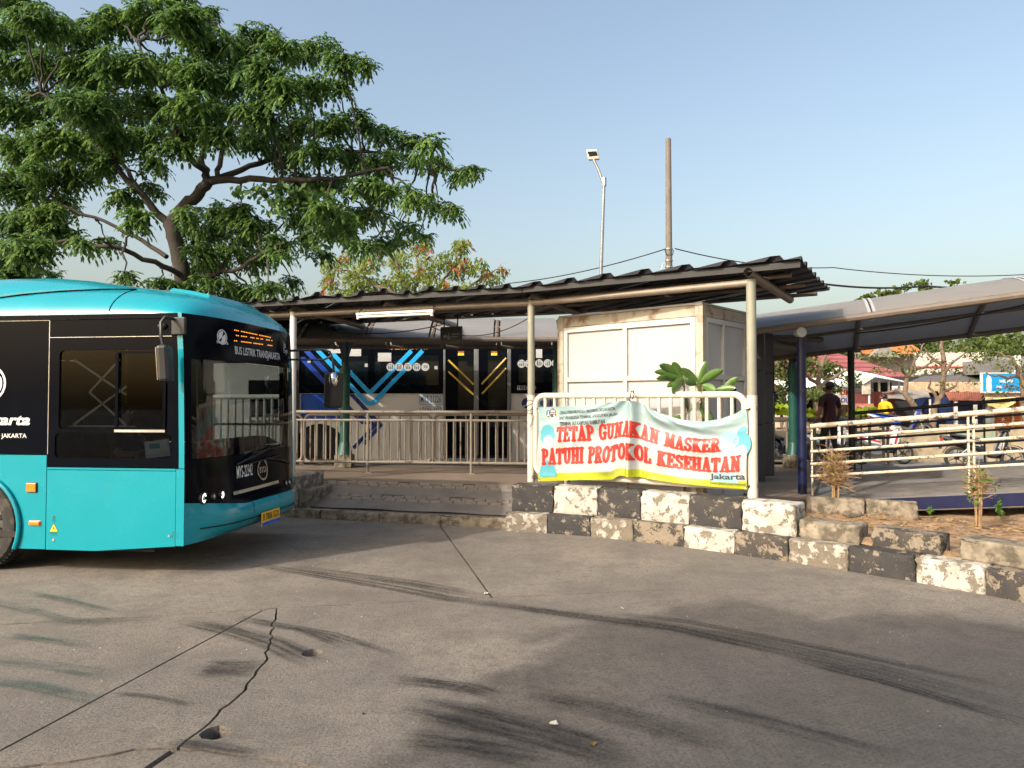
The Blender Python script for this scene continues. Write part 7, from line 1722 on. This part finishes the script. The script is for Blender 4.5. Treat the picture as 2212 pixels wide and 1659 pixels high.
for k in range(n):
    z0 = .5+(b.z-.5)*k/n; z1 = .5+(b.z-.5)*(k+1)/n; MB().prism([(a.x,BY2+.08,z0), (a.x,BY2+.02,z0+.03), (a.x,BY2+.06,z1-.008), (a.x,BY2+.09,z1-.008)], (b.x-a.x,0,0)).build('shutter_slat', osm, sh3)
for u in (2170, 2196): MB().box(P(u,0,BY2).x-.035, P(u,0,BY2).x+.035, BY2-.06, BY2-.0, .5, b.z).build('rail', mat('pale_rail', (.45,.33,.25), .6), sh3)
MB().prism([P(2128,858,BY2-1), P(2260,858,BY2-1), P(2260,846,BY2+.2), P(2126,846,BY2+.2)], (0,0,-.05)).build('awning', mat('rust_awning', (.40,.20,.12), .8, var=.4, scale=6), sh3)
cb = thing('yellow_cloth', 'draped pale yellow cloth banner hung below the shop awning', 'banner'); rows = []
for i in range(15):
    f = i/14; s = math.sin(math.pi*f); rows.append([P(2128+66*f, 856+3*s+(14+6*s)*j/5+4*s*(j/5)**2, BY2-1.1-.1*math.sin(j*1.5)*s) for j in range(6)])
MB().grid(rows).build('cloth', mat('pale_yellow_cloth', (.55,.50,.22), .8, var=.15), cb, smooth=60)
MB().tube([rows[0][0], rows[-1][0]], .015, 5).build('cord', M['dark_wire'], cb)
# blue shop sign
bs = thing('blue_shop_sign', 'bright blue sign board with a white bottle and the words WR. MIA', 'sign'); SGY = 28.2; a, b = P(2123,846,SGY), P(2222,807,SGY)
MB().box(a.x, b.x, SGY, SGY+.08, a.z, b.z).build('board', mat('sign_blue', (.01,.27,.62), .4, var=.06), bs)
for (x0, x1, z0, z1) in ((a.x-.04,b.x+.04,b.z,b.z+.04), (a.x-.04,b.x+.04,a.z-.04,a.z), (a.x-.04,a.x,a.z,b.z)): MB().box(x0, x1, SGY-.02, SGY+.1, z0, z1).build('frame', M['white_print'], bs)
def stext(txt, u0, u1, v0, v1, m, bold=.02):
    p, q_ = P(u0,v1,SGY-.004), P(u1,v0,SGY-.004); mb = MB(); text_on(mb, txt, q_.x-p.x, q_.z-p.z, lambda x, y: (p.x+x, SGY-.006, p.z+y), bold); mb.build('lettering', m, bs)
stext('WR. MIA', 2158, 2189.5, 820, 827, M['white_print'], .04); stext('Pilih', 2153, 2164, 833, 838, M['white_print'], .03); stext('Ufresh', 2166, 2194, 831.5, 838.5, M['red_print'], .03) if False else None
mb = MB()
for k in range(6): 
    p = P(2168+4.2*k, 837, SGY); mb.obox((p.x, SGY-.006, p.z+.05), (.05,.002,.09), 0, R(20))
mb.build('red_script', M['red_print'], bs)
c0 = P(2136,827,SGY); prof = [(.05,.36),(.05,.30),(.04,.27),(.10,.18),(.12,.10),(.09,0),(.12,-.10),(.11,-.30),(.06,-.34)]
MB().add([(c0.x-w_, SGY-.006, c0.z+h) for w_, h in prof]+[(c0.x+w_, SGY-.006, c0.z+h) for w_, h in prof[::-1]], [tuple(range(18))]).build('bottle_picture', mat('bottle_pale', (.50,.68,.78), .4, var=.25, scale=9), bs)
gb = thing('grey_roof_box', 'grey sheet parapet above the blue sign', 'parapet'); a, b = P(2125,808,29.5), P(2190,778,29.5); MB().box(a.x, b.x, 29.5, 31.5, a.z, b.z).build('sheet', mat('grey_zinc', (.15,.15,.155), .6, var=.2), gb); MB().box(b.x, b.x+.22, 29.4, 29.6, a.z-.3, b.z+.2).build('pillar', wm_, gb)
MB().box(xw(2060,36), xw(2300,36), 36, 37, .5, at(0,770,36).z).build('rear_wall', mat('rear_grey', (.24,.24,.24), .9, var=.3), gb)
# things left behind the buses: pale hall seen through the windows
hall = thing('terminal_hall', 'low pale terminal hall behind the shelter on the far left', 'building'); MB().box(-34, -6.5, 27, 34, 0, 4.0).build('wall', mat('hall_wall', (.50,.48,.43), .8, var=.1), hall)
for k in range(8):
    x = -33+3.3*k; w = MB().box(x, x+2.0, 26.95, 27.0, 1.2, 2.6).build('window', M['glass_dark'], hall); MB().box(x-.06, x+2.06, 26.86, 26.95, 1.1, 1.2).build('sill', wm_, w)
MB().prism([(-34.5,26.4,4.0), (-6,26.4,4.0), (-6,34.5,4.6), (-34.5,34.5,4.6)], (0,0,.12)).build('roof', mat('hall_roof', (.20,.15,.13), .8), hall)
# ------------------------------------------------------------------ plants
def big_leaf(base, tip, w, droop, roll=0.0, n=9):
    b, t = Vector(base), Vector(tip); d = t-b; L = d.length; s = d.cross(Vector((0,1,0))); s = s.normalized() if s.length > 1e-4 else Vector((1,0,0)); nrm = s.cross(d).normalized()
    s2 = s*math.cos(roll)+nrm*math.sin(roll); n2 = nrm*math.cos(roll)-s*math.sin(roll); rows = []
    for i in range(n+1):
        f = i/n; c = b+d*f+Vector((0,0,1))*(droop*4*f*(1-f)*L*.5); ww = w*(.08+.92*math.sin(math.pi*min(1, f*.93+.04))**.75)*(1 if f < 1 else .05)
        rows.append([c-s2*ww+n2*ww*.35, c-s2*ww*.5+n2*ww*.12+Vector((0,0,.004*(-1)**i)), c, c+s2*ww*.5+n2*ww*.12+Vector((0,0,.004*(-1)**i)), c+s2*ww+n2*ww*.35])
    return MB().grid(rows)
gm = M['big_leaf']; FY = 9.40
def frangipani(lab, top_uv, leaves, Y, foot):
    f = thing('leafy_shrub', lab, 'plant', (foot[0], Y, .44), 0, 'broad leaved plants behind the banner'); o = Vector(f.location); top = Vector(at(*top_uv, Y))-o
    MB().tube([(0,0,0), top*.5+Vector((.03,0,0)), top], [.018,.014,.010], 7).build('stem', M['bark_light'], f, smooth=True)
    for k, (bu, bv, tu, tv, w, dy, roll) in enumerate(leaves):
        b = Vector(at(bu, bv, Y))-o; t = Vector(at(tu, tv, Y+dy))-o
        big_leaf(b, t, w*Y/FP, .10 if tv < bv else .05, roll).build('leaf', gm, f, smooth=60)
        if (b-top).length > .05: MB().tube([top-Vector((0,0,.15)), b], .004, 4).build('leaf_stalk', M['weed'], f)
frangipani('left broad leaved plant rising above the guard rail in front of the booth', (1477,812), [(1473,817,1453,782,9,-.1,.15),(1468,812,1424,788,9,-.15,.2),(1470,815,1413,803,8,-.1,.0),(1473,822,1417,818,8,-.2,.3),(1478,812,1485,790,8,.15,.2),(1478,818,1452,850,12,-.25,.4),(1466,824,1440,836,7,.1,.2),(1478,822,1487,800,5,-.15,.9),(1480,850,1500,905,12,.15,.9)], FY, (at(1477,900,FY).x,))
frangipani('right broad leaved plant with long glossy leaves above the guard rail', (1513,838), [(1507,826,1525,780,9,.0,.2),(1513,828,1563,799,10,-.1,-.2),(1506,826,1468,796,9,-.1,.4),(1505,830,1480,826,8,-.2,-.1),(1517,832,1546,844,9,-.15,-.2),(1510,834,1514,848,7,-.3,.2),(1515,870,1528,912,11,-.1,.9),(1530,880,1545,915,9,-.1,.8),(1560,848,1594,815,8,-.1,.1),(1545,842,1590,838,7,-.15,.2),(1560,850,1572,846,5,-.2,.2),(1478,900,1440,915,8,.0,.3)], FY-.18, (at(1520,900,FY-.18).x,))
def dry_bush(lab, foot, spread, top, n, leaves, seed):
    rd = random.Random(seed); b = thing('dry_bush', lab, 'bush', foot, 0, 'dry bushes in the soil bed'); tips = []
    st_ = MB(); tw_ = MB()
    for k in range(5):
        a = rd.uniform(0, 6.28); p = Vector((.03*math.cos(a), .03*math.sin(a), -.02)); q = Vector((.10*spread*math.cos(a), .10*spread*math.sin(a), top*rd.uniform(.45,.65))); mid = p.lerp(q, .5)+Vector((rd.uniform(-.02,.02),rd.uniform(-.02,.02),0)); st_.tube([p, mid, q], [.013,.011,.007], 6); tips.append((mid, q))
    st_.build('stems', M['twig'], b)
    ends = []
    for k in range(n):
        p0, p1 = rd.choice(tips); s = p0.lerp(p1, rd.uniform(.1,1)); a = rd.uniform(0,6.28); r = spread*rd.uniform(.2,1.0); pts = [s]; d = Vector((math.cos(a), math.sin(a)*.7, rd.uniform(.1,1.0))).normalized()
        L = rd.uniform(.10,.34)*spread*2.2
        for j in range(4): d = (d+Vector((rd.uniform(-.5,.5),rd.uniform(-.5,.5),rd.uniform(-.45,.35)))).normalized(); pts.append(pts[-1]+d*L/4)
        tw_.tube(pts, [.005,.0042,.0036,.003,.002], 4); ends += pts[2:]
        if rd.random() < .7: tw_.tube([pts[2], pts[2]+Vector((rd.uniform(-.09,.09),rd.uniform(-.09,.09),rd.uniform(-.03,.10)))], [.003,.0015], 3)
    tw_.build('twigs', M['twig'], b)['kind'] = 'stuff'
    C = np.array([tuple(ends[rd.randrange(len(ends))]) for _ in range(leaves)]); V, F = quads(C, np.random.default_rng(seed), .06, .014, 0.0); fast_mesh('leaves', V, F, M['lime_leaf'] if leaves < 60 else M['weed'], b)
p = gp(1805, 1109, .29); dry_bush('tall dry brown bush beside the blue post', (p.x, p.y, .28), .42, 1.25, 330, 30, 3)
p = gp(2112, 1140, .29); dry_bush('smaller dry bush with a few green leaves in front of the walkway', (p.x, p.y, .28), .32, 1.2, 130, 110, 4)
def weed(lab, u, v, z, h, n, seed):
    rd = random.Random(seed); p = gp(u, v, z); w = thing('weed_plant', lab, 'weed', (p.x, p.y, z-.01), 0, 'weeds'); mb = MB(); C = []
    for k in range(3): t = Vector((rd.uniform(-.05,.05), rd.uniform(-.05,.05), h*rd.uniform(.7,1))); mb.tube([(0,0,0), t*.5+Vector((.01,0,0)), t], .003, 4); C += [tuple(t*rd.uniform(.3,1)) for _ in range(n//3)]
    mb.build('stem', M['weed'], w); V, F = quads(np.array(C), np.random.default_rng(seed), .055, .014, .1); fast_mesh('leaves', V, F, M['weed'], w)
weed('bright green weed sprouting below the blue walkway beam', 2162, 1120, .30, .26, 60, 5); weed('small green weed growing from the mossy block', 1910, 1106, .36, .16, 36, 6); weed('tiny weed on the soil behind the blocks', 2010, 1112, .30, .13, 20, 7); weed('thin green shoot beside the right dry bush', 2040, 1010, .50, .12, 14, 8)
lf = gp(1863, 1168, .26); dl_ = thing('dry_leaf', 'large folded tan dry leaf standing between two kerb blocks', 'leaf', (lf.x, lf.y, .25))
for s in (-1, 1): big_leaf((0,0,.15), (s*.055,0,.0), .035, .6, s*.6).build('leaf_half', leaf_litter, dl_, smooth=60)
def palm(lab, u, v, Y, n, L, seed):
    rd = random.Random(seed); p = at(u, v, Y); b = thing('lime_palm', lab, 'plant', (p.x, Y, .5), 0, 'yellow green palms across the street'); o = Vector(b.location); V = []
    MB().tube([(0,0,0), (0,0,p.z-.5)], .05, 7).build('stem', M['bark_light'], b); c = Vector((0,0,p.z-.5))
    for k in range(n):
        a = rd.uniform(0,6.28); e_ = rd.uniform(.5,1.3); d = Vector((math.cos(a)*math.cos(e_), math.sin(a)*math.cos(e_), math.sin(e_))); s = d.cross(Vector((0,0,1))).normalized()
        for j in range(9):
            f = (j+1)/9; q = c+d*L*f+Vector((0,0,-.55*L*f*f))
            for sg in (-1, 1): w = s*sg*L*.34*(1-.5*f); V += [q, q+w*.5+d*.05+Vector((0,0,.02)), q+w+d*.08-Vector((0,0,.10)), q+w*.5-d*.02-Vector((0,0,.06))]
    fast_mesh('fronds', np.array([tuple(x) for x in V]), np.arange(len(V)).reshape(-1,4), M['lime_leaf'], b)
palm('yellow green palm between the dark gateway and the green pillar', 1688, 895, 24.0, 16, .75, 1); palm('yellow green palm behind the black post', 1872, 900, 24.3, 14, .75, 2); palm('yellow green palm to the left behind the standing man', 1750, 900, 26.3, 12, .7, 3)
